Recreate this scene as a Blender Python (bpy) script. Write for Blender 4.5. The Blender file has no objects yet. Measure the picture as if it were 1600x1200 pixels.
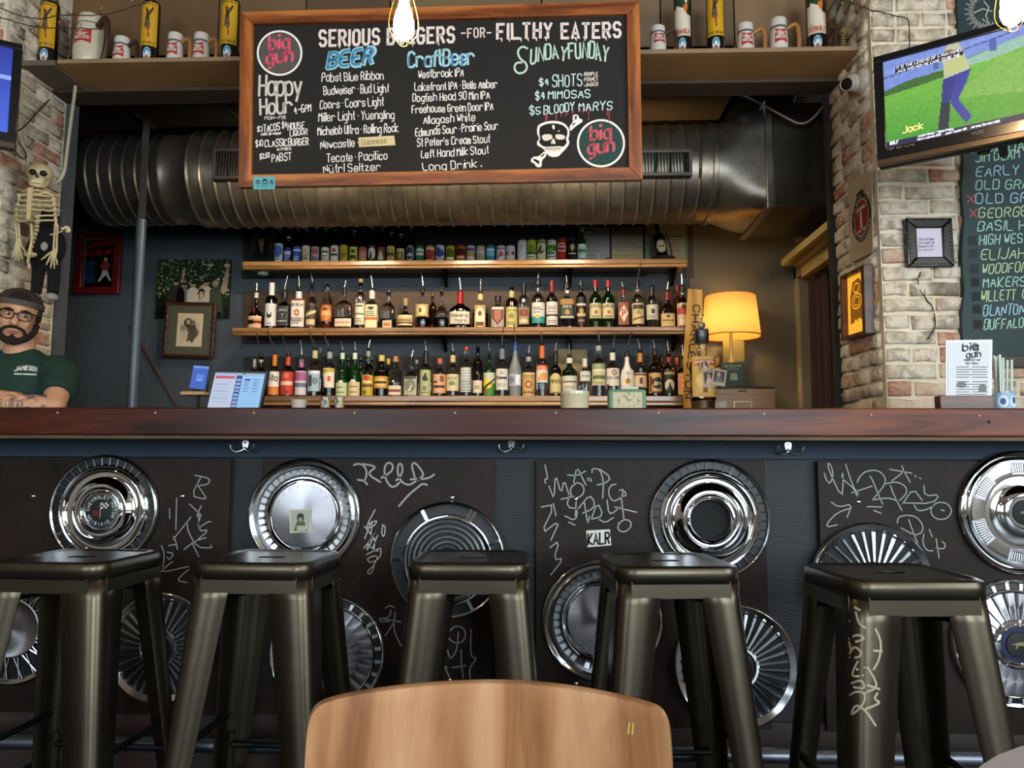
import bpy, bmesh, math, random
import numpy as np
from mathutils import Matrix, Vector, Euler
random.seed(7); np.random.seed(7)
PI = math.pi
scene = bpy.context.scene
COL = scene.collection
# ---------------------------------------------------------------- camera
F = 1200.0
CAMZ = 1.0
R = math.radians
CR = Matrix.Rotation(R(2.2), 4, 'Z') @ Matrix.Rotation(R(90 + 5.7), 4, 'X') @ Matrix.Rotation(R(0.2), 4, 'Z')
CM = Matrix.Translation((0, 0, CAMZ)) @ CR
cd = bpy.data.cameras.new('camera'); cam = bpy.data.objects.new('camera', cd); COL.objects.link(cam)
cd.sensor_width = 36; cd.lens = 27.0; cd.clip_start = 0.05; cd.clip_end = 60
cam.matrix_world = CM; scene.camera = cam
# ---------------------------------------------------------------- view + world
scene.view_settings.view_transform = 'Standard'; scene.view_settings.look = 'None'
scene.view_settings.gamma = 1; scene.view_settings.use_curve_mapping = False
scene.view_settings.exposure = 0.45
try:
    scene.cycles.max_bounces = 10; scene.cycles.transmission_bounces = 8; scene.cycles.glossy_bounces = 5
    scene.cycles.caustics_refractive = False; scene.cycles.caustics_reflective = False
    scene.cycles.sample_clamp_indirect = 4.0
except Exception: pass
world = bpy.data.worlds.new('world'); scene.world = world; world.use_nodes = True
bg = world.node_tree.nodes['Background']; bg.inputs[0].default_value = (0.55, 0.72, 1, 1); bg.inputs[1].default_value = 0.6

def lin(h):
    if isinstance(h, (tuple, list)): return tuple(h[:3])
    h = h.lstrip('#'); c = [int(h[i:i+2], 16)/255 for i in (0, 2, 4)]
    return tuple(x/12.92 if x <= .04045 else ((x+.055)/1.055)**2.4 for x in c)

def area(name, loc, rot, sx, sy, power, color):
    d = bpy.data.lights.new(name, 'AREA'); d.shape = 'RECTANGLE'; d.size = sx; d.size_y = sy
    d.energy = power; d.color = color
    o = bpy.data.objects.new(name, d); COL.objects.link(o); o.location = loc; o.rotation_euler = rot; return o
def point(name, loc, power, color, rad=.03):
    d = bpy.data.lights.new(name, 'POINT'); d.energy = power; d.color = color; d.shadow_soft_size = rad
    o = bpy.data.objects.new(name, d); COL.objects.link(o); o.location = loc; return o
RX0, RX1, RY0 = -4.4, 3.6, -4.0      # front room
CEIL = 3.55
DAY = (0.80, 0.92, 1.0)
# daylight entering at the street windows behind and to the right of the camera
area('daylight_window_back', (1.9, RY0-.05, 1.75), (R(90), 0, 0), 2.6, 1.9, 230, DAY)
area('daylight_window_back_left', (-2.3, RY0-.05, 1.75), (R(90), 0, 0), 2.2, 1.9, 110, DAY)
area('daylight_window_right', (RX1+.05, -0.9, 1.75), (0, R(90), 0), 1.9, 2.6, 150, DAY)

# unseen warm lamps added above the bar opening to brighten the bottles
for _x in (-1.35, -.55, .2):
    area('bar_track_spot', (_x, 3.88, 2.62), (R(52), 0, 0), .3, .08, 9, (1, .76, .48))
# ---------------------------------------------------------------- picture <-> place
CRI = CR.to_3x3()
def ray(px, py):
    return CRI @ Vector(((px-800)/F, (600-py)/F, -1))
CO = Vector((0, 0, CAMZ))
def PY(px, py, Y):
    d = ray(px, py); return CO + d*(Y/d.y)
def PX(px, py, X):
    d = ray(px, py); return CO + d*(X/d.x)
def PZ(px, py, Z):
    d = ray(px, py); return CO + d*((Z-CAMZ)/d.z)
class Plane:
    """frame with u right, v up, w towards the viewer"""
    def __init__(s, o, x=(1, 0, 0), y=(0, 0, 1)):
        s.o = Vector(o); s.x = Vector(x).normalized(); y = Vector(y)
        s.y = (y - s.x*y.dot(s.x)).normalized(); s.z = s.x.cross(s.y)
        s.M = Matrix((s.x, s.y, s.z)).transposed().to_4x4(); s.M.translation = s.o
    def uv(s, px, py, w=0):
        d = ray(px, py); o = s.o + s.z*w
        t = (o-CO).dot(s.z)/d.dot(s.z); p = CO + d*t - s.o
        return (p.dot(s.x), p.dot(s.y))
def vplane(px, py, Y): return Plane(PY(px, py, Y))

# ---------------------------------------------------------------- materials
MATS = {}
def nd(nt, t, **k):
    n = nt.nodes.new(t)
    for a, b in k.items(): setattr(n, a, b)
    return n
def mat(name, color, rough=.5, metal=0., var=0., scale=8., bump=0., bscale=60., trans=0., emit=0., coat=0., ior=1.45, stretch=(1, 1, 1), color2=None, alpha=1., aniso=0., rand=0., spec=.5):
    if name in MATS: return MATS[name]
    m = bpy.data.materials.new(name); m.use_nodes = True; nt = m.node_tree; b = nt.nodes['Principled BSDF']
    c = lin(color); b.inputs['Base Color'].default_value = (*c, 1)
    b.inputs['Roughness'].default_value = rough; b.inputs['Metallic'].default_value = metal
    b.inputs['IOR'].default_value = ior
    if trans: b.inputs['Transmission Weight'].default_value = trans
    if coat: b.inputs['Coat Weight'].default_value = coat; b.inputs['Coat Roughness'].default_value = .08
    if spec != .5: b.inputs['Specular IOR Level'].default_value = spec
    if alpha < 1: b.inputs['Alpha'].default_value = alpha
    if aniso: b.inputs['Anisotropic'].default_value = aniso
    if emit:
        b.inputs['Emission Color'].default_value = (*c, 1); b.inputs['Emission Strength'].default_value = emit
    if var or bump or color2:
        tc = nd(nt, 'ShaderNodeTexCoord'); mp = nd(nt, 'ShaderNodeMapping'); mp.inputs['Scale'].default_value = stretch
        nt.links.new(tc.outputs['Object'], mp.inputs[0])
    if var or color2:
        n = nd(nt, 'ShaderNodeTexNoise'); n.inputs['Scale'].default_value = scale; n.inputs['Detail'].default_value = 6; n.inputs['Roughness'].default_value = .65
        nt.links.new(mp.outputs[0], n.inputs['Vector'])
        r = nd(nt, 'ShaderNodeValToRGB'); nt.links.new(n.outputs['Fac'], r.inputs[0])
        r.color_ramp.elements[0].position = .32; r.color_ramp.elements[1].position = .68
        c2 = lin(color2) if color2 else tuple(min(1, x*(1+var)) for x in c)
        c1 = c if color2 else tuple(x*(1-var) for x in c)
        r.color_ramp.elements[0].color = (*c1, 1); r.color_ramp.elements[1].color = (*c2, 1)
        out = r.outputs[0]
        if rand:
            oi = nd(nt, 'ShaderNodeObjectInfo'); h = nd(nt, 'ShaderNodeHueSaturation')
            mr = nd(nt, 'ShaderNodeMapRange'); mr.inputs[3].default_value = 1-rand; mr.inputs[4].default_value = 1+rand
            nt.links.new(oi.outputs['Random'], mr.inputs[0]); nt.links.new(mr.outputs[0], h.inputs['Value'])
            nt.links.new(out, h.inputs['Color']); out = h.outputs[0]
        nt.links.new(out, b.inputs['Base Color'])
    if bump:
        n2 = nd(nt, 'ShaderNodeTexNoise'); n2.inputs['Scale'].default_value = bscale; n2.inputs['Detail'].default_value = 5
        nt.links.new(mp.outputs[0], n2.inputs['Vector'])
        bp = nd(nt, 'ShaderNodeBump'); bp.inputs['Strength'].default_value = bump; bp.inputs['Distance'].default_value = .01
        nt.links.new(n2.outputs['Fac'], bp.inputs['Height']); nt.links.new(bp.outputs[0], b.inputs['Normal'])
    MATS[name] = m; return m
def print_mat(name, emit=0., rough=.55, coat=0.):
    if name in MATS: return MATS[name]
    m = bpy.data.materials.new(name); m.use_nodes = True; nt = m.node_tree; b = nt.nodes['Principled BSDF']
    a = nd(nt, 'ShaderNodeAttribute', attribute_name='Col')
    nt.links.new(a.outputs['Color'], b.inputs['Base Color']); b.inputs['Roughness'].default_value = rough
    if coat: b.inputs['Coat Weight'].default_value = coat; b.inputs['Coat Roughness'].default_value = .05
    if emit:
        nt.links.new(a.outputs['Color'], b.inputs['Emission Color']); b.inputs['Emission Strength'].default_value = emit
        b.inputs['Base Color'].default_value = (0, 0, 0, 1); nt.links.remove(b.inputs['Base Color'].links[0])
    MATS[name] = m; return m
def wood(name, c1, c2, c3, axis=0, scale=1., rough=.4, coat=.0, bump=.15, spec=.5):
    """grain running along object axis (0 x, 1 y, 2 z)"""
    if name in MATS: return MATS[name]
    m = bpy.data.materials.new(name); m.use_nodes = True; nt = m.node_tree; b = nt.nodes['Principled BSDF']
    tc = nd(nt, 'ShaderNodeTexCoord'); mp = nd(nt, 'ShaderNodeMapping'); s = [9*scale]*3; s[axis] = .9*scale
    mp.inputs['Scale'].default_value = s; nt.links.new(tc.outputs['Object'], mp.inputs[0])
    n = nd(nt, 'ShaderNodeTexNoise'); n.inputs['Scale'].default_value = 2.2; n.inputs['Detail'].default_value = 9; n.inputs['Roughness'].default_value = .62; n.inputs['Distortion'].default_value = .9
    nt.links.new(mp.outputs[0], n.inputs['Vector'])
    w = nd(nt, 'ShaderNodeTexWave', wave_type='BANDS'); w.bands_direction = 'Y' if axis == 0 else 'X'
    w.inputs['Scale'].default_value = .35; w.inputs['Distortion'].default_value = 7; w.inputs['Detail'].default_value = 3
    nt.links.new(mp.outputs[0], w.inputs['Vector'])
    mx = nd(nt, 'ShaderNodeMath', operation='MULTIPLY_ADD'); mx.inputs[1].default_value = .35; 
    nt.links.new(w.outputs['Fac'], mx.inputs[0]); nt.links.new(n.outputs['Fac'], mx.inputs[2])
    r = nd(nt, 'ShaderNodeValToRGB'); nt.links.new(mx.outputs[0], r.inputs[0])
    e = r.color_ramp.elements; e[0].position = .38; e[0].color = (*lin(c1), 1); e[1].position = .92; e[1].color = (*lin(c3), 1)
    k = e.new(.64); k.color = (*lin(c2), 1)
    nt.links.new(r.outputs[0], b.inputs['Base Color']); b.inputs['Roughness'].default_value = rough
    b.inputs['Specular IOR Level'].default_value = spec
    if coat: b.inputs['Coat Weight'].default_value = coat; b.inputs['Coat Roughness'].default_value = .15
    if bump:
        bp = nd(nt, 'ShaderNodeBump'); bp.inputs['Strength'].default_value = bump; bp.inputs['Distance'].default_value = .004
        nt.links.new(n.outputs['Fac'], bp.inputs['Height']); nt.links.new(bp.outputs[0], b.inputs['Normal'])
    MATS[name] = m; return m

# ---------------------------------------------------------------- meshes
class MB:
    def __init__(s): s.v = []; s.f = []; s.m = []
    def add(s, vs, fs, mi=0, M=None):
        n = len(s.v)
        if M is not None: vs = [M @ Vector(p) for p in vs]
        s.v += [tuple(p) for p in vs]; s.f += [tuple(i+n for i in f) for f in fs]; s.m += [mi]*len(fs); return s
    def box(s, x0, x1, y0, y1, z0, z1, mi=0, M=None):
        return s.add([(x0,y0,z0),(x1,y0,z0),(x1,y1,z0),(x0,y1,z0),(x0,y0,z1),(x1,y0,z1),(x1,y1,z1),(x0,y1,z1)],
                     [(0,3,2,1),(4,5,6,7),(0,1,5,4),(1,2,6,5),(2,3,7,6),(3,0,4,7)], mi, M)
    def lathe(s, prof, n=24, mi=0, M=None, p=2., sx=1., sy=1., cap=True):
        """prof [(r,z)] about local z; p is the superellipse power of the section"""
        vs = []; fs = []
        for r, z in prof:
            for k in range(n):
                a = 2*PI*k/n; c, q = math.cos(a), math.sin(a)
                g = (abs(c)**p+abs(q)**p)**(-1/p) if p != 2 else 1
                vs.append((r*g*c*sx, r*g*q*sy, z))
        for j in range(len(prof)-1):
            for k in range(n):
                a, b = j*n+k, j*n+(k+1) % n
                fs.append((a, b, b+n, a+n))
        if cap:
            if prof[0][0] > 1e-6: fs.append(tuple(reversed(range(n))))
            if prof[-1][0] > 1e-6: fs.append(tuple(range((len(prof)-1)*n, len(prof)*n)))
        return s.add(vs, fs, mi, M)
    def ball(s, c, r, n=12, mi=0, M=None):
        rr = (r, r, r) if not isinstance(r, (tuple, list)) else r
        T = Matrix.Translation(c) @ Matrix.Diagonal((*rr, 1))
        if M is not None: T = M @ T
        pr = [(math.sin(PI*k/(n//2+2)), -math.cos(PI*k/(n//2+2))) for k in range(n//2+3)]
        pr[0] = (1e-5, -1); pr[-1] = (1e-5, 1)
        return s.lathe(pr, n, mi, T)
    def tube(s, pts, r, n=6, mi=0, M=None, closed=False, cap=True):
        pts = [Vector(p) for p in pts]; N = len(pts)
        rs = r if isinstance(r, (list, tuple)) else [r]*N
        vs = []; fs = []; up = None
        for i, p in enumerate(pts):
            if closed: t = (pts[(i+1) % N]-pts[i-1])
            else: t = pts[min(i+1, N-1)]-pts[max(i-1, 0)]
            if t.length < 1e-9: t = Vector((0, 0, 1))
            t.normalize()
            if up is None: up = Vector((0, 0, 1)) if abs(t.z) < .9 else Vector((1, 0, 0))
            a = t.cross(up)
            if a.length < 1e-6: a = t.cross(Vector((0, 1, .1)))
            a.normalize(); b = a.cross(t).normalized(); up = b
            for k in range(n):
                g = 2*PI*k/n; vs.append(p + a*(rs[i]*math.cos(g)) + b*(rs[i]*math.sin(g)))
        for i in range(N if closed else N-1):
            for k in range(n):
                q, w = i*n+k, i*n+(k+1) % n; j = ((i+1) % N)*n
                fs.append((q, j+k, j+(k+1) % n, w))
        if cap and not closed: fs.append(tuple(range(n))); fs.append(tuple(reversed(range((N-1)*n, N*n))))
        return s.add(vs, fs, mi, M)
    def prism(s, poly, w0, w1, mi=0, M=None):
        n = len(poly); ar = sum(poly[i-1][0]*poly[i][1]-poly[i][0]*poly[i-1][1] for i in range(n))
        if ar < 0: poly = poly[::-1]
        vs = [(x, y, w0) for x, y in poly]+[(x, y, w1) for x, y in poly]
        fs = [tuple(reversed(range(n))), tuple(range(n, 2*n))]+[(i, (i+1) % n, n+(i+1) % n, n+i) for i in range(n)]
        return s.add(vs, fs, mi, M)
    def flat(s, poly, w=0, mi=0):
        n = len(poly); ar = sum(poly[i-1][0]*poly[i][1]-poly[i][0]*poly[i-1][1] for i in range(n))
        if ar < 0: poly = poly[::-1]
        return s.add([(x, y, w) for x, y in poly], [tuple(range(n))], mi)
    def ribbon(s, pts, width, w=0, mi=0, closed=False, nib=None):
        """flat marker stroke in the u,v plane at height w; nib = broad-pen angle"""
        P = [Vector((p[0], p[1])) for p in pts]
        P = [p for i, p in enumerate(P) if i == 0 or (p-P[i-1]).length > 1e-6]
        if len(P) < 2:
            return s.flat([(P[0].x+width*.6*math.cos(a*PI/3), P[0].y+width*.6*math.sin(a*PI/3)) for a in range(6)], w, mi)
        h = width/2
        if nib is not None:
            e = Vector((math.cos(nib), math.sin(nib)))*h; q = Vector((-e.y, e.x))*.28
            for a, b in zip(P, P[1:]):
                s.hull([a-e-q, a+e-q, a+e+q, a-e+q, b-e-q, b+e-q, b+e+q, b-e+q], w, mi)
            return s
        N = len(P); L = []; Rr = []
        for i, p in enumerate(P):
            if closed: d0 = (p-P[i-1]); d1 = (P[(i+1) % N]-p)
            else: d0 = p-P[i-1] if i else P[1]-p; d1 = P[i+1]-p if i < N-1 else p-P[i-1]
            d0 = d0.normalized() if d0.length > 0 else Vector((1, 0)); d1 = d1.normalized() if d1.length > 0 else d0
            n0 = Vector((-d0.y, d0.x)); n1 = Vector((-d1.y, d1.x)); m = n0+n1
            m = m.normalized() if m.length > .2 else n0
            k = h/max(.45, m.dot(n0))
            e = Vector((0, 0))
            if not closed:
                if i == 0: e = -d1*h*.6
                if i == N-1: e = d0*h*.6
            L.append(p+m*k+e); Rr.append(p-m*k+e)
        vs = [(a.x, a.y, w) for a in L]+[(a.x, a.y, w) for a in Rr]
        fs = [(i, N+i, N+(i+1) % N, (i+1) % N) for i in range(N if closed else N-1)]
        return s.add(vs, fs, mi)
    def hull(s, P, w, mi):
        P = sorted(set((round(p[0], 7), round(p[1], 7)) for p in P))
        def half(ps):
            o = []
            for p in ps:
                while len(o) > 1 and (o[-1][0]-o[-2][0])*(p[1]-o[-2][1])-(o[-1][1]-o[-2][1])*(p[0]-o[-2][0]) <= 0: o.pop()
                o.append(p)
            return o
        H = half(P)[:-1]+half(P[::-1])[:-1]
        if len(H) > 2: s.add([(x, y, w) for x, y in H], [tuple(range(len(H)))], mi)
        return s
    def build(s, name, mats, parent=None, smooth=35, bevel=0, seg=2, loc=None, rot=None):
        me = bpy.data.meshes.new(name); me.from_pydata(s.v, [], s.f)
        if not isinstance(mats, (list, tuple)): mats = [mats]
        for m in mats: me.materials.append(m)
        if len(mats) > 1: me.polygons.foreach_set('material_index', s.m)
        me.validate()
        if smooth:
            me.polygons.foreach_set('use_smooth', [True]*len(me.polygons)); me.set_sharp_from_angle(angle=R(smooth))
        me.update()
        o = bpy.data.objects.new(name, me); COL.objects.link(o)
        if parent is not None: o.parent = parent
        if loc is not None: o.location = loc
        if rot is not None: o.rotation_euler = rot
        if bevel:
            b = o.modifiers.new('bevel', 'BEVEL'); b.width = bevel; b.segments = seg; b.limit_method = 'ANGLE'; b.angle_limit = R(40)
        return o
def tag(o, label=None, cat=None, group=None, kind=None):
    if label: o['label'] = label
    if cat: o['category'] = cat
    if group: o['group'] = group
    if kind: o['kind'] = kind
    return o
def thing(name, label, cat, loc=(0, 0, 0), rotz=0, group=None, M=None):
    o = bpy.data.objects.new(name, None); COL.objects.link(o); o.empty_display_size = .05
    if M is not None: o.matrix_world = M
    else: o.location = loc; o.rotation_euler = (0, 0, rotz)
    return tag(o, label, cat, group)
def copy_tree(o, parent=None):
    c = o.copy(); COL.objects.link(c); c.parent = parent
    for ch in list(o.children): copy_tree(ch, c)
    return c
def struct(mb, name, m, **k):
    o = mb.build(name, m, **k); o['kind'] = 'structure'; return o

def chaikin(pts, it=2, closed=False):
    for _ in range(it):
        if len(pts) < 3: return pts
        o = [] if closed else [pts[0]]
        rng = range(len(pts)) if closed else range(len(pts)-1)
        for i in rng:
            a, b = pts[i], pts[(i+1) % len(pts)]
            q = tuple(.75*x+.25*y for x, y in zip(a, b)); r = tuple(.25*x+.75*y for x, y in zip(a, b))
            if closed: o += [q, r]
            else:
                if i > 0: o.append(q)
                if i < len(pts)-2: o.append(r)
        if not closed: o.append(pts[-1])
        pts = o
    return pts

# ---------------------------------------------------------------- a marker-pen alphabet (grid 0-4 x 0-9, baseline 2)
G = {'A':'022842 1434','B':'0802 083847463505 053544433202','C':'473818070312324 3','D':'0208 083847433202','E':'48080242 0535','F':'480802 0535',
'G':'473818070312324 34525','H':'0802 4842 0545','I':'2822','J':'484332120 3','K':'0802 480442 ','L':'080242','M':'0208254842','N':'02084248',
'O':'180703123243473818','P':'02083847463505','Q':'180703123243473818 2442','R':'02083847463505 2542','S':'47381807061535444332120 3','T':'0848 2822',
'U':'080312324348','V':'082248','W':'0812263248','X':'0842 4802','Y':'082548 2522','Z':'08480242','0':'180703123243473818','1':'172822','2':'07183847460242',
'3':'0718384746352535444332120 3','4':'32380444','5':'480805354433120 3','6':'48180603123243443505','7':'084812','8':'180706153544433212030415 3546473818',
'9':'0212434738180706154546','.':'2223','-':'0545','$':'47381807061535444332120 3 2921',"'":'2827','~':'25','/':'0248','%':'0248 0708 4342',
'a':'4536160503123243 4642','b':'0802 0516364543321203','c':'4536160503123243','d':'4536160503123243 4842','e':'04444536160503123243','f':'382722 1636',
'g':'4536160503123243 46413010','h':'0802 0516364542','i':'2622 28','j':'262110 28','k':'0802 460442','l':'2822','m':'0602 05162522 25364542','n':'0602 0516364542',
'o':'160503123243453616','p':'0600 0516364543321203','q':'4536160503123243 4640','r':'0602 05163645','s':'45361605143443321203','t':'282332 1636',
'u':'060312324346 4642','v':'062246','w':'0612253246','x':'0642 4602','y':'0622 4610','z':'06460242','ü':'060312324346 4642 18 38',':':'23 26','+':'2347 0545',
'(':'382512','&':'42170828280312 43',',':'2211'}
def glyph(c):
    g = G.get(c)
    if g is None: return [], 2.2
    if c == '&': g = '42071837041243'
    out = []
    toks = []; cur = ''
    for t in g.split(' '):
        toks.append(t)
    # re-join digits split by stray spaces
    j = []; 
    for t in toks:
        if t == '': continue
        if len(t) % 2 and j and len(j[-1]) % 2: j[-1] += t
        else: j.append(t)
    for t in j:
        out.append([(int(t[i]), int(t[i+1])) for i in range(0, len(t)-1, 2)])
    x0 = min(p[0] for s_ in out for p in s_); x1 = max(p[0] for s_ in out for p in s_)
    return [[(x-x0, y-2) for x, y in s_] for s_ in out], x1-x0
def text_strokes(t, smooth=1, gap=1.7, jit=0.0, narrow=1., pointy=False):
    """unit text: cap height 1, returns strokes and total width"""
    x = 0; S = []
    for c in t:
        if c == ' ': x += 2.6; continue
        g, w = glyph(c)
        dy = random.uniform(-jit, jit); sh = random.uniform(-jit, jit)*.4; sc = 1+random.uniform(-jit, jit)*.25
        for s_ in g:
            q = [((x+px+sh*py)/6, (py*sc+dy)/6) for px, py in s_]
            if smooth: q = chaikin(q, smooth)
            S.append(q)
        x += w+gap
    return S, max(.1, (x-gap)/6)
def lettering(mb, t, mapf, x0, y0, x1, y1, h, pen, w=.001, mi=0, smooth=1, jit=.35, nib=None, shear=0., arc=0., gap=1.7):
    """text whose baseline runs (x0,y0)-(x1,y1) in the coordinates of mapf; h is the cap height (down-positive y)"""
    S, W = text_strokes(t, smooth, gap, jit)
    for s_ in S:
        pts = []
        for a, b in s_:
            f = a/W; X = x0+(x1-x0)*f+shear*b*h; Y = y0+(y1-y0)*f-b*h-arc*4*f*(1-f)
            pts.append(mapf(X, Y))
        mb.ribbon(pts, pen, w, mi, nib=nib)
    return mb

# ---------------------------------------------------------------- flat print: a colour grid
class Canvas:
    def __init__(s, W, H, c='#000000'):
        s.W, s.H = W, H; s.a = np.zeros((H, W, 3)); s.a[:] = lin(c)
        s.U, s.V = np.meshgrid((np.arange(W)+.5)/W, 1-(np.arange(H)+.5)/H)     # v up
    def put(s, m, c, k=1.): s.a[m] = s.a[m]*(1-k)+np.array(lin(c))*k; return s
    def rect(s, u0, v0, u1, v1, c, k=1.): return s.put((s.U >= u0)&(s.U <= u1)&(s.V >= v0)&(s.V <= v1), c, k)
    def ell(s, u, v, ru, rv, c, k=1.): return s.put(((s.U-u)/ru)**2+((s.V-v)/rv)**2 <= 1, c, k)
    def poly(s, P, c, k=1.):
        m = np.zeros(s.U.shape, bool); n = len(P)
        for i in range(n):
            (x0, y0), (x1, y1) = P[i-1], P[i]
            if y0 == y1: continue
            m ^= ((s.V > min(y0, y1))&(s.V <= max(y0, y1))&(s.U < x0+(s.V-y0)*(x1-x0)/(y1-y0)))
        return s.put(m, c, k)
    def grad(s, c0, c1, v0=0., v1=1.):
        t = np.clip((s.V-v0)/(v1-v0), 0, 1)[..., None]; m = (s.V >= v0)&(s.V <= v1)
        s.a[m] = (np.array(lin(c0))*(1-t)+np.array(lin(c1))*t)[m]; return s
    def noise(s, k, block=1):
        h, w = -(-s.H//block), -(-s.W//block); n = np.random.rand(h, w).repeat(block, 0).repeat(block, 1)[:s.H, :s.W]
        s.a *= (1+k*(n-.5)*2)[..., None]; return s
    def rows(s, u0, v0, u1, v1, n, c, fill=.5):
        dv = (v1-v0)/n
        for i in range(n):
            e = u1-(u1-u0)*random.random()*.25; s.rect(u0, v0+i*dv, e, v0+i*dv+dv*fill, c)
        return s
    def mesh(s, name, mapf, m, parent):
        U, V = np.meshgrid(np.linspace(0, 1, s.W+1), np.linspace(1, 0, s.H+1))
        X, Y, Z = mapf(U, V); co = np.stack([X+0*U, Y+0*U, Z+0*U], -1).reshape(-1, 3)
        i = np.arange((s.H)*(s.W)); r, c = i//s.W, i % s.W; a = r*(s.W+1)+c
        fs = np.stack([a, a+s.W+1, a+s.W+2, a+1], -1)
        me = bpy.data.meshes.new(name); me.from_pydata(co.tolist(), [], fs.tolist())
        at = me.color_attributes.new('Col', 'FLOAT_COLOR', 'CORNER')
        col = np.ones((s.W*s.H, 4, 4), dtype=np.float32); col[:, :, :3] = np.clip(s.a, 0, 1).reshape(-1, 1, 3)
        at.data.foreach_set('color', col.ravel()); me.materials.append(m)
        me.polygons.foreach_set('use_smooth', [True]*len(me.polygons))
        o = bpy.data.objects.new(name, me); COL.objects.link(o); o.parent = parent; return o
def flatmap(u0, v0, u1, v1, w): return lambda U, V: (u0+(u1-u0)*U, v0+(v1-v0)*V, w+0*U)
PRINT = print_mat('printed_paper'); PGLOSS = print_mat('printed_gloss', rough=.25, coat=.6); SCREEN = print_mat('lit_screen', emit=.72)

# shared materials
BLACKR = mat('black_recess', '#050505', .8)
CHROME = mat('polished_chrome', '#d8dadd', .07, 1., var=.12, scale=5, bump=.035, bscale=14)
CHROME2 = mat('worn_chrome', '#b9bbbd', .2, 1., var=.2, scale=9, bump=.05, bscale=25)
BRUSH = mat('brushed_steel', '#9a989c', .33, 1., var=.12, scale=3, aniso=.8)
CHALK = mat('white_chalk_marker', '#efece6', .8)
BLACKP = mat('black_plastic', '#0c0c0d', .35)

def on_surface(o, pts, d=(0, 1, 0), off=.0015):
    """drop points onto the evaluated surface of o along d (local space), lifted by off"""
    ev = o.evaluated_get(bpy.context.evaluated_depsgraph_get()); d = Vector(d).normalized(); out = []
    for p in pts:
        p = Vector(p); ok, loc, n_, i = ev.ray_cast(p-d*1.0, d)
        out.append(tuple(loc-d*off) if ok and (loc-p).length < .25 else tuple(p))
    return out
# ================================================================ THE SETTING
YF, YFB = 3.35, 3.82             # brick wall in front, its back face
XR = PY(1385, 600, YF).x; XL = PY(95, 300, YFB).x
YB = 5.3                         # back wall of the bar
XW = PY(1246, 520, YB).x         # right wall of the back bar
ZSH = PY(1200, 70, 3.42).z       # high shelf
FLOORM = mat('floor_dark_concrete', '#2a2522', .45, var=.25, scale=3, bump=.1)
PLASTER = mat('room_plaster', '#8d8172', .85, var=.08, scale=2)
DARKC = mat('back_bar_ceiling_paint', '#2c2a28', .8, var=.2, scale=1.5)
struct(MB().box(RX0, RX1, RY0, YB, -.1, 0), 'floor', FLOORM)
struct(MB().box(RX0, RX1, RY0, YFB, CEIL, CEIL+.1), 'ceiling', mat('front_ceiling', '#5b5048', .85, var=.1, scale=1))
# front room walls with street windows
def wall_with_holes(name, axis, pos, a0, a1, z0, z1, holes, th=.15):
    mb = MB(); cuts = sorted(holes); a = a0
    def bx(p, q, r, s):
        if q-p < 1e-4 or s-r < 1e-4: return
        if axis == 'y': mb.box(p, q, pos-th if pos < 0 else pos, pos if pos < 0 else pos+th, r, s)
        else: mb.box(pos, pos+th, p, q, r, s)
    for (h0, h1, y0, y1) in cuts:
        bx(a, h0, z0, z1); bx(h0, h1, z0, y0); bx(h0, h1, y1, z1); a = h1
    bx(a, a1, z0, z1)
    return struct(mb, name, PLASTER)
wall_with_holes('wall_back', 'y', RY0, RX0, RX1, 0, CEIL, [(-3.4, -1.2, .8, 2.7), (.6, 3.2, .8, 2.7)])
wall_with_holes('wall_right', 'x', RX1, RY0, YFB, 0, CEIL, [(-2.2, .4, .8, 2.7)])
struct(MB().box(RX0-.15, RX0, RY0, YB, 0, CEIL), 'wall_left', PLASTER)
BW = mat('black_window_frame', '#15130f', .4)
for i, (x0, x1) in enumerate([(-3.4, -1.2), (.6, 3.2)]):
    mb = MB(); n = 4
    for k in range(n+1):
        x = x0+(x1-x0)*k/n; mb.box(x-.025, x+.025, RY0-.02, RY0+.03, .8, 2.7)
    for z in (.8, 1.75, 2.7): mb.box(x0, x1, RY0-.02, RY0+.03, z-.025, z+.025)
    struct(mb, 'window_%d' % (i+1), BW)
mb = MB()
for k in range(5):
    y = -2.2+2.6*k/4; mb.box(RX1-.03, RX1+.02, y-.025, y+.025, .8, 2.7)
for z in (.8, 1.75, 2.7): mb.box(RX1-.03, RX1+.02, -2.2, .4, z-.025, z+.025)
struct(mb, 'window_3', BW)

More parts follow.
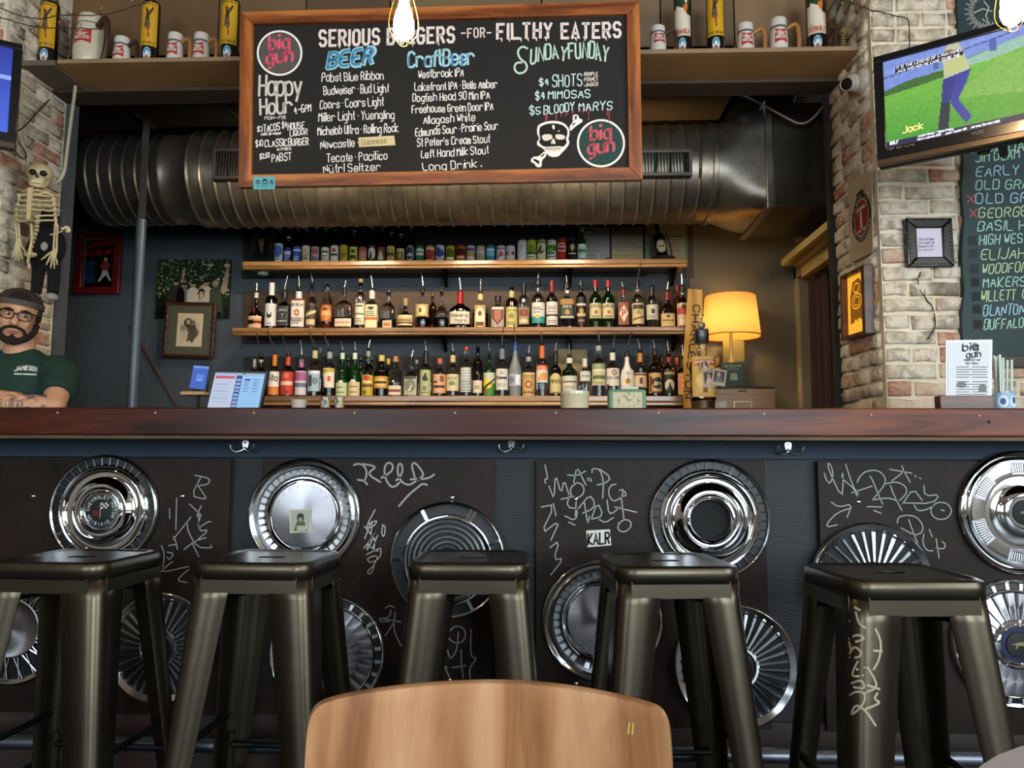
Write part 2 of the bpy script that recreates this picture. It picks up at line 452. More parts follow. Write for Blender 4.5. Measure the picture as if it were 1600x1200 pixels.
# ---------------------------------------------------------------- whitewashed brick
def brick_material(name, cols, bump=.5):
    m = bpy.data.materials.new(name); m.use_nodes = True; nt = m.node_tree; b = nt.nodes['Principled BSDF']
    b.inputs['Roughness'].default_value = .88
    tc = nd(nt, 'ShaderNodeTexCoord'); oi = nd(nt, 'ShaderNodeObjectInfo')
    ml = nd(nt, 'ShaderNodeMath', operation='MULTIPLY'); ml.inputs[1].default_value = 37; nt.links.new(oi.outputs['Random'], ml.inputs[0])
    n = nd(nt, 'ShaderNodeTexNoise', noise_dimensions='4D'); n.inputs['Scale'].default_value = 9; n.inputs['Detail'].default_value = 7; n.inputs['Roughness'].default_value = .62
    nt.links.new(tc.outputs['Object'], n.inputs['Vector']); nt.links.new(ml.outputs[0], n.inputs['W'])
    sh = nd(nt, 'ShaderNodeMath', operation='MULTIPLY_ADD'); sh.inputs[1].default_value = .26; sh.inputs[2].default_value = -.13
    nt.links.new(oi.outputs['Random'], sh.inputs[0])
    ad = nd(nt, 'ShaderNodeMath', operation='ADD'); nt.links.new(n.outputs['Fac'], ad.inputs[0]); nt.links.new(sh.outputs[0], ad.inputs[1])
    r = nd(nt, 'ShaderNodeValToRGB'); nt.links.new(ad.outputs[0], r.inputs[0]); e = r.color_ramp.elements
    e[0].position = cols[0][0]; e[0].color = (*lin(cols[0][1]), 1); e[1].position = cols[-1][0]; e[1].color = (*lin(cols[-1][1]), 1)
    for p, c in cols[1:-1]: k = e.new(p); k.color = (*lin(c), 1)
    nt.links.new(r.outputs[0], b.inputs['Base Color'])
    n2 = nd(nt, 'ShaderNodeTexNoise'); n2.inputs['Scale'].default_value = 45; n2.inputs['Detail'].default_value = 6
    nt.links.new(tc.outputs['Object'], n2.inputs['Vector'])
    bp = nd(nt, 'ShaderNodeBump'); bp.inputs['Strength'].default_value = bump; bp.inputs['Distance'].default_value = .02
    nt.links.new(n2.outputs['Fac'], bp.inputs['Height']); nt.links.new(bp.outputs[0], b.inputs['Normal'])
    return m
BRICK = brick_material('limewashed_brick', [(.28, '#7f7264'), (.38, '#a59785'), (.46, '#d9cfbc'), (.54, '#c4b6a1'), (.60, '#a89a88'), (.68, '#d9cfbc'), (.78, '#b08a76'), (.88, '#96614e')])
BRICKR = brick_material('limewashed_red_brick', [(.32, '#cfc1a9'), (.46, '#c3a58d'), (.56, '#a9705a'), (.66, '#cdbfa8'), (.78, '#9c9082')])
MORTAR = mat('smeared_lime_mortar', '#e0d6c2', .92, color2='#c6b89e', scale=6, bump=.7, bscale=22)
def brick_mesh(L, H, seed):
    rnd = random.Random(seed); j = lambda a: rnd.uniform(-a, a)
    mb = MB(); d = .016; c = .006; v = []
    ring = [(-L/2, -H/2), (0, -H/2), (L/2, -H/2), (L/2, H/2), (0, H/2), (-L/2, H/2)]
    for x, y in ring: v.append((x+j(.003), y+j(.003), -.012))
    for x, y in ring: v.append((x+j(.005), y+j(.005), d*.45+j(.003)))
    for x, y in ring: v.append((x-math.copysign(c*1.6, x)*(x != 0)+j(.006), y-math.copysign(c, y)+j(.005), d+j(.006)))
    f = [(a, (a+1) % 6, 6+(a+1) % 6, 6+a) for a in range(6)]+[(6+a, 6+(a+1) % 6, 12+(a+1) % 6, 12+a) for a in range(6)]
    f += [(12, 13, 16, 17), (13, 14, 15, 16)]
    mb.add(v, f); me = bpy.data.meshes.new('brick'); me.from_pydata(mb.v, [], mb.f); me.update()
    me.polygons.foreach_set('use_smooth', [True]*len(me.polygons)); return me
BL, BH, PITCH = .205, .056, .0725
STR = [brick_mesh(BL, BH, i) for i in range(6)]; HED = [brick_mesh(.098, BH, 50+i) for i in range(4)]; HLF = [brick_mesh(.14, BH, 80+i) for i in range(3)]
for i, me in enumerate(STR+HED+HLF): me.materials.append(BRICKR if i % 5 == 3 else BRICK)
def bricks(parent, P, u0, u1, v0, v1, phase=0, skip=None):
    rot = P.M.to_euler(); k = 0; v = v0+PITCH/2
    row = 0
    while v < v1:
        u = u0+.004; odd = (row+phase) % 2
        first = True
        while u < u1-.05:
            rem = u1-u
            if first and odd: L, pool = .098, HED
            elif rem >= BL: L, pool = BL, STR
            elif rem >= .14: L, pool = .14, HLF
            elif rem >= .09: L, pool = .098, HED
            else: break
            first = False
            if row % 7 == 5 and pool is STR: L, pool = .098, HED
            if not (skip and skip(u+L/2, v)):
                o = bpy.data.objects.new('brick', random.choice(pool)); COL.objects.link(o); o.parent = parent
                p = P.o+P.x*(u+L/2)+P.y*(v+random.uniform(-.003, .003))+P.z*random.uniform(-.004, .003)
                o.matrix_local = Matrix.Translation(p) @ P.M.to_3x3().to_4x4() @ Matrix.Rotation(random.uniform(-.012, .012), 4, 'Z')
                k += 1
            u += L+.016
        v += PITCH; row += 1
    return k
# right pier of the opening
pr = struct(MB().box(XR, RX1, YF, YFB, 0, CEIL), 'wall_front_right', MORTAR)
bricks(pr, Plane((0, YF, 0)), XR, XR+1.15, 1.06, 3.54)
bricks(pr, Plane((XR, 0, 0), (0, -1, 0), (0, 0, 1)), -YFB, -YF-.01, 1.06, 3.54, 1)
pl = struct(MB().box(RX0, XL, YF, YFB, 0, CEIL), 'wall_front_left', MORTAR)
bricks(pl, Plane((XL, 0, 0), (0, 1, 0), (0, 0, 1)), YF+.01, YFB, 1.06, 3.35)
bricks(pl, Plane((0, YF, 0)), XL-.46, XL, 1.06, 3.35, 1)
# plaster edge at the back corner of the left pier and right pier
EDGE = mat('grey_plaster_edge', '#4a4e52', .8, var=.15, scale=8, bump=.4)
struct(MB().box(XL-.02, XL+.035, YFB+.001, YFB+.06, 0, PY(100, 142, YFB).z), 'trim_1', EDGE)
struct(MB().box(XR-.03, XR+.02, YFB+.001, YFB+.05, 0, PY(1300, 140, YFB).z), 'trim_2', mat('dark_corner_edge', '#262624', .8, var=.15))
# back bar room
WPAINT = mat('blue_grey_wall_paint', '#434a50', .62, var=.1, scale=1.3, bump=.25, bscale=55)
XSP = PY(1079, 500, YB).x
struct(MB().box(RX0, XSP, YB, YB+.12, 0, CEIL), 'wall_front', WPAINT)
WLAMPLIT = mat('wall_paint_lamp_glow', '#6f6a58', .7, var=.1, scale=1.3, bump=.35, bscale=45)  # lamp glow put into the colour; same paint as the blue-grey part
struct(MB().box(XSP, XW+.2, YB, YB+.12, 0, CEIL), 'wall_front_lamp_side', WLAMPLIT)
zb = PZ(800, 170, 3.06)
EDX = PZ(1153, 146, 3.06).x
struct(MB().box(RX0, .1, YFB, YB, 3.06, 3.14), 'ceiling_back_bar', DARKC)
struct(MB().box(.101, EDX, YFB, YB, 3.06, 3.14), 'ceiling_lit_part', mat('ceiling_lamp_glow', '#8f7550', .7, var=.15, scale=3))  # lamplight painted in: lighter brown copy of the dark ceiling
struct(MB().box(EDX-.1, RX1, YFB, YB+.1, CEIL, CEIL+.1), 'ceiling_service_void', mat('void_black', '#0d0b0a', .9))
struct(MB().box(EDX-.03, EDX, YFB, YB, 3.06, 3.12), 'trim_3', mat('raw_panel_edge', '#7d6a4c', .8, var=.2))
# right wall of the back bar with a doorway
DY1 = PX(1253, 560, XW).y; DZ = PX(1253, 432, XW).z
mb = MB(); mb.box(XW, XW+.12, DY1, YB, 0, CEIL); mb.box(XW, XW+.12, YFB, DY1, DZ, CEIL); struct(mb, 'wall_right_back_bar', WLAMPLIT)
CAS = wood('pale_painted_casing', '#6f6246', '#8d7f60', '#a3966f', 2, 1, .6)
struct(MB().box(XW+.2, RX1, YB, YB+.12, 0, CEIL), 'wall_front_store', mat('store_wall', '#6d7074', .8, var=.2, scale=3))
d1 = struct(MB().box(XW-.02, XW+.002, DY1, DY1+.055, 0, DZ+.07).box(XW-.02, XW+.002, YFB+.05, DY1+.055, DZ, DZ+.09), 'door_1', CAS, bevel=.004)
struct(MB().box(RX1, RX1+.1, YFB, YB, 0, CEIL), 'wall_right_store', mat('store_wall', ''))
# horizontal boarding of the store room seen past the curtain
# high shelf between the piers, plywood panel above, beam below
SHB = mat('tan_painted_board', '#8f7048', .6, var=.12, scale=2)
sh = thing('display_shelf', 'long tan painted board shelf across the top of the brick opening', 'shelf')
YSF, YSB = 3.44, YFB
MB().box(XL+.19, XR-.004, YSF, YSF+.025, ZSH-.022, ZSH+.0).build('front_edge', mat('shelf_lip', '#8d7355', .55, var=.1), sh, bevel=.003)
MB().box(XL+.005, XL+.18, YSF-.0, YSB, ZSH-.03, ZSH-.004).build('end_board', mat('grey_shelf_board', '#5f5347', .6, var=.1), sh)
xs = [XL+.182, -.9, .35, XR-.004]
for a, b in zip(xs, xs[1:]): MB().box(a+.001, b-.001, YSF+.026, YSB, ZSH-.022, ZSH-.002).build('board', SHB, sh)
for i, (a, b, c) in enumerate([(XL, -1.72, '#6b4f33'), (-1.715, -1.25, '#70563a'), (-1.245, -.8, '#5d4832'), (-.795, .0, '#7d6549'), (.005, .62, '#7f6a50'), (.625, 1.0, '#6f5a45'), (1.005, XR, '#8a6e50')]):
    struct(MB().box(a, b-.003, YFB, YFB+.02, ZSH-.02, CEIL), 'trim_%d' % (4+i), mat('plywood_%d' % i, c, .7, var=.1, scale=3))
struct(MB().box(XL, XR, YFB+.022, YFB+.05, ZSH-.02, CEIL), 'trim_13', mat('void_black', '#0d0b0a'))  # unseen black slab added to stop light leaking between the boards
ya, yb_ = PZ(100, 139, ZSH-.022).y, PZ(1300, 122, ZSH-.022).y; zbm = PY(1150, 147, YFB).z
ya = min(ya, YFB-.02); yb_ = min(yb_, YFB-.03)
mb = MB(); q = [(XL, ya), (XR, yb_), (XR, YFB+.02), (XL, YFB+.02)]; mb.add([(x, y, z) for z in (zbm, ZSH-.0225) for x, y in q], [(3, 2, 1, 0), (4, 5, 6, 7), (0, 1, 5, 4), (1, 2, 6, 5), (2, 3, 7, 6), (3, 0, 4, 7)])
struct(mb, 'trim_12', mat('dark_beam', '#3c3025', .7, var=.15))

# ================================================================ THE BAR COUNTER
YP, YW2, YBF = 2.28, 2.88, 2.53
ZT = PY(800, 637, YP).z; ZPB = PY(800, 681, YP).z
BARW = wood('varnished_mahogany', '#1f0b05', '#431a0c', '#6e361b', 0, 1.0, .34, 0, .1, .22)
PANEL_BOARD = mat('slate_blue_paint', '#2a3743', .6, spec=.25, var=.12, scale=2, bump=.15)
bar = thing('bar_counter', 'long dark wooden bar counter with hubcap-covered slate blue front', 'bar', (0, YBF, 0))
def bp(mb, n, m, par=bar, **k): 
    o = mb.build(n, m, par, **k)
    if par is bar: o.location = (0, -YBF, 0)
    return o
BX0, BX1 = -4.3, 3.5
bp(MB().box(BX0, BX1, YP+.03, YW2, ZT-.05, ZT-.002), 'counter_top', BARW, bevel=.004)
bp(MB().box(BX0, BX1, YP, YP+.03, ZPB, ZT), 'front_plank', BARW, bevel=.005)
bp(MB().box(BX0, BX1, YP+.004, YP+.03, ZPB-.012, ZPB-.0005), 'trim_strip', wood('raw_trim_wood', '#2b2114', '#4a3a24', '#5f4c30', 0, 2, .7), bevel=.002)
bp(MB().box(BX0, BX1, YBF, YBF+.04, .0, ZT-.05), 'front_board', mat('dark_slate_boards', '#15181b', .6, var=.25, scale=3, bump=.2, stretch=(.3, 1, 3)))
bp(MB().box(BX0, BX1, YBF-.018, YBF-.001, PY(800, 716, YBF).z, ZPB+.03), 'blue_rail', PANEL_BOARD, bevel=.002)
zbp = PY(800, 1120, YBF).z
bp(MB().box(BX0, BX1, YBF-.012, YBF-.001, .0, zbp), 'kick_board', mat('scuffed_kick_board', '#1c1a19', .6, color2='#3a2620', scale=4))
rl = bp(MB().tube([(BX0, YBF-.2, PY(1300, 1182, YBF-.2).z), (BX1, YBF-.2, PY(1300, 1182, YBF-.2).z)], .021, 12), 'foot_rail', mat('foot_rail_steel', '#6a707a', .35, .9, var=.15))
mb = MB()
for x in (-2.6, -1.55, -.5, .55, 1.6, 2.6): mb.box(x-.012, x+.012, YBF-.2, YBF, .055, .075)
bp(mb, 'rail_bracket', mat('dark_iron', '#15171a', .5, .6))
bp(MB().box(BX0, BX1, YW2-.05, YW2, 0, ZT-.05), 'back_board', PANEL_BOARD)
for x in (90, 243, 397, 711, 869, 1029, 1194, 1361, 1530, -64, 554):
    p = PY(x, 645+max(0, x-1000)*.008, YP)
    bp(MB().lathe([(.0001, .0), (.0001, .0), (.0035, .0), (.003, .0012), (.0001, .0014)], 10, M=Matrix.Translation((p.x, YP-.0003, p.z)) @ Matrix.Rotation(R(90), 4, 'X')), 'dowel_plug', mat('pale_dowel', '#a98a5c', .5))
# knot hole + trim screws
for x, y in ((1545, 659),):
    p = PY(x, y, YP); bp(MB().lathe([(.0001, 0), (.005, 0), (.004, .0012), (.0001, .001)], 8, M=Matrix.Translation((p.x, YP-.0003, p.z)) @ Matrix.Rotation(R(90), 4, 'X')), 'knot', mat('knot_black', '#120b07', .8))
# steel panels with scratched tags
YPN = YBF-.026
PNL = Plane((0, YPN, 0))
RUST = mat('bronzed_steel_sheet', '#130d09', .5, .0, color2='#271b14', scale=5, bump=.12, bscale=30, spec=.2)
TAGM = mat('silver_paint_marker', '#8f8f88', .5, .2)
TAGM2 = mat('scratched_steel', '#b9b7ae', .45, .4)
def panel(x0, y0, x1, y1):
    a = PNL.uv(x0, y0); b = PNL.uv(x1, y1)
    o = bp(MB().box(a[0], b[0], YPN, YBF-.0185, b[1], a[1]), 'steel_panel', RUST, bevel=.0015)
    return o
pA = panel(-190, 714, 345, 1118); pB = panel(411, 715, 769, 1118); pC = panel(837, 719, 1206, 1140); pD = panel(1277, 720, 1700, 1150)
def tagging(par, ox, oy, sc, strokes, width, m, sm=2, w=.0012):
    mb = MB()
    for s_ in strokes:
        P = [PNL.uv(ox+x/sc, oy+y/sc) for x, y in s_]
        mb.ribbon(chaikin(P, sm), width, w)
    o = mb.build('scrawl', m, par, smooth=0)
    o.matrix_local = PNL.M
    return o
tagging(pB, 380, 630, 3.636, [[(628,352),(655,342),(690,355),(705,400),(690,440)],[(650,435),(690,440),(705,462)],[(680,345),(765,360),(700,400),(780,448)],[(785,425),(850,385),(850,345),(820,335),(800,370),(810,440),(850,485),(890,450)],
 [(870,440),(905,400),(905,350),(885,340),(875,380),(890,440),(940,470),(985,440)],[(985,440),(1030,410),(1005,370),(975,335),(955,350),(975,420)],[(950,432),(1050,430),(1085,405)],[(1045,465),(1020,455),(990,480),(940,520),(885,585)]], .006, TAGM)
tagging(pB, 380, 630, 3.636, [[(750,605),(690,715),(745,700),(765,660),(705,690)],[(690,770),(740,640),(720,780),(770,710),(685,825)],[(710,790),(700,850),(750,740),(745,830)],[(790,690),(810,700),(800,765),(785,740),(795,690)],
 [(700,860),(760,830),(785,820),(780,880),(720,910),(700,880),(770,860),(745,920),(700,960),(725,975),(745,925)],[(690,700),(740,760),(700,800),(755,840)],[(765,750),(730,830),(770,840)]], .0026, TAGM2)
tagging(pB, 380, 830, 3.243, [[(1020,535),(1050,500),(1080,475),(1130,500),(1120,560),(1070,570),(1040,540)],[(1090,510),(1085,600),(1050,655),(1035,600)],[(1155,495),(1150,640),(1190,640),(1145,690),(1150,745)],[(1060,690),(1130,680)],
 [(1105,600),(1105,660),(1115,745)],[(970,590),(1000,640),(1050,750)],[(945,720),(1000,690),(1010,650)],[(950,655),(1035,690)]]+[], .004, TAGM)
tagging(pB, 380, 830, 3.243, [[(720,390),(740,375),(765,385)],[(750,400),(740,440),(695,440),(695,460),(740,455)],[(690,440),(800,460)],[(765,460),(720,530)],[(770,410),(760,500),(800,580)]], .004, TAGM)
tagging(pC, 800, 630, 3.636, [[(187,350),(205,430),(185,430),(190,455)],[(210,470),(240,550),(245,395),(280,520),(295,430),(325,525)],[(370,450),(330,480),(335,530),(375,540),(410,510),(405,465),(370,450)],[(315,408),(370,412),(418,385)],[(365,380),(350,450)],
 [(375,375),(420,465)],[(430,425),(435,440)],[(445,425),(450,445)],[(515,540),(520,440),(500,375),(455,370),(455,395)],[(500,375),(560,420),(540,450),(485,465)],[(590,460),(560,465),(545,510),(570,560),(620,540),(635,490),(610,495)],[(640,500),(650,525),(620,530)],
 [(325,520),(310,590),(375,600),(360,670),(300,640)],[(278,545),(350,530)],[(365,545),(360,640)],[(410,560),(430,690),(440,640)],[(375,600),(440,520),(470,560),(460,600),(400,625)],[(450,660),(485,560),(520,640),(450,660)],[(540,550),(550,630),(580,620),(610,590)],
 [(585,590),(710,620)],[(620,530),(635,655)],[(495,660),(530,680),(575,650)],[(605,680),(600,720),(640,735),(680,700),(670,665),(630,660),(605,690)],[(165,590),(245,575),(160,750),(275,660),(220,780)],[(235,570),(250,640)],[(215,820),(270,780),(235,890),(295,880),(220,975)],[(320,675),(358,693)]], .0038, TAGM, 1)
tagging(pD, 1220, 630, 4.21, [[(285,460),(300,510),(325,530),(345,470),(330,410),(310,390),(310,430),(400,625),(410,520),(405,450),(400,490),(430,520),(480,560),(500,610)],[(425,400),(470,540),(510,600)],[(465,590),(600,545)],
 [(500,520),(520,480),(560,445),(640,440),(690,490),(680,540),(640,590),(600,640),(590,640),(700,620),(760,640)],[(585,480),(600,500),(640,600),(670,665)],[(720,540),(740,600),(795,705)],[(690,530),(760,515),(820,545),(830,590),(780,640)],
 [(800,660),(870,560),(930,640)],[(940,540),(945,610),(1045,600),(1000,660),(800,655)],[(875,670),(900,710),(960,700),(1010,670)],[(1053+68*math.cos(a*.52), 708+58*math.sin(a*.52)) for a in range(13)],[(1053,700),(1075,708)],[(715,435),(860,460)],[(795,410),(810,450),(730,510)],[(810,450),(850,520)],
 [(880,475),(890,485)],[(910,490),(920,497)],[(565,680),(665,683)],[(610,705),(660,725)],[(330,650),(380,685),(470,660),(435,750)],[(455,690),(370,720),(310,780),(300,815),(370,800)],[(765,790),(770,750),(820,735),(890,745),(935,800),(930,850),(880,870),(790,820)],
 [(840,765),(885,890),(900,920)],[(975,830),(995,880)],[(940,860),(930,920),(960,970),(1000,970)],[(1020,890),(1040,1020)],[(1060,910),(1085,930),(1070,960),(1020,950)]], .0032, TAGM, 1)
tagging(pD, 1220, 830, 3.243, [[(540,730),(550,660),(600,630),(640,700),(600,800),(540,780),(580,680),(630,690)],[(540,800),(610,895),(625,810),(565,870)],[(730,780),(700,690),(670,690),(660,710),(690,760),(720,740),(710,700)],[(690,795),(730,800)],[(700,820),(730,828)]], .003, TAGM, 1)
tagging(pA, 0, 630, 4, [[(1220,450),(1315,470),(1300,510),(1225,515)],[(1260,455),(1195,580),(1280,600),(1290,590),(1235,510)],[(1105,590),(1100,790)],[(1060,660),(1062,720)],[(1185,630),(1260,700)],[(1260,640),(1225,710),(1260,690),(1230,790),(1300,740),(1320,740)],
 [(1245,690),(1240,800),(1310,790),(1240,850)],[(1195,710),(1085,850)],[(1170,740),(1175,800),(1230,900),(1325,905),(1320,885)],[(1150,915),(1220,860),(1290,840)],[(1200,870),(1245,960)],[(1055,890),(1105,880),(1110,915)],[(1085,830),(1105,880)],[(1010,890),(1030,940),(1020,1025)],
 [(1045,930),(1090,940),(1060,980),(1045,960)],[(1080,990),(1040,1020),(1000,1060),(1180,1020)],[(1180,1040),(1130,1080),(1110,1110),(1170,1120)]], .0034, TAGM, 1)
# panel screws
for x, y in ((52, 775), (285, 775), (706, 777), (899, 780), (1342, 784), (703, 1062), (900, 1068)):
    u, v = PNL.uv(x, y)
    bp(MB().lathe([(.0075, 0), (.0065, .003), (.003, .005), (.0001, .0055)], 12, M=Matrix.Translation((u, YPN-.0002, v)) @ Matrix.Rotation(R(90), 4, 'X')), 'panel_screw', CHROME)
# sticker KALR
u0, v0 = PNL.uv(916, 855); u1, v1 = PNL.uv(955, 828)
st = thing('sticker', 'white sticker with black letters on the brown steel panel', 'sticker', M=PNL.M)
MB().flat([PNL.uv(916, 829), PNL.uv(953, 827), PNL.uv(955, 852), PNL.uv(918, 855)], .0006).build('paper', mat('sticker_white', '#cfcabf', .6), st)
lettering(MB(), 'KALR', PNL.uv, 919, 851, 952, 849, 17, .0062, .0012, smooth=0, jit=0, gap=1.9).build('letters', mat('black_ink', '#0c0b0a', .7), st, smooth=0)
# ================================================================ HUBCAPS
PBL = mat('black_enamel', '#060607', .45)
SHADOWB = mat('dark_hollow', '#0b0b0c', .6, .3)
REDE = mat('red_enamel', '#5d1418', .35)
SATIN = mat('bright_satin_chrome', '#d6d8da', .3, 1.)
RIMC = mat('rim_chrome', '#d9dbde', .14, 1., bump=.03, bscale=20)
def ring_band(mb, r0, z0, r1, z1, n=64, mi=0): mb.lathe([(r0, z0), (r1, z1)], n, mi, cap=False)
def rad(mb, r0, r1, a, w0, w1, z0, z1, h, mi=0):
    """radial bar from r0 to r1 at angle a, widths w0,w1, base heights z0,z1, ridge height h"""
    c, s_ = math.cos(a), math.sin(a)
    def q(r, t, z): return (r*c-t*s_, r*s_+t*c, z)
    mb.add([q(r0, -w0/2, z0), q(r0, w0/2, z0), q(r0, 0, z0+h), q(r1, -w1/2, z1), q(r1, w1/2, z1), q(r1, 0, z1+h)],
           [(0, 2, 5, 3), (1, 4, 5, 2), (0, 1, 2), (3, 5, 4)], mi)
def flatbar(mb, r0, r1, a, w0, w1, z0, z1, t, mi=0):
    c, s_ = math.cos(a), math.sin(a)
    def q(r, u, z): return (r*c-u*s_, r*s_+u*c, z)
    v = [q(r0, -w0/2, z0), q(r0, w0/2, z0), q(r1, w1/2, z1), q(r1, -w1/2, z1)]
    v += [(x, y, z-t) for x, y, z in v]
    mb.add(v, [(0, 3, 2, 1)[::-1], (0, 1, 5, 4)[::-1], (1, 2, 6, 5)[::-1], (2, 3, 7, 6)[::-1], (3, 0, 4, 7)[::-1]], mi)
def hub_root(px, py, r, label, tilt=0):
    u, v = PNL.uv(px, py); M = PNL.M @ Matrix.Translation((u, v, .004)) @ Matrix.Rotation(R(tilt), 4, 'Z')
    t = thing('hubcap', label, 'hubcap', M=M, group=None)
    return t, r*YPN/F*1.0
def L(mb, R_, prof, n=72): mb.lathe([(max(r*R_, 1e-5), z*R_) for r, z in prof], n, cap=False)
def rimprof(a=.88): return [(1.0, .0), (1.0, .05), (.985, .075), (.965, .085), (.945, .075), (a+.02, .05), (a, .04)]
def hub_slots(px, py, r, label, center, tilt=0, n=38, gaps=()):
    t, Q = hub_root(px, py, r, label, tilt)
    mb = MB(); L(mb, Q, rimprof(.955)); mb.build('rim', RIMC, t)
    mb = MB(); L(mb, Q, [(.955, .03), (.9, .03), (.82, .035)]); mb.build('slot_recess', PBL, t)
    mb = MB()
    for k in range(n):
        a = 2*PI*k/n
        w = .07 if k in gaps else .026
        rad(mb, .80*Q, .965*Q, a, w*Q, w*Q, .05*Q, .055*Q, .022*Q)
    tag(mb.build('slot_bars', SATIN, t, smooth=20), kind='stuff')
    mb = MB(); L(mb, Q, [(.83, .03), (.82, .06), (.795, .075), (.77, .07), (.755, .085), (.73, .09), (.70, .075), (.68, .045), (.62, .04), (.55, .07), (.5, .12), (.47, .15), (.44, .155), (.41, .15), (.385, .165), (.36, .17), (.34, .155), (.32, .13), (.315, .09)])
    mb.build('dish', CHROME, t)
    if center == 'open':
        mb = MB(); L(mb, Q, [(.315, .09), (.30, .02)]); mb.build('open_throat', CHROME2, t)
        m2 = MB(); m2.lathe([(1e-5, .003), (.3*Q, .003)], 32, cap=False); m2.build('dark_centre', BLACKR, t)
    else:
        mb = MB(); L(mb, Q, [(.315, .10), (.30, .125), (.285, .13)]); mb.build('centre_ring', CHROME2, t)
        mb = MB(); L(mb, Q, [(.29, .115), (.2, .122), (1e-4, .125)]); mb.build('centre_cap', PBL, t)
        w = .128*Q; mb = MB()
        for k, c in enumerate('CHEVROLET MOTOR DIVISION '):
            a = PI*.98-2*PI*k/25
            if c == ' ': continue
            S, W = text_strokes(c, 0, 1.7, 0)
            for s_ in S:
                mb.ribbon([((.215+y*.05)*Q*math.cos(a-(x-W/2)*.22)*1, (.215+y*.05)*Q*math.sin(a-(x-W/2)*.22)) for x, y in s_], .009*Q, w)
        for i in range(4):
            for j in range(3):
                if (i+j) % 2 == 0: mb.flat([((.0+i*.035)*Q, (.03+j*.035+i*.004)*Q), ((.035+i*.035)*Q, (.03+j*.035+i*.004)*Q), ((.035+i*.035)*Q, (.065+j*.035+i*.004)*Q), ((0+i*.035)*Q, (.065+j*.035+i*.004)*Q)], w)
        mb.ribbon([(-.01*Q, .14*Q), (-.012*Q, -.13*Q)], .008*Q, w)
        mb.build('chequered_flag', mat('emblem_white', '#c9c6bd', .4), t, smooth=0)
        MB().flat([(-.15*Q, -.10*Q), (-.04*Q, -.10*Q), (-.04*Q, .0*Q), (-.15*Q, .0*Q)], w).build('red_emblem', REDE, t, smooth=0)
    return t
def hub_satin(px, py, r, label, tilt=0):
    t, Q = hub_root(px, py, r, label, tilt)
    mb = MB(); L(mb, Q, rimprof(.9)+[(.87, .06), (.85, .075), (.83, .07)]); mb.build('rim', RIMC, t)
    mb = MB(); L(mb, Q, [(.83, .06), (.8, .05), (.7, .045), (.68, .055)]); mb.build('embossed_band', mat('dull_band', '#6b6b6e', .3, .9), t)
    mb = MB(); n = 38
    for k in range(n):
        if k == 25: continue
        flatbar(mb, .71*Q, .80*Q, 2*PI*k/n, .072*Q, .088*Q, .062*Q, .078*Q, .02*Q)
    tag(mb.build('embossed_blocks', SATIN, t, smooth=20), kind='stuff')
    mb = MB(); L(mb, Q, [(.69, .05), (.675, .085), (.66, .1), (.64, .1), (.625, .085), (.6, .06), (.595, .05), (.585, .06), (.57, .062)]); mb.build('inner_ring', CHROME, t)
    mb = MB(); L(mb, Q, [(.57, .06), (.4, .068), (.2, .075), (1e-4, .078)]); mb.build('satin_disc', BRUSH, t)
    mb = MB()
    for k in range(22):
        a = 2*PI*k/22+.1
        if k % 6 == 5: continue
        mb.ball((.51*Q*math.cos(a), .51*Q*math.sin(a), .066*Q), .011*Q, 6)
    tag(mb.build('dimples', CHROME2, t), kind='stuff')
    return t, Q
def hub_rings(px, py, r, label):
    t, Q = hub_root(px, py, r, label, 0)
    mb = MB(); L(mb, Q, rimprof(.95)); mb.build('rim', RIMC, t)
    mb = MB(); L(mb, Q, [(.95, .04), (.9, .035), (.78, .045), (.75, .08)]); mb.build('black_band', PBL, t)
    for a in (20, 62, 118, 180, 242, 298):
        mb = MB()
        for d in (-2.4, 2.4) if a in (62, 242) else (0,):
            flatbar(mb, .76*Q, .95*Q, R(a+d), .05*Q, .055*Q, .1*Q, .08*Q, .06*Q)
        mb.build('band_clip', CHROME, t, smooth=20)
    mb = MB(); pr = [(.78, .05), (.765, .09), (.735, .1), (.70, .09)]
    mb2 = MB(); L(mb, Q, pr); mb.build('outer_ring', CHROME, t)
    for k in range(6):
        q = .66-k*.085; mb = MB(); L(mb, Q, [(q+.022, .07+k*.008), (q+.014, .11+k*.014), (q, .125+k*.014), (q-.014, .11+k*.014), (q-.022, .07+k*.008)]); mb.build('concentric_ring', SATIN, t)
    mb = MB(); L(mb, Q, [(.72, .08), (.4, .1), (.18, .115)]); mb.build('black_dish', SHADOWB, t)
    mb = MB(); L(mb, Q, [(.2, .13), (.17, .15), (.08, .165), (1e-4, .17)]); mb.build('centre_dome', BRUSH, t)
    return t
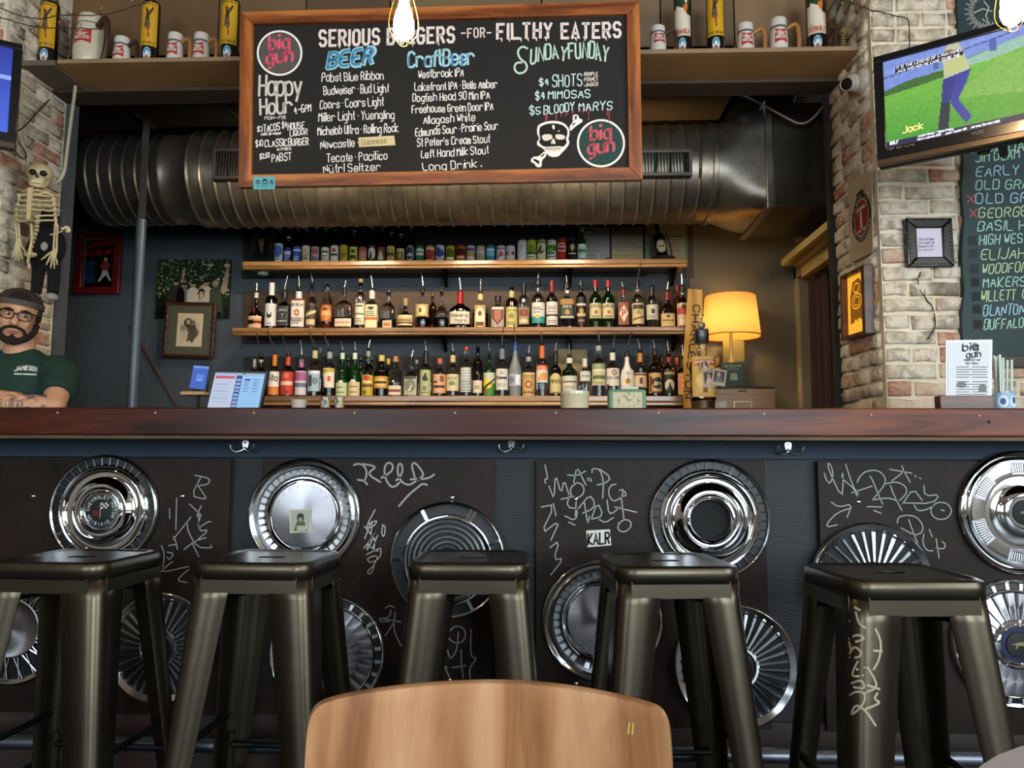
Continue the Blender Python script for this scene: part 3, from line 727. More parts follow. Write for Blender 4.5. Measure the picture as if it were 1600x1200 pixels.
def hub_turbine(px, py, r, label, tilt=0, n=34, centre='black'):
    t, Q = hub_root(px, py, r, label, tilt)
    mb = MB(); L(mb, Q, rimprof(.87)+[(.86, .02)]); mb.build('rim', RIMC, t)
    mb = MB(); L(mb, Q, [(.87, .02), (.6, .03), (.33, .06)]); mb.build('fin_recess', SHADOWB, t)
    ms = []
    for k in range(2):
        mb = MB(); rad(mb, .36*Q, .85*Q, 0, .03*Q, (.105 if k else .07)*Q, .075*Q, .035*Q, (.06 if k else .045)*Q)
        o = mb.build('turbine_fin', CHROME2 if k else SATIN, t, smooth=10, rot=(0, 0, 2*PI*k/n)); ms.append(o.data)
    for k in range(2, n):
        o = bpy.data.objects.new('turbine_fin', ms[k % 2]); COL.objects.link(o); o.parent = t; o.rotation_euler = (0, 0, 2*PI*k/n)
    mb = MB(); L(mb, Q, [(.37, .06), (.36, .12), (.34, .14), (.31, .14), (.29, .12), (.28, .1)]); mb.build('hub_ring', CHROME, t)
    mb = MB(); L(mb, Q, [(.29, .1), (.25, .105), (.24, .11)]); mb.build('black_ring', PBL, t)
    mb = MB(); L(mb, Q, [(.235, .11), (.22, .125), (.1, .13), (1e-4, .132)]); mb.build('centre_cap', BRUSH if centre != 'black' else mat('dark_cap', '#2a2c30', .25, .8), t)
    return t
def hub_vanes(px, py, r, label, tilt=0, ring=(REDE, 'x')):
    t, Q = hub_root(px, py, r, label, tilt)
    mb = MB(); L(mb, Q, rimprof(.93)); mb.build('rim', RIMC, t)
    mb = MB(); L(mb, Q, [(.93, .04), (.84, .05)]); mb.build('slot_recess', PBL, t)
    mb = MB(); n = 26
    for k in range(n): flatbar(mb, .82*Q, .94*Q, 2*PI*(k+.5)/n, .05*Q, .055*Q, .07*Q, .06*Q, .03*Q)
    tag(mb.build('slot_bars', SATIN, t, smooth=20), kind='stuff')
    mb = MB(); L(mb, Q, [(.85, .04), (.84, .075), (.82, .085), (.8, .075), (.79, .06)]); mb.build('mid_ring', CHROME, t)
    n = 26; vm = None
    for k in range(n):
        if vm: o = bpy.data.objects.new('vane', vm); COL.objects.link(o); o.parent = t; o.rotation_euler = (0, 0, 2*PI*k/n); continue
        mb = MB(); a0, a1 = 0, 2*PI/n
        P = lambda a, q, z: (q*Q*math.cos(a), q*Q*math.sin(a), z*Q)
        mb.add([P(a0, .36, .11), P(a0, .79, .045), P(a1-.03, .79, .075), P(a1-.03, .36, .13)], [(0, 1, 2, 3)], 0)
        mb.add([P(a1-.03, .36, .13), P(a1-.03, .79, .075), P(a1, .79, .045), P(a1, .36, .11)], [(0, 1, 2, 3)], 1)
        vm = mb.build('vane', [BRUSH, SATIN], t, smooth=5).data
    mb = MB(); L(mb, Q, [(.40, .08), (.38, .14), (.35, .155), (.33, .14), (.315, .15), (.295, .16), (.28, .15)]); mb.build('hub_ring', CHROME, t)
    mb = MB(); L(mb, Q, [(.28, .15), (.21, .152)]); mb.build('coloured_ring', ring[0], t)
    mb = MB(); L(mb, Q, [(.21, .152), (.2, .17), (1e-4, .18)]); mb.build('centre_cap', PBL, t)
    # small running-horse style emblem
    P = [(-.13, .03), (-.07, .035), (-.02, .05), (.05, .045), (.09, .075), (.13, .07), (.12, .045), (.09, .03), (.075, 0), (.1, -.05), (.08, -.05), (.04, -.01), (-.03, -.005), (-.06, -.05), (-.085, -.045), (-.06, .0), (-.08, .02), (-.13, .015)]
    MB().flat([(x*Q, y*Q) for x, y in P], .182*Q).build('emblem', mat('emblem_brass', '#a99a6c', .3, .8), t, smooth=0)
    return t
def hub_wire(px, py, r, label):
    t, Q = hub_root(px, py, r, label, 0)
    mb = MB(); L(mb, Q, rimprof(.9)); mb.build('rim', CHROME2, t)
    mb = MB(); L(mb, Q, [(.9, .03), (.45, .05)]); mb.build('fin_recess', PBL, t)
    mb = MB(); n = 40
    for k in range(n):
        a = 2*PI*k/n; d = .11*(1 if k % 2 else -1)
        mb.tube([(.5*Q*math.cos(a), .5*Q*math.sin(a), .09*Q), (.9*Q*math.cos(a+d), .9*Q*math.sin(a+d), .055*Q)], [.013*Q, .016*Q], 5)
    tag(mb.build('wire_spokes', CHROME2, t), kind='stuff')
    mb = MB(); L(mb, Q, [(.53, .07), (.52, .1), (.5, .11), (.48, .1), (.3, .115), (1e-4, .125)]); mb.build('satin_centre', BRUSH, t)
    return t
def hub_vents(px, py, r, label):
    t, Q = hub_root(px, py, r, label, -4)
    mb = MB(); L(mb, Q, rimprof(.9)+[(.88, .05), (.86, .07), (.8, .08), (.6, .07), (.45, .06), (.38, .1), (.33, .14), (.27, .15), (.25, .13), (.2, .13)]); mb.build('dish', CHROME, t)
    for g in range(6):
        a0 = R(60*g+30-16); a1 = R(60*g+30+16)
        arc = [a0+(a1-a0)*i/6 for i in range(7)]
        fr = [(.83*Q*math.cos(a), .83*Q*math.sin(a)) for a in arc]+[(.62*Q*math.cos(a), .62*Q*math.sin(a)) for a in arc[::-1]]
        v = MB().prism(fr, .07*Q, .088*Q).build('vent_box', BRUSH, t)
        fr2 = [(.80*Q*math.cos(a), .80*Q*math.sin(a)) for a in [a0+.03+(a1-a0-.06)*i/6 for i in range(7)]]+[(.65*Q*math.cos(a), .65*Q*math.sin(a)) for a in [a0+.03+(a1-a0-.06)*i/6 for i in range(7)][::-1]]
        MB().flat(fr2, .0885*Q).build('vent_recess', PBL, v, smooth=0)
        mb = MB()
        for i in range(10):
            a = a0+.05+(a1-a0-.1)*i/9
            flatbar(mb, .66*Q, .79*Q, a, .017*Q, .02*Q, .096*Q, .096*Q, .01*Q)
        tag(mb.build('vent_fins', SATIN, v, smooth=10), kind='stuff')
    mb = MB(); L(mb, Q, [(.2, .13), (.19, .15), (.12, .155), (1e-4, .158)]); mb.build('centre_cap', SHADOWB, t)
    B = [(-.09, -.02), (-.03, -.02), (-.035, -.04), (.035, -.04), (.03, -.02), (.09, -.02), (.08, .02), (.03, .02), (.035, .04), (-.035, .04), (-.03, .02), (-.08, .02)]
    MB().flat([(x*Q, y*Q) for x, y in B], .162*Q).build('emblem', CHROME, t, smooth=0)
    return t
h = hub_slots(165, 797, 87, 'chrome slotted hubcap with black flag emblem centre, top left on the bar front', 'cap', 0, 38, (2, 22))
h, Q = hub_satin(477, 804, 88, 'chrome hubcap with square photo sticker on its brushed satin centre')
a = Plane(PNL.o+PNL.z*.02); k = MB(); 
stk = MB().flat([a.uv(452, 796), a.uv(486, 795), a.uv(487, 831), a.uv(453, 833)], .0004).build('photo_sticker', mat('sticker_cream', '#bdb6a0', .6), None, smooth=0)
def sub(o, M): o.parent = h; o.matrix_parent_inverse = h.matrix_world.inverted() if False else (Matrix.Identity(4)); o.matrix_local = (PNL.M @ Matrix.Translation((*PNL.uv(477, 804), .004))).inverted() @ M
PLA = Plane(PNL.o+PNL.z*.02)
sub(stk, PLA.M)
cv = Canvas(22, 24, '#9ba08e'); cv.ell(.5, .68, .2, .2, '#20221c'); cv.poly([(.15, 0), (.3, .45), (.5, .6), (.72, .45), (.9, 0)], '#4a5134'); cv.ell(.5, .6, .11, .14, '#8e8a74'); cv.rect(.3, .66, .7, .8, '#1b1c18')
cv.rows(.3, .05, .9, .3, 3, '#d8d8c8', .4)
uA = PLA.uv(454.5, 830); uB = PLA.uv(484.5, 798)
o = cv.mesh('photo_print', flatmap(uA[0], uA[1], uB[0], uB[1], .0009), PRINT, None); sub(o, PLA.M); o.parent = stk; o.matrix_local = Matrix.Identity(4)
hub_rings(700, 874, 89, 'hubcap of concentric chrome rings on black, above the middle stool')
hub_slots(1108, 811, 92, 'chrome slotted hubcap with open hollow centre on the third steel panel', 'open', 8, 38, (6, 19))
h2, Q = hub_satin(940, 969, 91, 'chrome hubcap with plain blue-grey satin centre behind the fourth stool leg', 4)
hub_turbine(253, 1011, 84, 'finned turbine hubcap below the flag emblem hubcap at lower left', 0, 32)
hub_wire(24, 980, 86, 'wire spoke hubcap at the far left edge behind the first stool')
hub_vanes(512, 1021, 89, 'vaned hubcap with red enamel ring behind the second stool')
hub_turbine(1148, 1040, 92, 'finned turbine hubcap low on the third steel panel, right of the fourth stool', 6, 36)
hub_turbine(1361, 911, 91, 'finned turbine hubcap partly hidden behind the rightmost stool seat', 2, 30)
hub_vents(1592, 800, 92, 'chrome hubcap with six slatted vents cut by the right edge')
hub_vanes(1582, 1004, 93, 'vaned hubcap with blue enamel ring at the lower right edge', 5, (mat('blue_enamel', '#1c2145', .35), 'x'))

# ---------------------------------------------------------------- coat hooks
for i, (x, y, lb) in enumerate([(384, 696, 'chrome double coat hook under the bar top, leftmost of three'), (799, 696, 'chrome double coat hook under the middle of the bar top'), (1231, 699, 'chrome double coat hook under the bar top, rightmost of three')]):
    P = vplane(x, y, YBF-.0185); t = thing('coat_hook', lb, 'hook', M=P.M)
    MB().prism(chaikin([(-.013, .018), (.013, .018), (.010, -.004), (.004, -.016), (-.004, -.016), (-.010, -.004)], 2, True), 0, .004).build('base_plate', CHROME2, t, bevel=.001)
    for s in (-1, 1):
        mb = MB(); mb.tube(chaikin([(0, -.008, .004), (s*.012, -.018, .012), (s*.028, -.022, .022), (s*.038, -.012, .03), (s*.040, .002, .032)], 2), .0035, 8); mb.ball((s*.040, .004, .032), .005, 8)
        mb.build('hook_arm', CHROME2, t)
    for s in (-.006, .008): MB().ball((0, s, .004), .003, 8).build('screw', CHROME, t)

# ================================================================ STOOLS
STM = mat('gunmetal_stool_steel', '#4e473a', .33, .9, var=.15, scale=4, bump=.03, bscale=30)
STB = mat('black_steel_brace', '#15161a', .4, .7)
def make_stool():
    t = thing('bar_stool', '', 'stool')
    H, S = .745, .152
    # seat: rounded square pan with a slot
    def rsq(h, r, n=7):
        o = []
        for cx, cy, a0 in ((h-r, h-r, 0), (-h+r, h-r, 90), (-h+r, -h+r, 180), (h-r, -h+r, 270)):
            for k in range(n): a = R(a0+90*k/(n-1)); o.append((cx+r*math.cos(a), cy+r*math.sin(a)))
        return o
    mb = MB(); n = 28
    lay = [(S+.003, .05, H-.042), (S+.003, .05, H-.012), (S-.000, .047, H-.005), (S-.01, .045, H), (S-.016, .04, H-.0005), (S-.024, .036, H-.004), (S-.03, .03, H-.004)]
    vs = []
    for h_, r_, z in lay: vs += [(x, y, z) for x, y in rsq(h_, r_)]
    slot = [(.037*math.copysign(abs(math.cos(a))**.5, math.cos(a)), .019*math.copysign(abs(math.sin(a))**.8, math.sin(a))) for a in [R(90*(k//7)+90*(k % 7)/6) for k in range(28)]]
    vs += [(x, y, H-.0045) for x, y in slot]+[(x, y, H-.012) for x, y in slot]
    fs = []
    for j in range(len(lay)+1):
        for k in range(n): a, b = j*n+k, j*n+(k+1) % n; fs.append((a, b, b+n, a+n))
    mb.add(vs, fs); o = mb.build('seat', STM, t, smooth=40)
    sm = o.modifiers.new('thickness', 'SOLIDIFY'); sm.thickness = .0015; sm.offset = -1
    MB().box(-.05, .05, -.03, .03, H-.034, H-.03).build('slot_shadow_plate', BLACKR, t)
    # aprons between the legs
    for k in range(4):
        M = Matrix.Rotation(PI/2*k, 4, 'Z'); mb = MB()
        mb.box(-S+.03, S-.03, -S-.0008, -S+.002, H-.076, H-.036, M=M); mb.build('apron', STM, t)
    # legs: folded L profile, splayed
    for k in range(4):
        M = Matrix.Rotation(PI/2*k, 4, 'Z'); mb = MB()
        zs = [H-.03, H-.09, H-.2, H-.4, .14, .0]
        rows = []
        for z in zs:
            f = (H-.03-z)/(H-.03); c = S-.003+.062*f; wd = .104-.042*f; r = .034-.012*f
            prof = [(c-wd, c), (c-r-.001, c)]+[(c-r+r*math.sin(R(a)), c-r+r*math.cos(R(a))) for a in (15, 32, 45, 58, 75)]+[(c, c-r-.001), (c, c-wd)]
            rows.append([(x, -y, z) for x, y in prof])
        m = len(rows[0]); vs = sum(rows, []); fs = [(j*m+i, j*m+i+1, (j+1)*m+i+1, (j+1)*m+i) for j in range(len(rows)-1) for i in range(m-1)]
        mb.add(vs, fs, 0, M); o = mb.build('leg', STM, t, smooth=40)
        sm = o.modifiers.new('thickness', 'SOLIDIFY'); sm.thickness = .003; sm.offset = 1
        # raised groove near the foot
        c = S-.003+.062*.74; mb = MB()
        pts = [(.0, .0), (.0, .16), (.005, .168), (.010, .168), (.015, .16), (.015, .0)]
        f0 = M @ Matrix.Translation((c-.016, -c+.004, .06)) @ Matrix.Rotation(R(45), 4, 'Z') @ Matrix.Rotation(R(90-6.2), 4, 'X')
        mb.prism([(x-.007, y) for x, y in pts], 0.0, .006, M=f0); g = mb.build('pressed_rib', STM, o)
        MB().box(-.02, .02, -.02, .02, 0, .012, M=M @ Matrix.Translation((S+.045, -S-.045, 0)) @ Matrix.Rotation(R(45), 4, 'Z')).build('rubber_foot', STB, o)
    for s in (-1, 1):
        MB().tube([(-S+.02, -s*(S-.02), H-.1), (0, 0, H-.085), (S-.02, s*(S-.02), H-.1)], .006, 6).build('cross_brace', STB, t)
    for k, z in enumerate((.19, .28, .19, .28)):
        M = Matrix.Rotation(PI/2*k, 4, 'Z'); f = (H-.03-z)/(H-.03); c = S-.012+.062*f
        mb = MB(); mb.tube([(-c+.02, -c+.004, z), (c-.02, -c+.004, z)], .009, 8, M=M); mb.build('footrest_bar', STB, t)
    return t
st0 = make_stool()
HS = .745
spots = []
for i, (fx0, fx1, fy, rz, lb) in enumerate([(-25, 172, 872, -3, 'gunmetal metal bar stool at the far left'), (299, 488, 877, -1.5, 'gunmetal metal bar stool, second from the left, under the photo sticker hubcap'),
        (637, 824, 877, 1, 'gunmetal metal bar stool in the middle, right behind the wooden chair'), (958, 1155, 877, 5, 'gunmetal metal bar stool, fourth from the left, below the letter sticker'),
        (1330, 1546, 899, 3, 'gunmetal metal bar stool at the right with a silver scrawl on its front leg')]):
    wpx = fx1-fx0; d = .298*F/wpx; q = PY((fx0+fx1)/2, fy, d)
    o = st0 if i == 0 else copy_tree(st0)
    p = PZ((fx0+fx1)/2, fy, HS); Yc = p.y+.15
    Yc = (d+p.y)/2+.15
    q = PY((fx0+fx1)/2, fy, Yc-.15)
    o.location = (q.x-.002, Yc, 0); o.rotation_euler = (0, 0, R(rz)); tag(o, lb, 'stool'); spots.append(o)
# scrawl on the leg of the right stool
lg = spots[4]; Mleg = lg.matrix_basis
x0, y0 = lg.location.x, lg.location.y
PLg = Plane((0, y0-.155-.04, 0)) 
S_ = [[(375,385),(400,400)],[(350,455),(430,455)],[(380,410),(395,470),(430,490)],[(345,545),(390,520),(430,545),(380,560)],[(350,620),(370,580),(410,610),(400,640),(350,640)],[(390,660),(350,740),(420,730)],[(360,770),(410,750),(430,800),(370,790)],[(350,830),(380,810),(430,820),(420,880),(350,940),(380,870),(440,920),(480,985)],[(480,495),(510,560),(500,650),(470,700)],[(470,605),(512,608)],[(440,690),(500,790),(420,820)],[(440,780),(500,800)],[(490,820),(470,850),(510,870),(430,900)],[(355,600),(345,560)],[(430,690),(385,700)]]
legs = [c for c in lg.children if c.name.startswith('leg')]
Mi = Mleg.inverted(); mb = MB(); LP = Plane(Mleg @ Vector((0, -.19, 0)), Mleg.to_3x3() @ Vector((1, 0, 0)))
for s_ in S_:
    L_ = [Mi @ (LP.o+LP.x*u+LP.y*v) for u, v in [LP.uv(x/3.242+1220, y/3.242+830) for x, y in chaikin(s_, 2)]]
    b_ = MB(); b_.ribbon([(p.x, p.z) for p in L_], .0046, 0)
    # along the camera ray onto the leg
    cl = Mi @ CO; vs = []
    for x, z, _ in b_.v:
        p = Vector((x, -.19, z)); d = (p-cl).normalized(); q = on_surface(legs[3], [p], d, .0012)[0]
        q2 = on_surface(legs[0], [p], d, .0012)[0]
        vs.append(min((q, q2), key=lambda w: (Vector(w)-p).length if Vector(w) != p else 9))
    mb.add(vs, b_.f)
mb.build('scrawl', mat('faded_silver_marker', '#9c917a', .6), legs[0], smooth=0)

# ================================================================ FOREGROUND CHAIR + TABLE
def loft_back():
    """bent plywood back rest, outline in photo pixels at about 0.92 m"""
    t = thing('dining_chair', 'bent plywood dining chair back in the foreground, scuffed orange-brown', 'chair')
    Yc = .92
    N = 26; top = []
    xs_ = [(492, 1130), (496, 1108), (504, 1091), (520, 1081), (566, 1073), (640, 1067), (720, 1063), (800, 1062), (880, 1067), (950, 1076), (1005, 1086), (1024, 1092), (1034, 1106), (1040, 1130)]
    P = Plane((0, Yc, 0)); pts = [P.uv(x, y) for x, y in xs_]
    l, r = P.uv(478, 1330), P.uv(1052, 1330); botz = .48
    out = [(l[0], botz)]+[P.uv(484, 1220)]+pts+[P.uv(1046, 1220)]+[(r[0], botz)]
    out = chaikin(out, 1)
    cx = (l[0]+r[0])/2; hw = (r[0]-l[0])/2
    # fill as a grid: for each column a top and bottom
    cols = 40; mbv = []; fs = []; rows_ = 16
    def top_at(x):
        T = sorted(pts+[P.uv(484, 1220), P.uv(1046, 1220), (l[0], botz), (r[0], botz)], key=lambda p: p[0])
        xs2 = [p[0] for p in T]; zs2 = [p[1] for p in T]
        return float(np.interp(x, xs2, zs2))
    T = [(l[0], botz+.02)]+[P.uv(484, 1220)]+pts+[P.uv(1046, 1220)]+[(r[0], botz+.02)]
    T = chaikin(T, 2)
    # even ring resample by arc position
    for j in range(rows_+1):
        f = j/rows_
        for x, z in T:
            zz = botz+(z-botz)*f; y = Yc+((x-cx)/hw)**2*(-.035)+.03*(1-abs((zz-.62)/.16)**2)*0
            mbv.append((x, y-(zz-.7)*.12, zz))
    n = len(T)
    for j in range(rows_):
        for i in range(n-1): fs.append((j*n+i, j*n+i+1, (j+1)*n+i+1, (j+1)*n+i))
    m = MB(); m.add(mbv, fs)
    o = m.build('backrest', wood('scuffed_plywood', '#6f4326', '#9e6f48', '#bd9068', 2, .9, .33, .3, .08), t, smooth=60)
    s = o.modifiers.new('thickness', 'SOLIDIFY'); s.thickness = .012; s.offset = 0
    b = o.modifiers.new('bevel', 'BEVEL'); b.width = .004; b.segments = 3; b.limit_method = 'ANGLE'; b.angle_limit = R(40)
    # seat and legs stand below the frame
    MB().prism(chaikin([(-.2, -.2), (.2, -.2), (.19, .2), (-.19, .2)], 3, True), .445, .458, M=Matrix.Translation((cx, Yc-.22, 0))).build('seat', MATS['scuffed_plywood'], t, bevel=.004)
    LG = mat('chair_leg_black_steel', '#1a1a1c', .4, .8)
    for s1 in (-1, 1):
        for s2 in (-1, 1): MB().tube([(cx+s1*.15, Yc-.22+s2*.13, .44), (cx+s1*.21, Yc-.22+s2*.21, 0)], .011, 8).build('leg', LG, t)
        MB().tube([(cx+s1*.12, Yc-.06, .44), (cx+s1*.13, Yc+.01, .5), (cx+s1*.13, Yc+.012, .62)], .009, 8).build('back_stay', LG, t)
    # pale chip
    mb = MB()
    for x in (977.5, 983.5):
        b_ = MB(); b_.ribbon([P.uv(x, 1134), P.uv(x+1.3, 1117)], .0017, 0)
        mb.add(on_surface(o, [(u, Yc, v) for u, v, _ in b_.v], (0, 1, 0), .0008), b_.f)
    mb.build('yellow_chip', mat('chip_yellow', '#c9ae4e', .6), t, smooth=0)
    return t
loft_back()
t = thing('side_table', 'pale grey round tabletop with brown edge at the bottom right corner', 'table')
c = PZ(1600, 1163, .745); cx, cy = c.x+.135, c.y-.255
mb = MB().lathe([(1e-4, .715), (.28, .715), (.292, .722), (.292, .739), (.288, .744)], 48, M=Matrix.Translation((cx, cy, 0))); mb.build('table_edge', mat('red_brown_edge', '#6a3726', .4), t)
MB().lathe([(.2885, .742), (.286, .7455), (1e-4, .7455)], 48, M=Matrix.Translation((cx, cy, 0)), cap=False).build('tabletop', mat('pale_laminate', '#a59a9c', .3, var=.05), t)
MB().lathe([(.16, 0), (.16, .012), (.03, .03), (.028, .71), (.09, .715)], 24, M=Matrix.Translation((cx, cy, 0))).build('pedestal', mat('chair_leg_black_steel', '#1a1a1c'), t)
# ================================================================ DUCT
GALV = mat('galvanised_steel', '#77736a', .36, .85, var=.3, scale=7, bump=.06, bscale=30)
GALV2 = mat('dull_galvanised_steel', '#5d5c59', .42, .85, var=.25, scale=9, bump=.05)
YD = 4.58
A_ = PY(205, 212, YD-.0); ztop = PY(600, 208, YD).z; zbot = PY(600, 346, YD-.05).z
ZD = (ztop+zbot)/2; RD = (ztop-zbot)/2
MX = lambda x: Matrix.Translation((x, YD, ZD)) @ Matrix.Rotation(R(90), 4, 'Y')
dx = lambda px: PY(px, 278, YD-RD*.7).x
duct = thing('ventilation_duct', 'large ribbed galvanised round duct running under the ceiling behind the chalkboard', 'duct')
def ribbed(x0, x1, r, step, name, m):
    pr = []; x = x0
    while x < x1-step:
        pr += [(r, x-x0), (r, x-x0+step*.72), (r+.006, x-x0+step*.76), (r+.010, x-x0+step*.82), (r+.006, x-x0+step*.88), (r, x-x0+step*.93)]; x += step
    pr += [(r, x1-x0)]
    return MB().lathe(pr, 56, M=MX(x0), cap=False).build(name, m, duct, smooth=50)
X0, X1, X2, X3, X4 = XL-.25, dx(248), dx(302), dx(1118), dx(1192)
ribbed(X0, X1, RD*.93, .075, 'ribbed_section', GALV2)
MB().lathe([(RD*.93, 0), (RD*.95, .01), (RD*.95, .03), (RD*.93, .04), (RD*.94, (X2-X1)*.5), (RD*.99, (X2-X1)*.9), (RD*1.02, (X2-X1)*.93), (RD*1.02, (X2-X1)*.97), (RD, X2-X1)], 56, M=MX(X1), cap=False).build('smooth_collar', GALV, duct, smooth=50)
ribbed(X2, X3, RD, .086, 'ribbed_section', GALV)
MB().lathe([(RD, -.03), (RD+.012, -.025), (RD+.012, -.0), (RD, .005)], 56, M=MX(X3), cap=False).build('joint_collar', GALV, duct, smooth=50)
# transition to the square box
mb = MB(); n = 48; vs = []; K = 7
for j in range(K+1):
    f = j/K; p = 2+8*f*f
    for k in range(n):
        a = 2*PI*k/n; c, s_ = math.cos(a), math.sin(a); g = (abs(c)**p+abs(s_)**p)**(-1/p)
        rr = RD*(1+.04*f); vs.append((X3+(X4-X3)*f, YD+rr*g*c, ZD+rr*g*s_))
mb.add(vs, [(j*n+k, (j+1)*n+k, (j+1)*n+(k+1) % n, j*n+(k+1) % n) for j in range(K) for k in range(n)])
mb.build('transition', GALV, duct, smooth=50)
rb = RD*1.05
MB().box(X4-.012, X4+.03, YD-rb-.012, YD+rb+.012, ZD-rb-.012, ZD+rb+.012).build('seam_flange', GALV, duct, bevel=.004)
MB().box(X4+.03, XW-.002, YD-rb, YD+rb, ZD-rb, ZD+rb).build('square_section', mat('dark_duct_steel', '#4a463d', .45, .8, var=.2, scale=5), duct, bevel=.006)
def register(px0, py0, px1, py1, nb):
    a = PY(px0, py1, YD-RD-.03); b = PY(px1, py0, YD-RD-.03); y = YD-RD-.035
    g = MB()
    w = .018; x0, x1, z0, z1 = a.x, b.x, a.z, b.z
    for q in ((x0, x1, z0, z0+w), (x0, x1, z1-w, z1), (x0, x0+w, z0+w, z1-w), (x1-w, x1, z0+w, z1-w)): g.box(q[0], q[1], y, y+.09, q[2], q[3])
    o = g.build('grille_frame', GALV2, duct, smooth=0, bevel=.002)
    MB().box(x0+w, x1-w, y+.05, y+.08, z0+w, z1-w).build('grille_back', PBL, o)
    for i in range(nb):
        x = x0+w+(x1-x0-2*w)*(i+.5)/nb; MB().box(x-.0016, x+.0016, y+.008, y+.03, z0+w, z1-w).build('grille_bar', mat('grille_bar_steel', '#1c1c1a', .8), o)
register(331, 231, 402, 280, 13); register(972, 233, 1081, 275, 20)
# strap pole in front of the duct
t = thing('support_pole', 'slate blue steel pole from ceiling to floor in front of the duct', 'pole', (PY(213, 500, 4.25).x, 4.25, 0))
MB().lathe([(.028, 0), (.028, 2.38)], 20).build('pole', mat('slate_pole_paint', '#4a5560', .4, .2, var=.1), t)
MB().box(-.02, .02, -.004, .004, 2.38, 3.06).build('upper_strap', mat('dull_strap', '#4c4d4c', .5, .5), t)
MB().lathe([(.05, 0), (.05, .012), (.03, .02)], 20).build('foot_flange', mat('slate_pole_paint', ''), t)
# ceiling conduits
for a, b in (((175, 148, 4.0), (240, 200, 4.9)), ((335, 146, 4.0), (372, 184, 4.7))):
    p = PZ(a[0], a[1], 3.045); q = PZ(b[0], b[1], 3.045)
    tag(MB().tube([p, q], .012, 8).build('conduit', mat('dull_strap', '')), 'dark steel conduit fixed under the ceiling, %s one' % ('left' if a[0] < 200 else 'right'), 'conduit')
# void cables
CW = mat('white_cable', '#b9b2a2', .5)
def cable(pts, r, m, label, cat='cable', it=3, name='cable'):
    return tag(MB().tube(chaikin([tuple(p) for p in pts], it), r, 6).build(name, m), label, cat)
cable([PY(1155, 147, 4.3), PY(1185, 160, 4.2), PY(1225, 182, 4.2), PY(1252, 196, 4.2), PY(1272, 185, 4.2), PY(1290, 160, 4.1), PY(1310, 148, 4.0)], .006, CW, 'white cable sagging in the dark gap right of the ceiling panel')
cable([PY(1233, 178, 4.35), PY(1240, 165, 4.35), PY(1245, 146, 4.35)], .004, CW, 'short white wire end hanging in the dark gap')

# ================================================================ BACK SHELVES
YS = 5.0
SHW = wood('honey_pine_moulding', '#5f3f1f', '#946a38', '#bd9159', 0, 1.0, .32, .3, .1)
BRD = wood('dark_stained_backboard', '#140c07', '#2b1b10', '#4a311c', 0, .8, .55, 0, .1)
zs = [PY(730, 407.5, YS).z, PY(730, 512.5, YS).z, PY(730, 619.5, YS).z]
ze = [PY(730, 420, YS).z, PY(730, 524, YS).z, PY(730, 634, YS).z]
xr = [(378, 1075), (366, 1079), (355, 1086)]
nm = ['top', 'middle', 'bottom']
lbs = ['topmost of the three pine back bar shelves, holding beer bottles and cans', 'middle pine back bar shelf crowded with whiskey bottles', 'lowest pine back bar shelf with vodka, gin and rum bottles']
for i in range(3):
    t = thing('back_bar_shelf', lbs[i], 'shelf', group='back bar shelves'); x0 = PY(xr[i][0], 450, YS).x; x1 = PY(xr[i][1], 450, YS).x
    h = zs[i]-ze[i]
    MB().box(x0, x1, YS, YB-.035, zs[i]-.02, zs[i]).build('shelf_board', SHW, t, bevel=.002)
    MB().box(x0, x1, YS-.012, YS-.0005, zs[i]-h*.55, zs[i]+.004).build('upper_moulding', SHW, t, bevel=.005, seg=3)
    MB().box(x0+.004, x1-.004, YS-.022, YS-.0005, zs[i]-h*1.02, zs[i]-h*.6).build('lower_moulding', SHW, t, bevel=.008, seg=3)
    for px in (690, 893, 1060) if i < 2 else (520, 893):
        x = PY(px, 450, YS).x; mb = MB(); mb.add([(x-.01, YS+.04, zs[i]-.021), (x+.01, YS+.04, zs[i]-.021), (x-.01, YB-.036, zs[i]-.021), (x+.01, YB-.036, zs[i]-.021), (x-.01, YB-.036, zs[i]-.12), (x+.01, YB-.036, zs[i]-.12)], [(0, 1, 3, 2), (0, 4, 5, 1), (0, 2, 4), (1, 5, 3), (2, 3, 5, 4)])
        mb.build('bracket', mat('dark_iron', ''), t)
for (px0, px1, py0, py1), m in (((378, 1010, 347, 434), mat('black_backboard', '#0d0a08', .7, var=.3)), ((378, 1080, 452, 536), BRD), ((378, 1080, 556, 640), BRD)):
    a = PY(px0, py1, YB-.03); b = PY(px1, py0, YB-.03)
    tag(MB().box(a.x, b.x, YB-.03, YB-.001, a.z, b.z).build('backboard', m), kind='structure')
tag(MB().box(PY(1074, 400, YB).x-.02, PY(1083, 400, YB).x, YB-.012, YB-.001, PY(1080, 434, YB).z, PY(1080, 346, YB).z).build('backboard', mat('grey_backboard', '#4a4136', .6)), kind='structure')

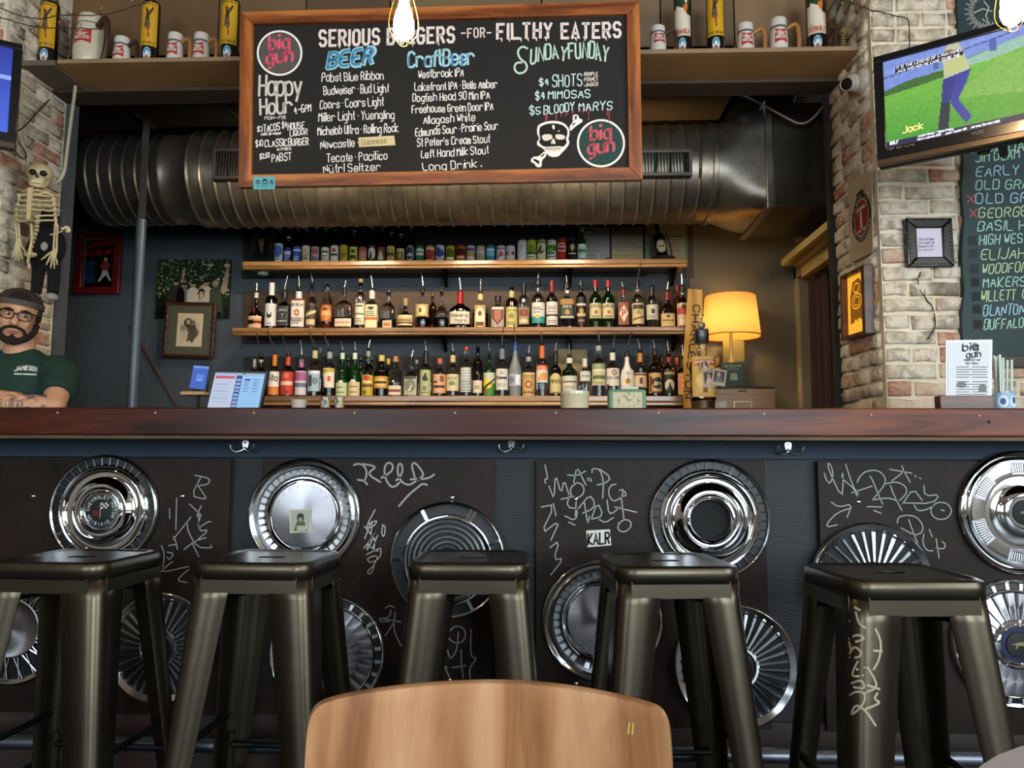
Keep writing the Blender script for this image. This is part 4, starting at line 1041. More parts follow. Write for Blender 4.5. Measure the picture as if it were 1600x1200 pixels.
# ================================================================ BOTTLES
GL = {
 'clear': mat('clear_glass', '#eef2ee', .03, trans=1., ior=1.45), 'frost': mat('frosted_glass', '#dfe6e8', .32, trans=.75, ior=1.3),
 'green': mat('green_glass', '#0f4a1c', .05, trans=.75), 'dkgreen': mat('dark_green_glass', '#0a2410', .05, trans=.45), 'brown': mat('brown_glass', '#1c0b03', .05, trans=.35),
 'black': mat('black_glass', '#070707', .06), 'milk': mat('white_glass', '#e2ddd0', .25), 'pale': mat('pale_green_glass', '#b9d3b0', .04, trans=1.), 'amber': mat('amber_glass', '#7c3208', .05, trans=.8), 'silver':None}
LQ = {'whiskey': mat('whiskey', '#5e2206', .1, trans=.45), 'gold': mat('gold_spirit', '#a8661a', .1, trans=.7), 'red': mat('red_liqueur', '#5c0a0c', .1, trans=.3), 'dark': mat('dark_spirit', '#170804', .1),
      'pink': mat('pink_liqueur', '#c9808a', .1, trans=.5), 'orange': mat('orange_liqueur', '#c2561b', .1, trans=.4)}
SPOUT = mat('steel_pour_spout', '#cfd0d0', .22, .95); RUB = mat('black_pourer_collar', '#0d0d0e', .5)
CAPM = lambda c: mat('cap_'+c.strip('#'), c, .4, coat=.2)
WAXR = mat('red_wax', '#9b0f1b', .3, coat=.4)
def sup(r, a, p):
    c, q = math.cos(a), math.sin(a); return r*((abs(c)**p+abs(q)**p)**(-1/p) if p != 2 else 1)
def wraplabel(t, r, p, sy, z0, z1, half, cv, name='label', txt=None, m=None):
    def mp(U, V):
        A = (U-.5)*2*half - PI/2
        c, q = np.cos(A), np.sin(A); g = (np.abs(c)**p+np.abs(q)**p)**(-1/p) if p != 2 else 1.0
        rr = (r+.0006)*g; return rr*c, rr*q*sy, z0+(z1-z0)*V
    o = cv.mesh(name, mp, m or PRINT, t)
    for (s_, u0, u1, v, h, c, jit) in (txt or []):
        mb = MB(); S, W = text_strokes(s_, 0, 1.6, 0); n0 = 0
        for st_ in S:
            P = [((u0+(u1-u0)*x/W), v+h*y) for x, y in st_]
            b = MB(); b.ribbon([((u-.5)*2*half*r, z0+(z1-z0)*w_) for u, w_ in P], max(.0008, h*(z1-z0)*.17), 0)
            vs = []
            for x, z, _ in b.v:
                A = x/r-PI/2; rr = (r+.0012)*((abs(math.cos(A))**p+abs(math.sin(A))**p)**(-1/p) if p != 2 else 1)
                vs.append((rr*math.cos(A), rr*math.sin(A)*sy, z))
            mb.add(vs, b.f)
        mb.build('lettering', mat('ink_'+c.strip('#'), c, .6), o, smooth=0)
    return o
SHAPES = { # body fraction of glass height, shoulder, neck ratio, section power, depth ratio
 'std': (.62, .16, .34, 2, 1), 'tall': (.66, .12, .36, 2, 1), 'wine': (.56, .2, .3, 2, 1), 'sq': (.64, .1, .38, 5, .85), 'slope': (.45, .38, .3, 2, 1), 'beer': (.56, .24, .42, 2, 1),
 'flask': (.6, .2, .26, 3, .5), 'squat': (.52, .2, .3, 2.6, .7), 'long': (.55, .12, .36, 2, 1), 'bowl': (.40, .22, .22, 2, .8)}
def bottle(px, base, w, gt, shape, glass, label, group=None, lab=None, cap=None, spout=None, liq=None, Y=YS+.075, txt=None, wax=False, lean=0., cat='bottle', neck=None, dome=False, yoff=0., zb=None):
    """px centre, base shelf index, w width px, gt glass top px; lab=(z0,z1,half,Canvas)"""
    Y = Y+yoff; zb_ = zs[base]+.0005 if zb is None else zb; c = PY(px, 500, Y); s_ = Y/F
    bpx = [407, 512, 619.5][base] if base is not None else 0
    zt = PY(px, gt, Y).z; Hh = zt-zb_; r = w*s_/2
    x = PY(px, (gt+[407, 512, 619][base])/2 if base is not None else gt, Y).x
    t = thing('bottle', label, cat, (x, Y, zb_), 0, group)
    bf, sf, nf, p, sy = SHAPES[shape]; nr = max(.0095, r*nf) if neck is None else neck
    zs0, zs1 = Hh*bf, Hh*(bf+sf)
    pr = [(r*.9, 0), (r*.985, .004), (r, .01)]
    if shape == 'slope': pr = [(r*.86, 0), (r*.9, .01), (r, Hh*.3), (r, zs0)]
    elif shape == 'bowl': pr = [(r*.7, 0), (r*.9, .01), (r, Hh*.2), (r*.92, zs0*.9)]
    pr += [(r, zs0)] if shape not in ('slope', 'bowl') else []
    for k in range(1, 7):
        a = k/6; pr.append((nr+(r*(1 if shape != 'bowl' else .92)-nr)*(.5+.5*math.cos(PI*a)), zs0+(zs1-zs0)*a))
    pr += [(nr, Hh-.012), (nr*1.18, Hh-.010), (nr*1.18, Hh-.002), (nr, Hh)]
    pp = [min(p, 2+(p-2)*1.0)]
    MB().lathe(pr, 20 if p == 2 else 28, p=p, sy=sy).build('glass', GL[glass], t, smooth=50)
    if liq:
        m, lv = liq; z1 = Hh*lv; q = [(r*.86, .004), (r*.93, .010)]+[(rr*.93, z) for rr, z in pr[3:] if z < z1]+[(.93*float(np.interp(z1, [z for _, z in pr], [rr for rr, _ in pr])), z1)]
        MB().lathe(q, 20, p=p, sy=sy).build('liquid', LQ[m], t, smooth=50)
    if lab:
        z0, z1, half, cv = lab; wraplabel(t, r if shape != 'bowl' else r*.97, p, sy, Hh*z0, Hh*z1, half, cv, txt=txt)
    if neck_band := None: pass
    zc = Hh
    if cap:
        col, cz0, cz1 = cap  # relative to glass height, can exceed 1
        rr = nr*1.28; o = MB().lathe([(rr, Hh*cz0), (rr, Hh*min(cz1, 1.02)), (rr*.9, Hh*min(cz1, 1.02)+.002), (1e-4, Hh*min(cz1, 1.02)+.003)], 14, cap=False).build('capsule' if col[0] == '#' else 'cork', CAPM(col) if col[0] == '#' else mat('cork', '#a5845a', .8, var=.2, scale=80), t)
        zc = max(zc, Hh*min(cz1, 1.02)+.003)
    if wax: MB().lathe([(nr*1.3, zs1*.96), (nr*1.25, Hh*.9), (nr*1.3, Hh+.003), (1e-4, Hh+.004)], 14, cap=False).build('wax_seal', WAXR, t)
    if spout:
        top = PY(px, spout, Y).z-zb_; rr = nr*.95; k = random.choice([-1, 1])*.6*random.random(); hh = top-zc
        MB().lathe([(rr, zc-.004), (rr, zc+min(.014, hh*.25)), (rr*.6, zc+min(.018, hh*.3)), (1e-4, zc+min(.018, hh*.3))], 12, cap=False).build('pourer_collar', RUB, t)
        fy = -.118 if spout < (0, 423, 528)[base] else 0.
        MB().tube([(0, 0, zc+.008), (0, fy*.12, zc+hh*.3), (hh*.12*k, fy*.75, zc+hh*.62), (hh*.3*k, fy, top)], [.0048, .0048, .0040, .0036], 8).build('pour_spout', SPOUT, t)
    if lean: t.rotation_euler = (0, R(lean), 0)
    return t
def C(bg, ops=(), W=16, H=16, nz=.04):
    cv = Canvas(W, H, bg)
    for o in ops:
        k = o[0]
        if k == 'r': cv.rect(*o[1:])
        elif k == 'e': cv.ell(*o[1:])
        elif k == 't': cv.rows(*o[1:])
        elif k == 'p': cv.poly(*o[1:])
    return cv
T3 = ('t', .2, .2, .8, .55, 3, '#4a463c', .4)
def lines(c='#57524a', n=3, v0=.15, v1=.5): return ('t', .18, v0, .82, v1, n, c, .4)

# --- top shelf: beer bottles (x, top px, label canvas, height range, cap colour, words)
bt = [
 (436.6, 357, C('#c9ccd2', [('e', .5, .6, .4, .3, '#3c5ca8'), lines('#31405f')]), (.06, .56), '#c9ccd0', 'blue and silver oval label'),
 (450.5, 371, C('#16264d', [('r', .1, .5, .9, .75, '#aebfe0'), lines('#8fa3cc')]), (.05, .6), '#c9ccd0', 'navy label, shorter than its neighbours'),
 (465, 357, C('#2b4f9d', [('r', 0, .7, 1, .8, '#c7cfdd'), lines('#a7b4cf', 2)]), (.05, .48), '#b7bac0', 'royal blue label'),
 (479, 357, C('#cfc7a6', [('e', .5, .5, .3, .3, '#b0a67c'), lines('#6c6443', 2)]), (.05, .5), '#e3e0cc', 'cream oval label and white neck'),
 (493.5, 357, C('#a4969c', [('e', .5, .7, .4, .2, '#a94a59'), lines('#6b2b33', 2)]), (.05, .47), '#9b9b9b', 'dusty pink label'),
 (509, 357, C('#d8d2bb', [('r', .1, .6, .9, .78, '#3b3126'), lines()]), (.05, .45), '#dadada', 'cream label lettered in brown'),
 (523.5, 357, C('#d5cfc1', [('r', .1, .35, .9, .5, '#1c1a19'), ('e', .5, .7, .2, .12, '#9c2f2a')]), (.05, .5), '#9a9a9a', 'white label with black lettering'),
 (538, 352, C('#b7a51c', [('e', .5, .5, .3, .25, '#8a7a10'), lines('#5c5210')]), (.05, .47), '#c7c7c7', 'mustard yellow label'),
 (553, 361, C('#b9bf4a', [('r', .2, .2, .8, .45, '#2c3514'), ('e', .5, .7, .2, .14, '#2c3514')]), (.05, .5), '#c3c89b', 'lime label and pale neck'),
 (567.5, 358, C('#b77f63', [('e', .5, .9, .5, .2, '#a24a3f')]), (.05, .46), '#1a1a1a', 'plain copper label'),
 (582, 356, C('#2a2420', [('e', .5, .5, .4, .35, '#cfc8ba'), ('p', [(.3, .2), (.45, .7), (.6, .2)], '#2a2420')]), (.05, .5), '#c8c8c8', 'black and white label'),
 (596, 357, C('#6a3a26', [('p', [(.2, .2), (.5, .8), (.8, .2)], '#c6b59a'), lines('#c6b59a', 1)]), (.05, .45), '#a07a72', 'russet label and pink neck'),
 (611, 364, C('#c3ab6d', [('e', .5, .5, .38, .4, '#a58746'), ('r', .1, .4, .9, .55, '#3d2a14')]), (.05, .55), '#b8912c', 'tan oval label and gold neck'),
 (626, 367, C('#d1b878', [('r', .2, .15, .8, .75, '#54432e'), ('r', .35, .25, .65, .7, '#b48f56')]), (.05, .5), '#caa94a', 'buff label with framed square'),
 (641.6, 355, C('#202327', [('e', .5, .5, .45, .48, '#9ba0a3'), ('e', .5, .5, .36, .4, '#22262b'), ('r', .25, .3, .75, .5, '#b4b7b9')]), (.05, .48), '#b9b9b9', 'black oval label ringed in silver')]
for i, (x, top, cv, (z0, z1), cc, d) in enumerate(bt):
    bottle(x, 0, 13.4, top, 'beer', 'brown' if i not in (10,) else 'brown', 'brown beer bottle on top shelf with %s' % d, 'beer bottles on the top shelf', (z0, z1, 1.25, cv), (cc, .955, 1.01), cat='bottle')
for x, top, cc in ((436.6, 361, '#b4c0c8'), (479, 366, '#ddd9c8'), (509, 363, '#c9c6bb'), (553, 362, '#bfc3a6'), (596, 370, '#8d6761'), (611, 370, '#c29a2e'), (641.6, 362, '#9fa3a2')):
    pass
def can(px, w, top, cv, d, txt=None, tall=False, base='#c9cacc'):
    Y = YS+.075; zt = PY(px, top, Y).z; H = zt-zs[0]; r = w*Y/F/2
    t = thing('beer_can', d, 'can', (PY(px, 390, Y).x, Y, zs[0]+.0005), 0, 'cans on the top shelf')
    MB().lathe([(r*.75, 0), (r*.8, .002), (r, .012), (r, H-.012), (r*.93, H-.006), (r*.84, H-.002), (r*.84, H), (r*.78, H-.001), (r*.76, H-.004), (1e-4, H-.004)], 20).build('aluminium_body', mat('can_aluminium', '#b9babc', .25, .95), t, smooth=50)
    wraplabel(t, r, 2, 1, .012, H-.012, 1.9, cv, 'printed_wrap', txt, PGLOSS)
can(656, 13.5, 383, C('#1c6b35', [('e', .5, .6, .42, .25, '#c9cfc2'), ('r', .2, .55, .8, .65, '#22613a')]), 'green beer can, first can right of the beer bottles')
can(672, 14, 383, C('#c98a63', [('e', .5, .5, .3, .3, '#9c3b2a'), ('r', .1, .75, .9, .9, '#d8c7a2'), lines('#7a2f22', 2)]), 'copper beer can beside the green can')
can(687.5, 14, 382, C('#c6cbd3', [('p', [(.2, .8), (.75, .3), (.85, .5), (.35, .95)], '#a3282f'), ('e', .5, .5, .3, .25, '#2d4a8b'), ('r', .2, .1, .8, .2, '#a3282f')]), 'silver beer can with blue emblem and red ribbon')
can(703.7, 14, 383, C('#a3a839', [('e', .5, .5, .32, .3, '#59651d'), ('r', .25, .15, .75, .22, '#e0dfa8')]), 'olive green beer can on the top shelf')
can(720, 14, 383, C('#b7542d', [('e', .5, .6, .3, .25, '#3b1a12'), ('r', .2, .2, .8, .3, '#d9b27c')]), 'orange beer can with dark round emblem')
can(735.5, 14, 383, C('#c7bdb8', [('r', 0, .3, 1, .38, '#c9433e'), ('r', 0, .38, 1, .46, '#d9a038'), ('r', 0, .46, 1, .54, '#4b9a55'), ('e', .5, .75, .35, .15, '#7a4f8a')]), 'pale can with rainbow stripes')
can(751, 14, 383, C('#b2a596', [('r', .2, .3, .8, .7, '#c8beb0'), lines('#786b5d')]), 'plain beige silver drinks can')
can(766.5, 14, 383, C('#3d86a8', [('e', .5, .5, .35, .2, '#7fc0d4'), ('r', .1, .7, .9, .8, '#d3e2e4')]), 'sky blue drinks can')
can(782.5, 14, 383, C('#d8d2cc', [('p', [(.3, .2), (.7, .35), (.5, .7)], '#b65a5a'), ('r', .2, .75, .8, .85, '#8b8585')]), 'white can with a red drawing')
can(797.7, 14.5, 383, C('#cfcac6', [('r', .2, .35, .35, .65, '#b5323a'), ('r', .55, .4, .75, .6, '#b5323a')]), 'white can with small red marks')
cvn = C('#d3d6d6', [('r', .0, .9, 1, 1, '#a7abab')], 16, 24)
can(815.5, 14.5, 374, cvn, 'tall white seltzer can with vertical grey lettering', tall=True)
t_ = [o for o in COL.objects if o.name.startswith('beer_can')][-1]
for i, ch in enumerate('NUTRL'):
    S, W = text_strokes(ch, 0); mb = MB()
    for s_ in S: mb.ribbon([((-(y-.5))*.018, .03+i*.022+(x/W)*.016) for x, y in s_], .0028, 0)
    r_ = 14.5*(YS+.075)/F/2+.001
    for k, (x, z, _) in enumerate(mb.v): mb.v[k] = (r_*math.sin(x/r_), -r_*math.cos(x/r_), z)
    mb.build('letter', mat('ink_3c4144', '#3c4144', .6), t_, smooth=0)
can(830.5, 14.5, 374, C('#a9b93c', [('e', .5, .55, .3, .2, '#6e8a1e'), ('r', .1, .1, .9, .3, '#d7d9b0'), lines('#3d5016', 2)], 16, 20), 'tall lime green drinks can')
can(846, 14.5, 374, C('#c9c4a2', [('p', [(.2, .3), (.5, .8), (.45, .3), (.8, .6)], '#22241c'), ('r', .1, .85, .9, .95, '#6e7a4a')], 16, 20), 'tall cream can with a black squiggle')
can(862, 14.5, 374, C('#c8cbb8', [('e', .5, .6, .4, .16, '#41702a'), ('e', .35, .5, .2, .12, '#6d9a3a'), lines('#545a48', 2)], 16, 20), 'tall pale can with a green leaf drawing')
can(877.5, 14.5, 372, C('#a01d1b', [('e', .5, .6, .35, .2, '#d8b9a8'), ('e', .5, .6, .28, .15, '#a01d1b'), ('r', .25, .58, .75, .63, '#e0cfc0')], 16, 20), 'tall red beer can on the top shelf')
can(894, 14, 373, C('#121010', [('p', [(.35, .75), (.65, .75), (.58, .5), (.5, .42), (.42, .5)], '#b9a06a'), ('r', .25, .28, .75, .36, '#d8cdb8')], 16, 20), 'tall black stout can on the top shelf')
bottle(909, 0, 14.2, 357, 'beer', 'green', 'green beer bottle with white oval label at the end of the cans', None, (.1, .52, 1.2, C('#c3cbc0', [('e', .5, .5, .4, .3, '#9fb39c'), ('r', .1, .45, .9, .6, '#3a6b3c')])), ('#8fa0b0', .88, 1.01))
tg = mat('china_white', '#b8ad98', .4)
t = thing('figurine', 'small pale figurine on the top shelf in front of the certificates', 'figurine', (PY(934.5, 400, 5.08).x, 5.08, zs[0]))
mb = MB(); mb.lathe([(.02, 0), (.022, .01), (.018, .03), (.010, .045), (.006, .05)], 14); mb.ball((0, 0, .056), .011, 10); mb.build('body', tg, t)
MB().tube([(.016, 0, .03), (.03, 0, .036), (.028, 0, .018), (.018, 0, .014)], .003, 6).build('handle', tg, t)
t = thing('glass_trinket', 'small black and clear trinket on the top shelf', 'trinket', (PY(950, 400, 5.08).x, 5.08, zs[0]))
MB().lathe([(.016, 0), (.018, .035), (.016, .037)], 12).build('cup', GL['clear'], t); MB().box(-.01, .01, -.01, .01, .005, .024).build('contents', PBL, t)

# --- middle shelf
W_ = 'whiskey'
g2 = 'bottles on the middle shelf'
D = 'liquor bottle on middle shelf, '
bottle(400, 1, 25, 458, 'bowl', 'brown', 'squat dark liqueur bottle with red ribbon at the left end of the middle shelf', g2, (.05, .36, 1.1, C('#c9a07c', [('r', 0, .3, .5, .7, '#1a1512'), ('r', .5, .3, 1, .7, '#c05a33'), ('r', 0, .85, 1, 1, '#d9cbb0')], 20)), ('#c9c3bd', .86, 1.0), 443, neck=.011)
MB().box(-.004, .004, -.036, -.03, .06, .15).build('red_ribbon', CAPM('#8e1216'), [o for o in COL.objects if o.name.startswith('bottle')][-1])
bottle(424, 1, 19.5, 444, 'tall', 'black', 'black bottle with white capsule and white label carrying a black crest', g2, (.08, .56, 1.3, C('#cfcbc4', [('e', .5, .5, .17, .16, '#16130f'), ('e', .5, .6, .1, .1, '#cfcbc4'), ('r', .35, .1, .65, .14, '#555555')], 20, 24)), ('#d8d8d4', .62, 1.02), None)
bottle(444, 1, 20.5, 457, 'sq', 'clear', 'square whiskey bottle with black label, third on the middle shelf', g2, (.1, .62, 1.15, C('#151413', [('r', .08, .06, .92, .94, '#4d4a45'), ('r', .12, .09, .88, .91, '#151413'), ('e', .5, .5, .3, .14, '#57544e'), ('e', .5, .5, .24, .1, '#151413')], 20, 24)), ('#141414', .84, 1.0), 431, (W_, .6), txt=[('JACK', .2, .8, .74, .11, '#cfcac0', 0), ('7', .45, .55, .45, .12, '#cfcac0', 0), ('WHISKEY', .22, .78, .2, .08, '#cfcac0', 0)])
bottle(466.5, 1, 21.5, 452, 'sq', 'clear', 'bourbon bottle with big white label and red seal, under a white capsule', g2, (.07, .72, 1.15, C('#d3cbbd', [('e', .5, .52, .17, .12, '#b3482c'), ('e', .5, .52, .08, .06, '#d9c2a0'), ('t', .2, .12, .8, .28, 2, '#4c463e', .4), ('r', 0, .96, 1, 1, '#b3482c')], 20, 26)), ('#cdd0d0', .76, .93), 430, (W_, .55), txt=[('JIM BEAM', .1, .9, .76, .1, '#241d18', 0), ('BOURBON', .15, .85, .25, .08, '#241d18', 0)])
bottle(487, 1, 17.5, 444, 'wine', 'clear', 'tall whiskey bottle with slanted gold script label and steel spout', g2, (.06, .56, 1.2, C('#4a3a24', [('r', 0, .75, 1, .9, '#1b1712'), ('p', [(0, .4), (1, .62), (1, .75), (0, .55)], '#cbb78c'), ('r', .1, .1, .9, .3, '#c6b085')], 18, 22)), None, 426, (W_, .5))
bottle(511, 1, 20.5, 440, 'slope', 'clear', 'sloping whiskey bottle with round orange label', g2, (.16, .5, 1.1, C('#8d4a1c', [('e', .5, .5, .45, .45, '#c0702c'), ('r', .15, .4, .85, .6, '#e0a45e'), ('e', .5, .75, .2, .1, '#6b3110')], 20)), None, None, (W_, .45))
bottle(537.5, 1, 30, 455, 'flask', 'clear', 'wide flask-shaped bourbon bottle with small pale strip label', g2, (.08, .28, .9, C('#d6b9a0', [('r', .1, .35, .9, .6, '#b58d70')], 20, 8)), ('#2a1a10', .93, 1.02), 438, (W_, .32), neck=.012)
bottle(563, 1, 16.5, 438, 'tall', 'clear', 'slim clear bottle with cream label, round cork at its top', g2, (.1, .52, 1.25, C('#d2cbb0', [('r', .1, .45, .9, .56, '#6a6a56'), ('t', .15, .1, .85, .35, 3, '#5c5a48', .5), ('r', .2, .85, .8, .92, '#45443a')], 18, 24)), ('cork', .95, 1.02), None, ('dark', .14))
bottle(581, 1, 20, 454, 'sq', 'clear', 'whiskey bottle with cream label and white capsule, orange side label', g2, (.04, .62, 1.2, C('#d5c9a0', [('r', 0, .32, 1, .46, '#b7622e'), ('e', .5, .85, .2, .08, '#3c3320'), ('t', .2, .5, .8, .75, 3, '#57503a', .4)], 18, 24)), ('#cfcabc', .78, .99), 429, ('dark', .2))
bottle(606.5, 1, 25, 454, 'squat', 'clear', 'broad whiskey bottle with printed gold lettering and square peach label', g2, (.02, .22, .55, C('#d6ab86', [('r', .15, .3, .85, .7, '#a8683a')], 14, 10)), None, None, ('dark', .28))
bottle(633.5, 1, 26, 467, 'bowl', 'brown', 'low round dark rum bottle with cork and buff band label', g2, (.12, .45, 1.2, C('#c7ae7c', [('r', .1, .4, .9, .6, '#8a7344'), ('r', 0, .9, 1, 1, '#e0cfa4')], 20)), ('cork', .78, 1.0), None)
bottle(660, 1, 23, 453, 'bowl', 'clear', 'round-bodied bottle with gold diamond label and long steel spout', g2, (.32, .62, 1.1, C('#b59c5c', [('e', .5, .5, .3, .35, '#d5c48e'), ('r', .3, .3, .5, .7, '#57481f')], 20)), ('#1a1a1a', .93, 1.02), 426, ('red', .3))
bottle(676, 1, 12, 459, 'std', 'brown', 'narrow brown bottle standing behind its neighbours, left of the decanter', g2, None, ('#5a3a22', .93, 1.01), None, yoff=.05)
bottle(690, 1, 22, 453, 'bowl', 'clear', 'stoppered glass decanter with dark spirit on the middle shelf', g2, None, ('#3a241a', .96, 1.02), None, ('dark', .3))
bottle(719, 1, 34, 457, 'squat', 'clear', 'wide bourbon bottle sealed in dripping red wax, at the middle of the shelf', g2, (.13, .46, 1.05, C('#cdbfae', [('r', .05, .05, .95, .08, '#8d2424')], 22, 12)), None, 434, ('red', .62), txt=[('Makers', .12, .85, .55, .28, '#2a1a18', 0), ('Mark', .3, .85, .12, .28, '#2a1a18', 0)], wax=True, neck=.017)
bottle(750.5, 1, 24, 459, 'squat', 'clear', 'cut-glass whisky bottle with arched cream label and gold frame', g2, (.06, .66, .72, C('#a8894a', [('e', .5, .45, .42, .45, '#d9cba4'), ('e', .5, .62, .17, .12, '#6c2430'), ('r', .15, .05, .85, .22, '#5c2018')], 18, 22)), ('#c9b57a', .82, .98), 436, (W_, .45))
bottle(778, 1, 21, 463, 'sq', 'clear', 'low square bottle with brown shield label', g2, (.06, .66, .95, C('#9a8a78', [('p', [(.12, .95), (.88, .95), (.88, .4), (.5, .05), (.12, .4)], '#5c2a24'), ('p', [(.25, .82), (.75, .82), (.75, .42), (.5, .2), (.25, .42)], '#9c5a46'), ('r', .1, .88, .9, .97, '#d3c8b5')], 20, 22)), ('#1b1512', .82, 1.0), None, (W_, .5))
bottle(799.5, 1, 19, 449, 'tall', 'brown', 'tall dark bottle with yellow-cream label and red cap', g2, (.04, .52, 1.35, C('#b8ac6c', [('r', .0, .8, 1, .83, '#6e6330'), ('e', .5, .55, .18, .15, '#857838'), ('t', .2, .12, .8, .36, 3, '#585126', .4)], 18, 24)), ('#b6aa7c', .72, .9), None)
bottle(818.5, 1, 17, 444, 'tall', 'clear', 'slim whiskey bottle with black capsule and brown and gold label', g2, (.1, .46, 1.25, C('#a08c68', [('e', .5, .7, .35, .26, '#7c3a28'), ('r', .1, .1, .9, .3, '#c8bb92')], 18, 20)), ('#0e0e0e', .74, 1.01), None, (W_, .4))
bottle(841, 1, 21, 441, 'std', 'clear', 'single malt bottle with white label and turquoise band', g2, (.12, .55, 1.3, C('#d0cbc2', [('r', 0, 0, 1, .3, '#2b8a86'), ('e', .45, .32, .14, .1, '#c9a33c'), ('t', .2, .5, .8, .85, 3, '#4c4a45', .4)], 20, 22)), ('#101010', .93, 1.02), 425, (W_, .5))
bottle(862.5, 1, 18.5, 440, 'std', 'clear', 'scotch bottle with dark red capsule and white label above a cream one', g2, (.08, .56, 1.3, C('#cfc6bd', [('r', 0, .36, 1, .45, '#3a2018'), ('t', .2, .55, .8, .85, 3, '#6c5f57', .4), ('t', .2, .08, .8, .28, 2, '#6c5f57', .4)], 18, 24)), ('#7a1220', .78, 1.01), None, (W_, .62))
bottle(886, 1, 23.5, 446, 'sq', 'clear', 'whiskey bottle with dark green label between the two malt bottles', g2, (.22, .68, 1.2, C('#16302a', [('r', 0, .72, 1, .95, '#9a6b2c'), ('r', .05, .5, .95, .68, '#122420'), ('e', .5, .32, .13, .12, '#c27a2e'), ('r', .15, .05, .85, .13, '#b8b093')], 20, 24)), ('#1a1712', .92, 1.0), 430, (W_, .5), txt=[('DEW', .3, .7, .55, .1, '#d8cfae', 0)])
bottle(908, 1, 16, 440, 'tall', 'black', 'black barrel-strength whiskey bottle with gold-lettered black label', g2, (.08, .66, 1.3, C('#14100c', [('r', .05, .68, .95, .78, '#cfc6b0'), ('e', .5, .5, .2, .08, '#b5813a'), ('r', .1, .3, .9, .42, '#b3a27c'), ('r', .2, .1, .8, .18, '#8d6a34')], 18, 26)), ('#2a2a2a', .9, 1.01), None)
for x, d in ((930.5, 'left'), (950.5, 'right')):
    bottle(x, 1, 19.2, 439, 'std', 'dkgreen', 'dark green bottle with red capsule and cream label, %s one of the matching pair' % d, 'pair of dark green bottles', (.2, .52, 1.3, C('#c9bd92', [('e', .5, .42, .12, .14, '#9c5a2a'), ('r', .0, .0, 1, .07, '#2a3a20'), ('t', .25, .1, .75, .24, 2, '#6c6238', .4)], 20, 20)), ('#8a1a22', .86, 1.01), None, txt=[('JAMESON', .08, .92, .72, .17, '#241a10', 0)])
    MB().lathe([(.0125, .2), (.012, .245)], 12, cap=False).build('neck_label', mat('cream_neck', '#cbbf98', .6), [o for o in COL.objects if o.name.startswith('bottle')][-1])
bottle(974, 1, 21, 452, 'squat', 'clear', 'brandy bottle with white diamond label edged in red', g2, (.1, .66, .85, C('#7a4a30', [('p', [(.5, 1), (.98, .5), (.5, 0), (.02, .5)], '#a32f24'), ('p', [(.5, .9), (.88, .5), (.5, .1), (.12, .5)], '#d4c6b0')], 22, 22)), ('#7d1f1a', .86, .98), 441, (W_, .55), txt=[('P', .38, .62, .35, .3, '#a32f24', 0)])
bottle(996.5, 1, 19.5, 443, 'std', 'clear', 'whiskey bottle with cream label and very tall bent spout', g2, (.1, .55, 1.25, C('#c2b184', [('r', .1, .72, .9, .92, '#3a2c18'), ('p', [(.1, .15), (.9, .3), (.9, .4), (.1, .25)], '#7a3a1e'), ('e', .5, .55, .16, .1, '#9a8348')], 18, 24)), ('#1a1512', .93, 1.01), 417, (W_, .45))
bottle(1019, 1, 19.5, 446, 'std', 'clear', 'whiskey bottle with black capsule topped white, small dark oval on its white label', g2, (.2, .54, 1.25, C('#bfb8a2', [('e', .5, .55, .14, .16, '#242a22'), ('t', .25, .1, .75, .3, 2, '#5d584a', .4)], 18, 20)), ('#14120f', .76, .96), None, (W_, .5))
bottle(1043, 1, 23, 457, 'squat', 'brown', 'dark bottle with red capsule and broad buff label near the shelf end', g2, (.06, .42, 1.1, C('#c3a560', [('r', 0, .93, 1, 1, '#57401c'), ('r', .15, .4, .85, .5, '#6e5526'), ('e', .5, .75, .12, .1, '#3f3015')], 20, 18)), ('#7d1814', .78, 1.0), 441)
bottle(1059, 1, 15, 447, 'tall', 'amber', 'amber bottle with red cap behind the last bottle of the middle shelf', g2, None, ('#8e1a14', .88, 1.0), None, yoff=.07)
bottle(1066.5, 1, 19, 449, 'std', 'clear', 'bottle with red and cream label, last at the right end of the middle shelf', g2, (.06, .6, 1.25, C('#c9a98a', [('r', .08, .5, .92, .8, '#a83a2c'), ('e', .5, .85, .15, .1, '#3a2c22'), ('r', .2, .1, .8, .3, '#d8c4a6')], 18, 24)), ('#2a1812', .9, 1.0), 426, (W_, .75))
# --- bottom shelf
g3 = 'bottles on the bottom shelf'
bottle(407, 2, 20, 556, 'wine', 'black', 'black liqueur bottle half hidden behind the order screen', g3, None, ('#9a8a5a', .84, .9), 523)
bottle(397, 2, 12, 562, 'std', 'brown', 'small bottle behind the order screen at the left end of bottom shelf', g3, None, ('#8f9193', .8, 1.0), None, yoff=.03)
bottle(428.5, 2, 18, 555, 'std', 'clear', 'clear bottle with orange capsule and white and orange label', g3, (.05, .6, 1.3, C('#d8cfc4', [('r', 0, 0, 1, .35, '#cf7a2c'), ('r', 0, .35, 1, .4, '#fff0e0')], 18, 22)), ('#c66a1e', .72, 1.0), 519, txt=[('Tito', .15, .85, .6, .25, '#3a2430', 0)])
bottle(449.5, 2, 21, 556, 'std', 'clear', 'rum bottle with bright red-orange label and red capsule', g3, (.05, .6, 1.35, C('#b5341c', [('e', .5, .82, .16, .12, '#d06a4a'), ('r', .1, .42, .9, .6, '#e8b8a0'), ('r', .45, .05, .7, .2, '#7a1c10')], 20, 24)), ('#a8341a', .76, .96), 524, ('red', .3))
bottle(470.5, 2, 19, 558, 'std', 'clear', 'bottle with magenta, grey and white banded label', g3, (.05, .64, 1.35, C('#c7bfc2', [('r', .05, .6, .95, .95, '#a0527c'), ('r', 0, .3, 1, .5, '#5c6a80')], 18, 22)), ('#a9578a', .68, .86), 531)
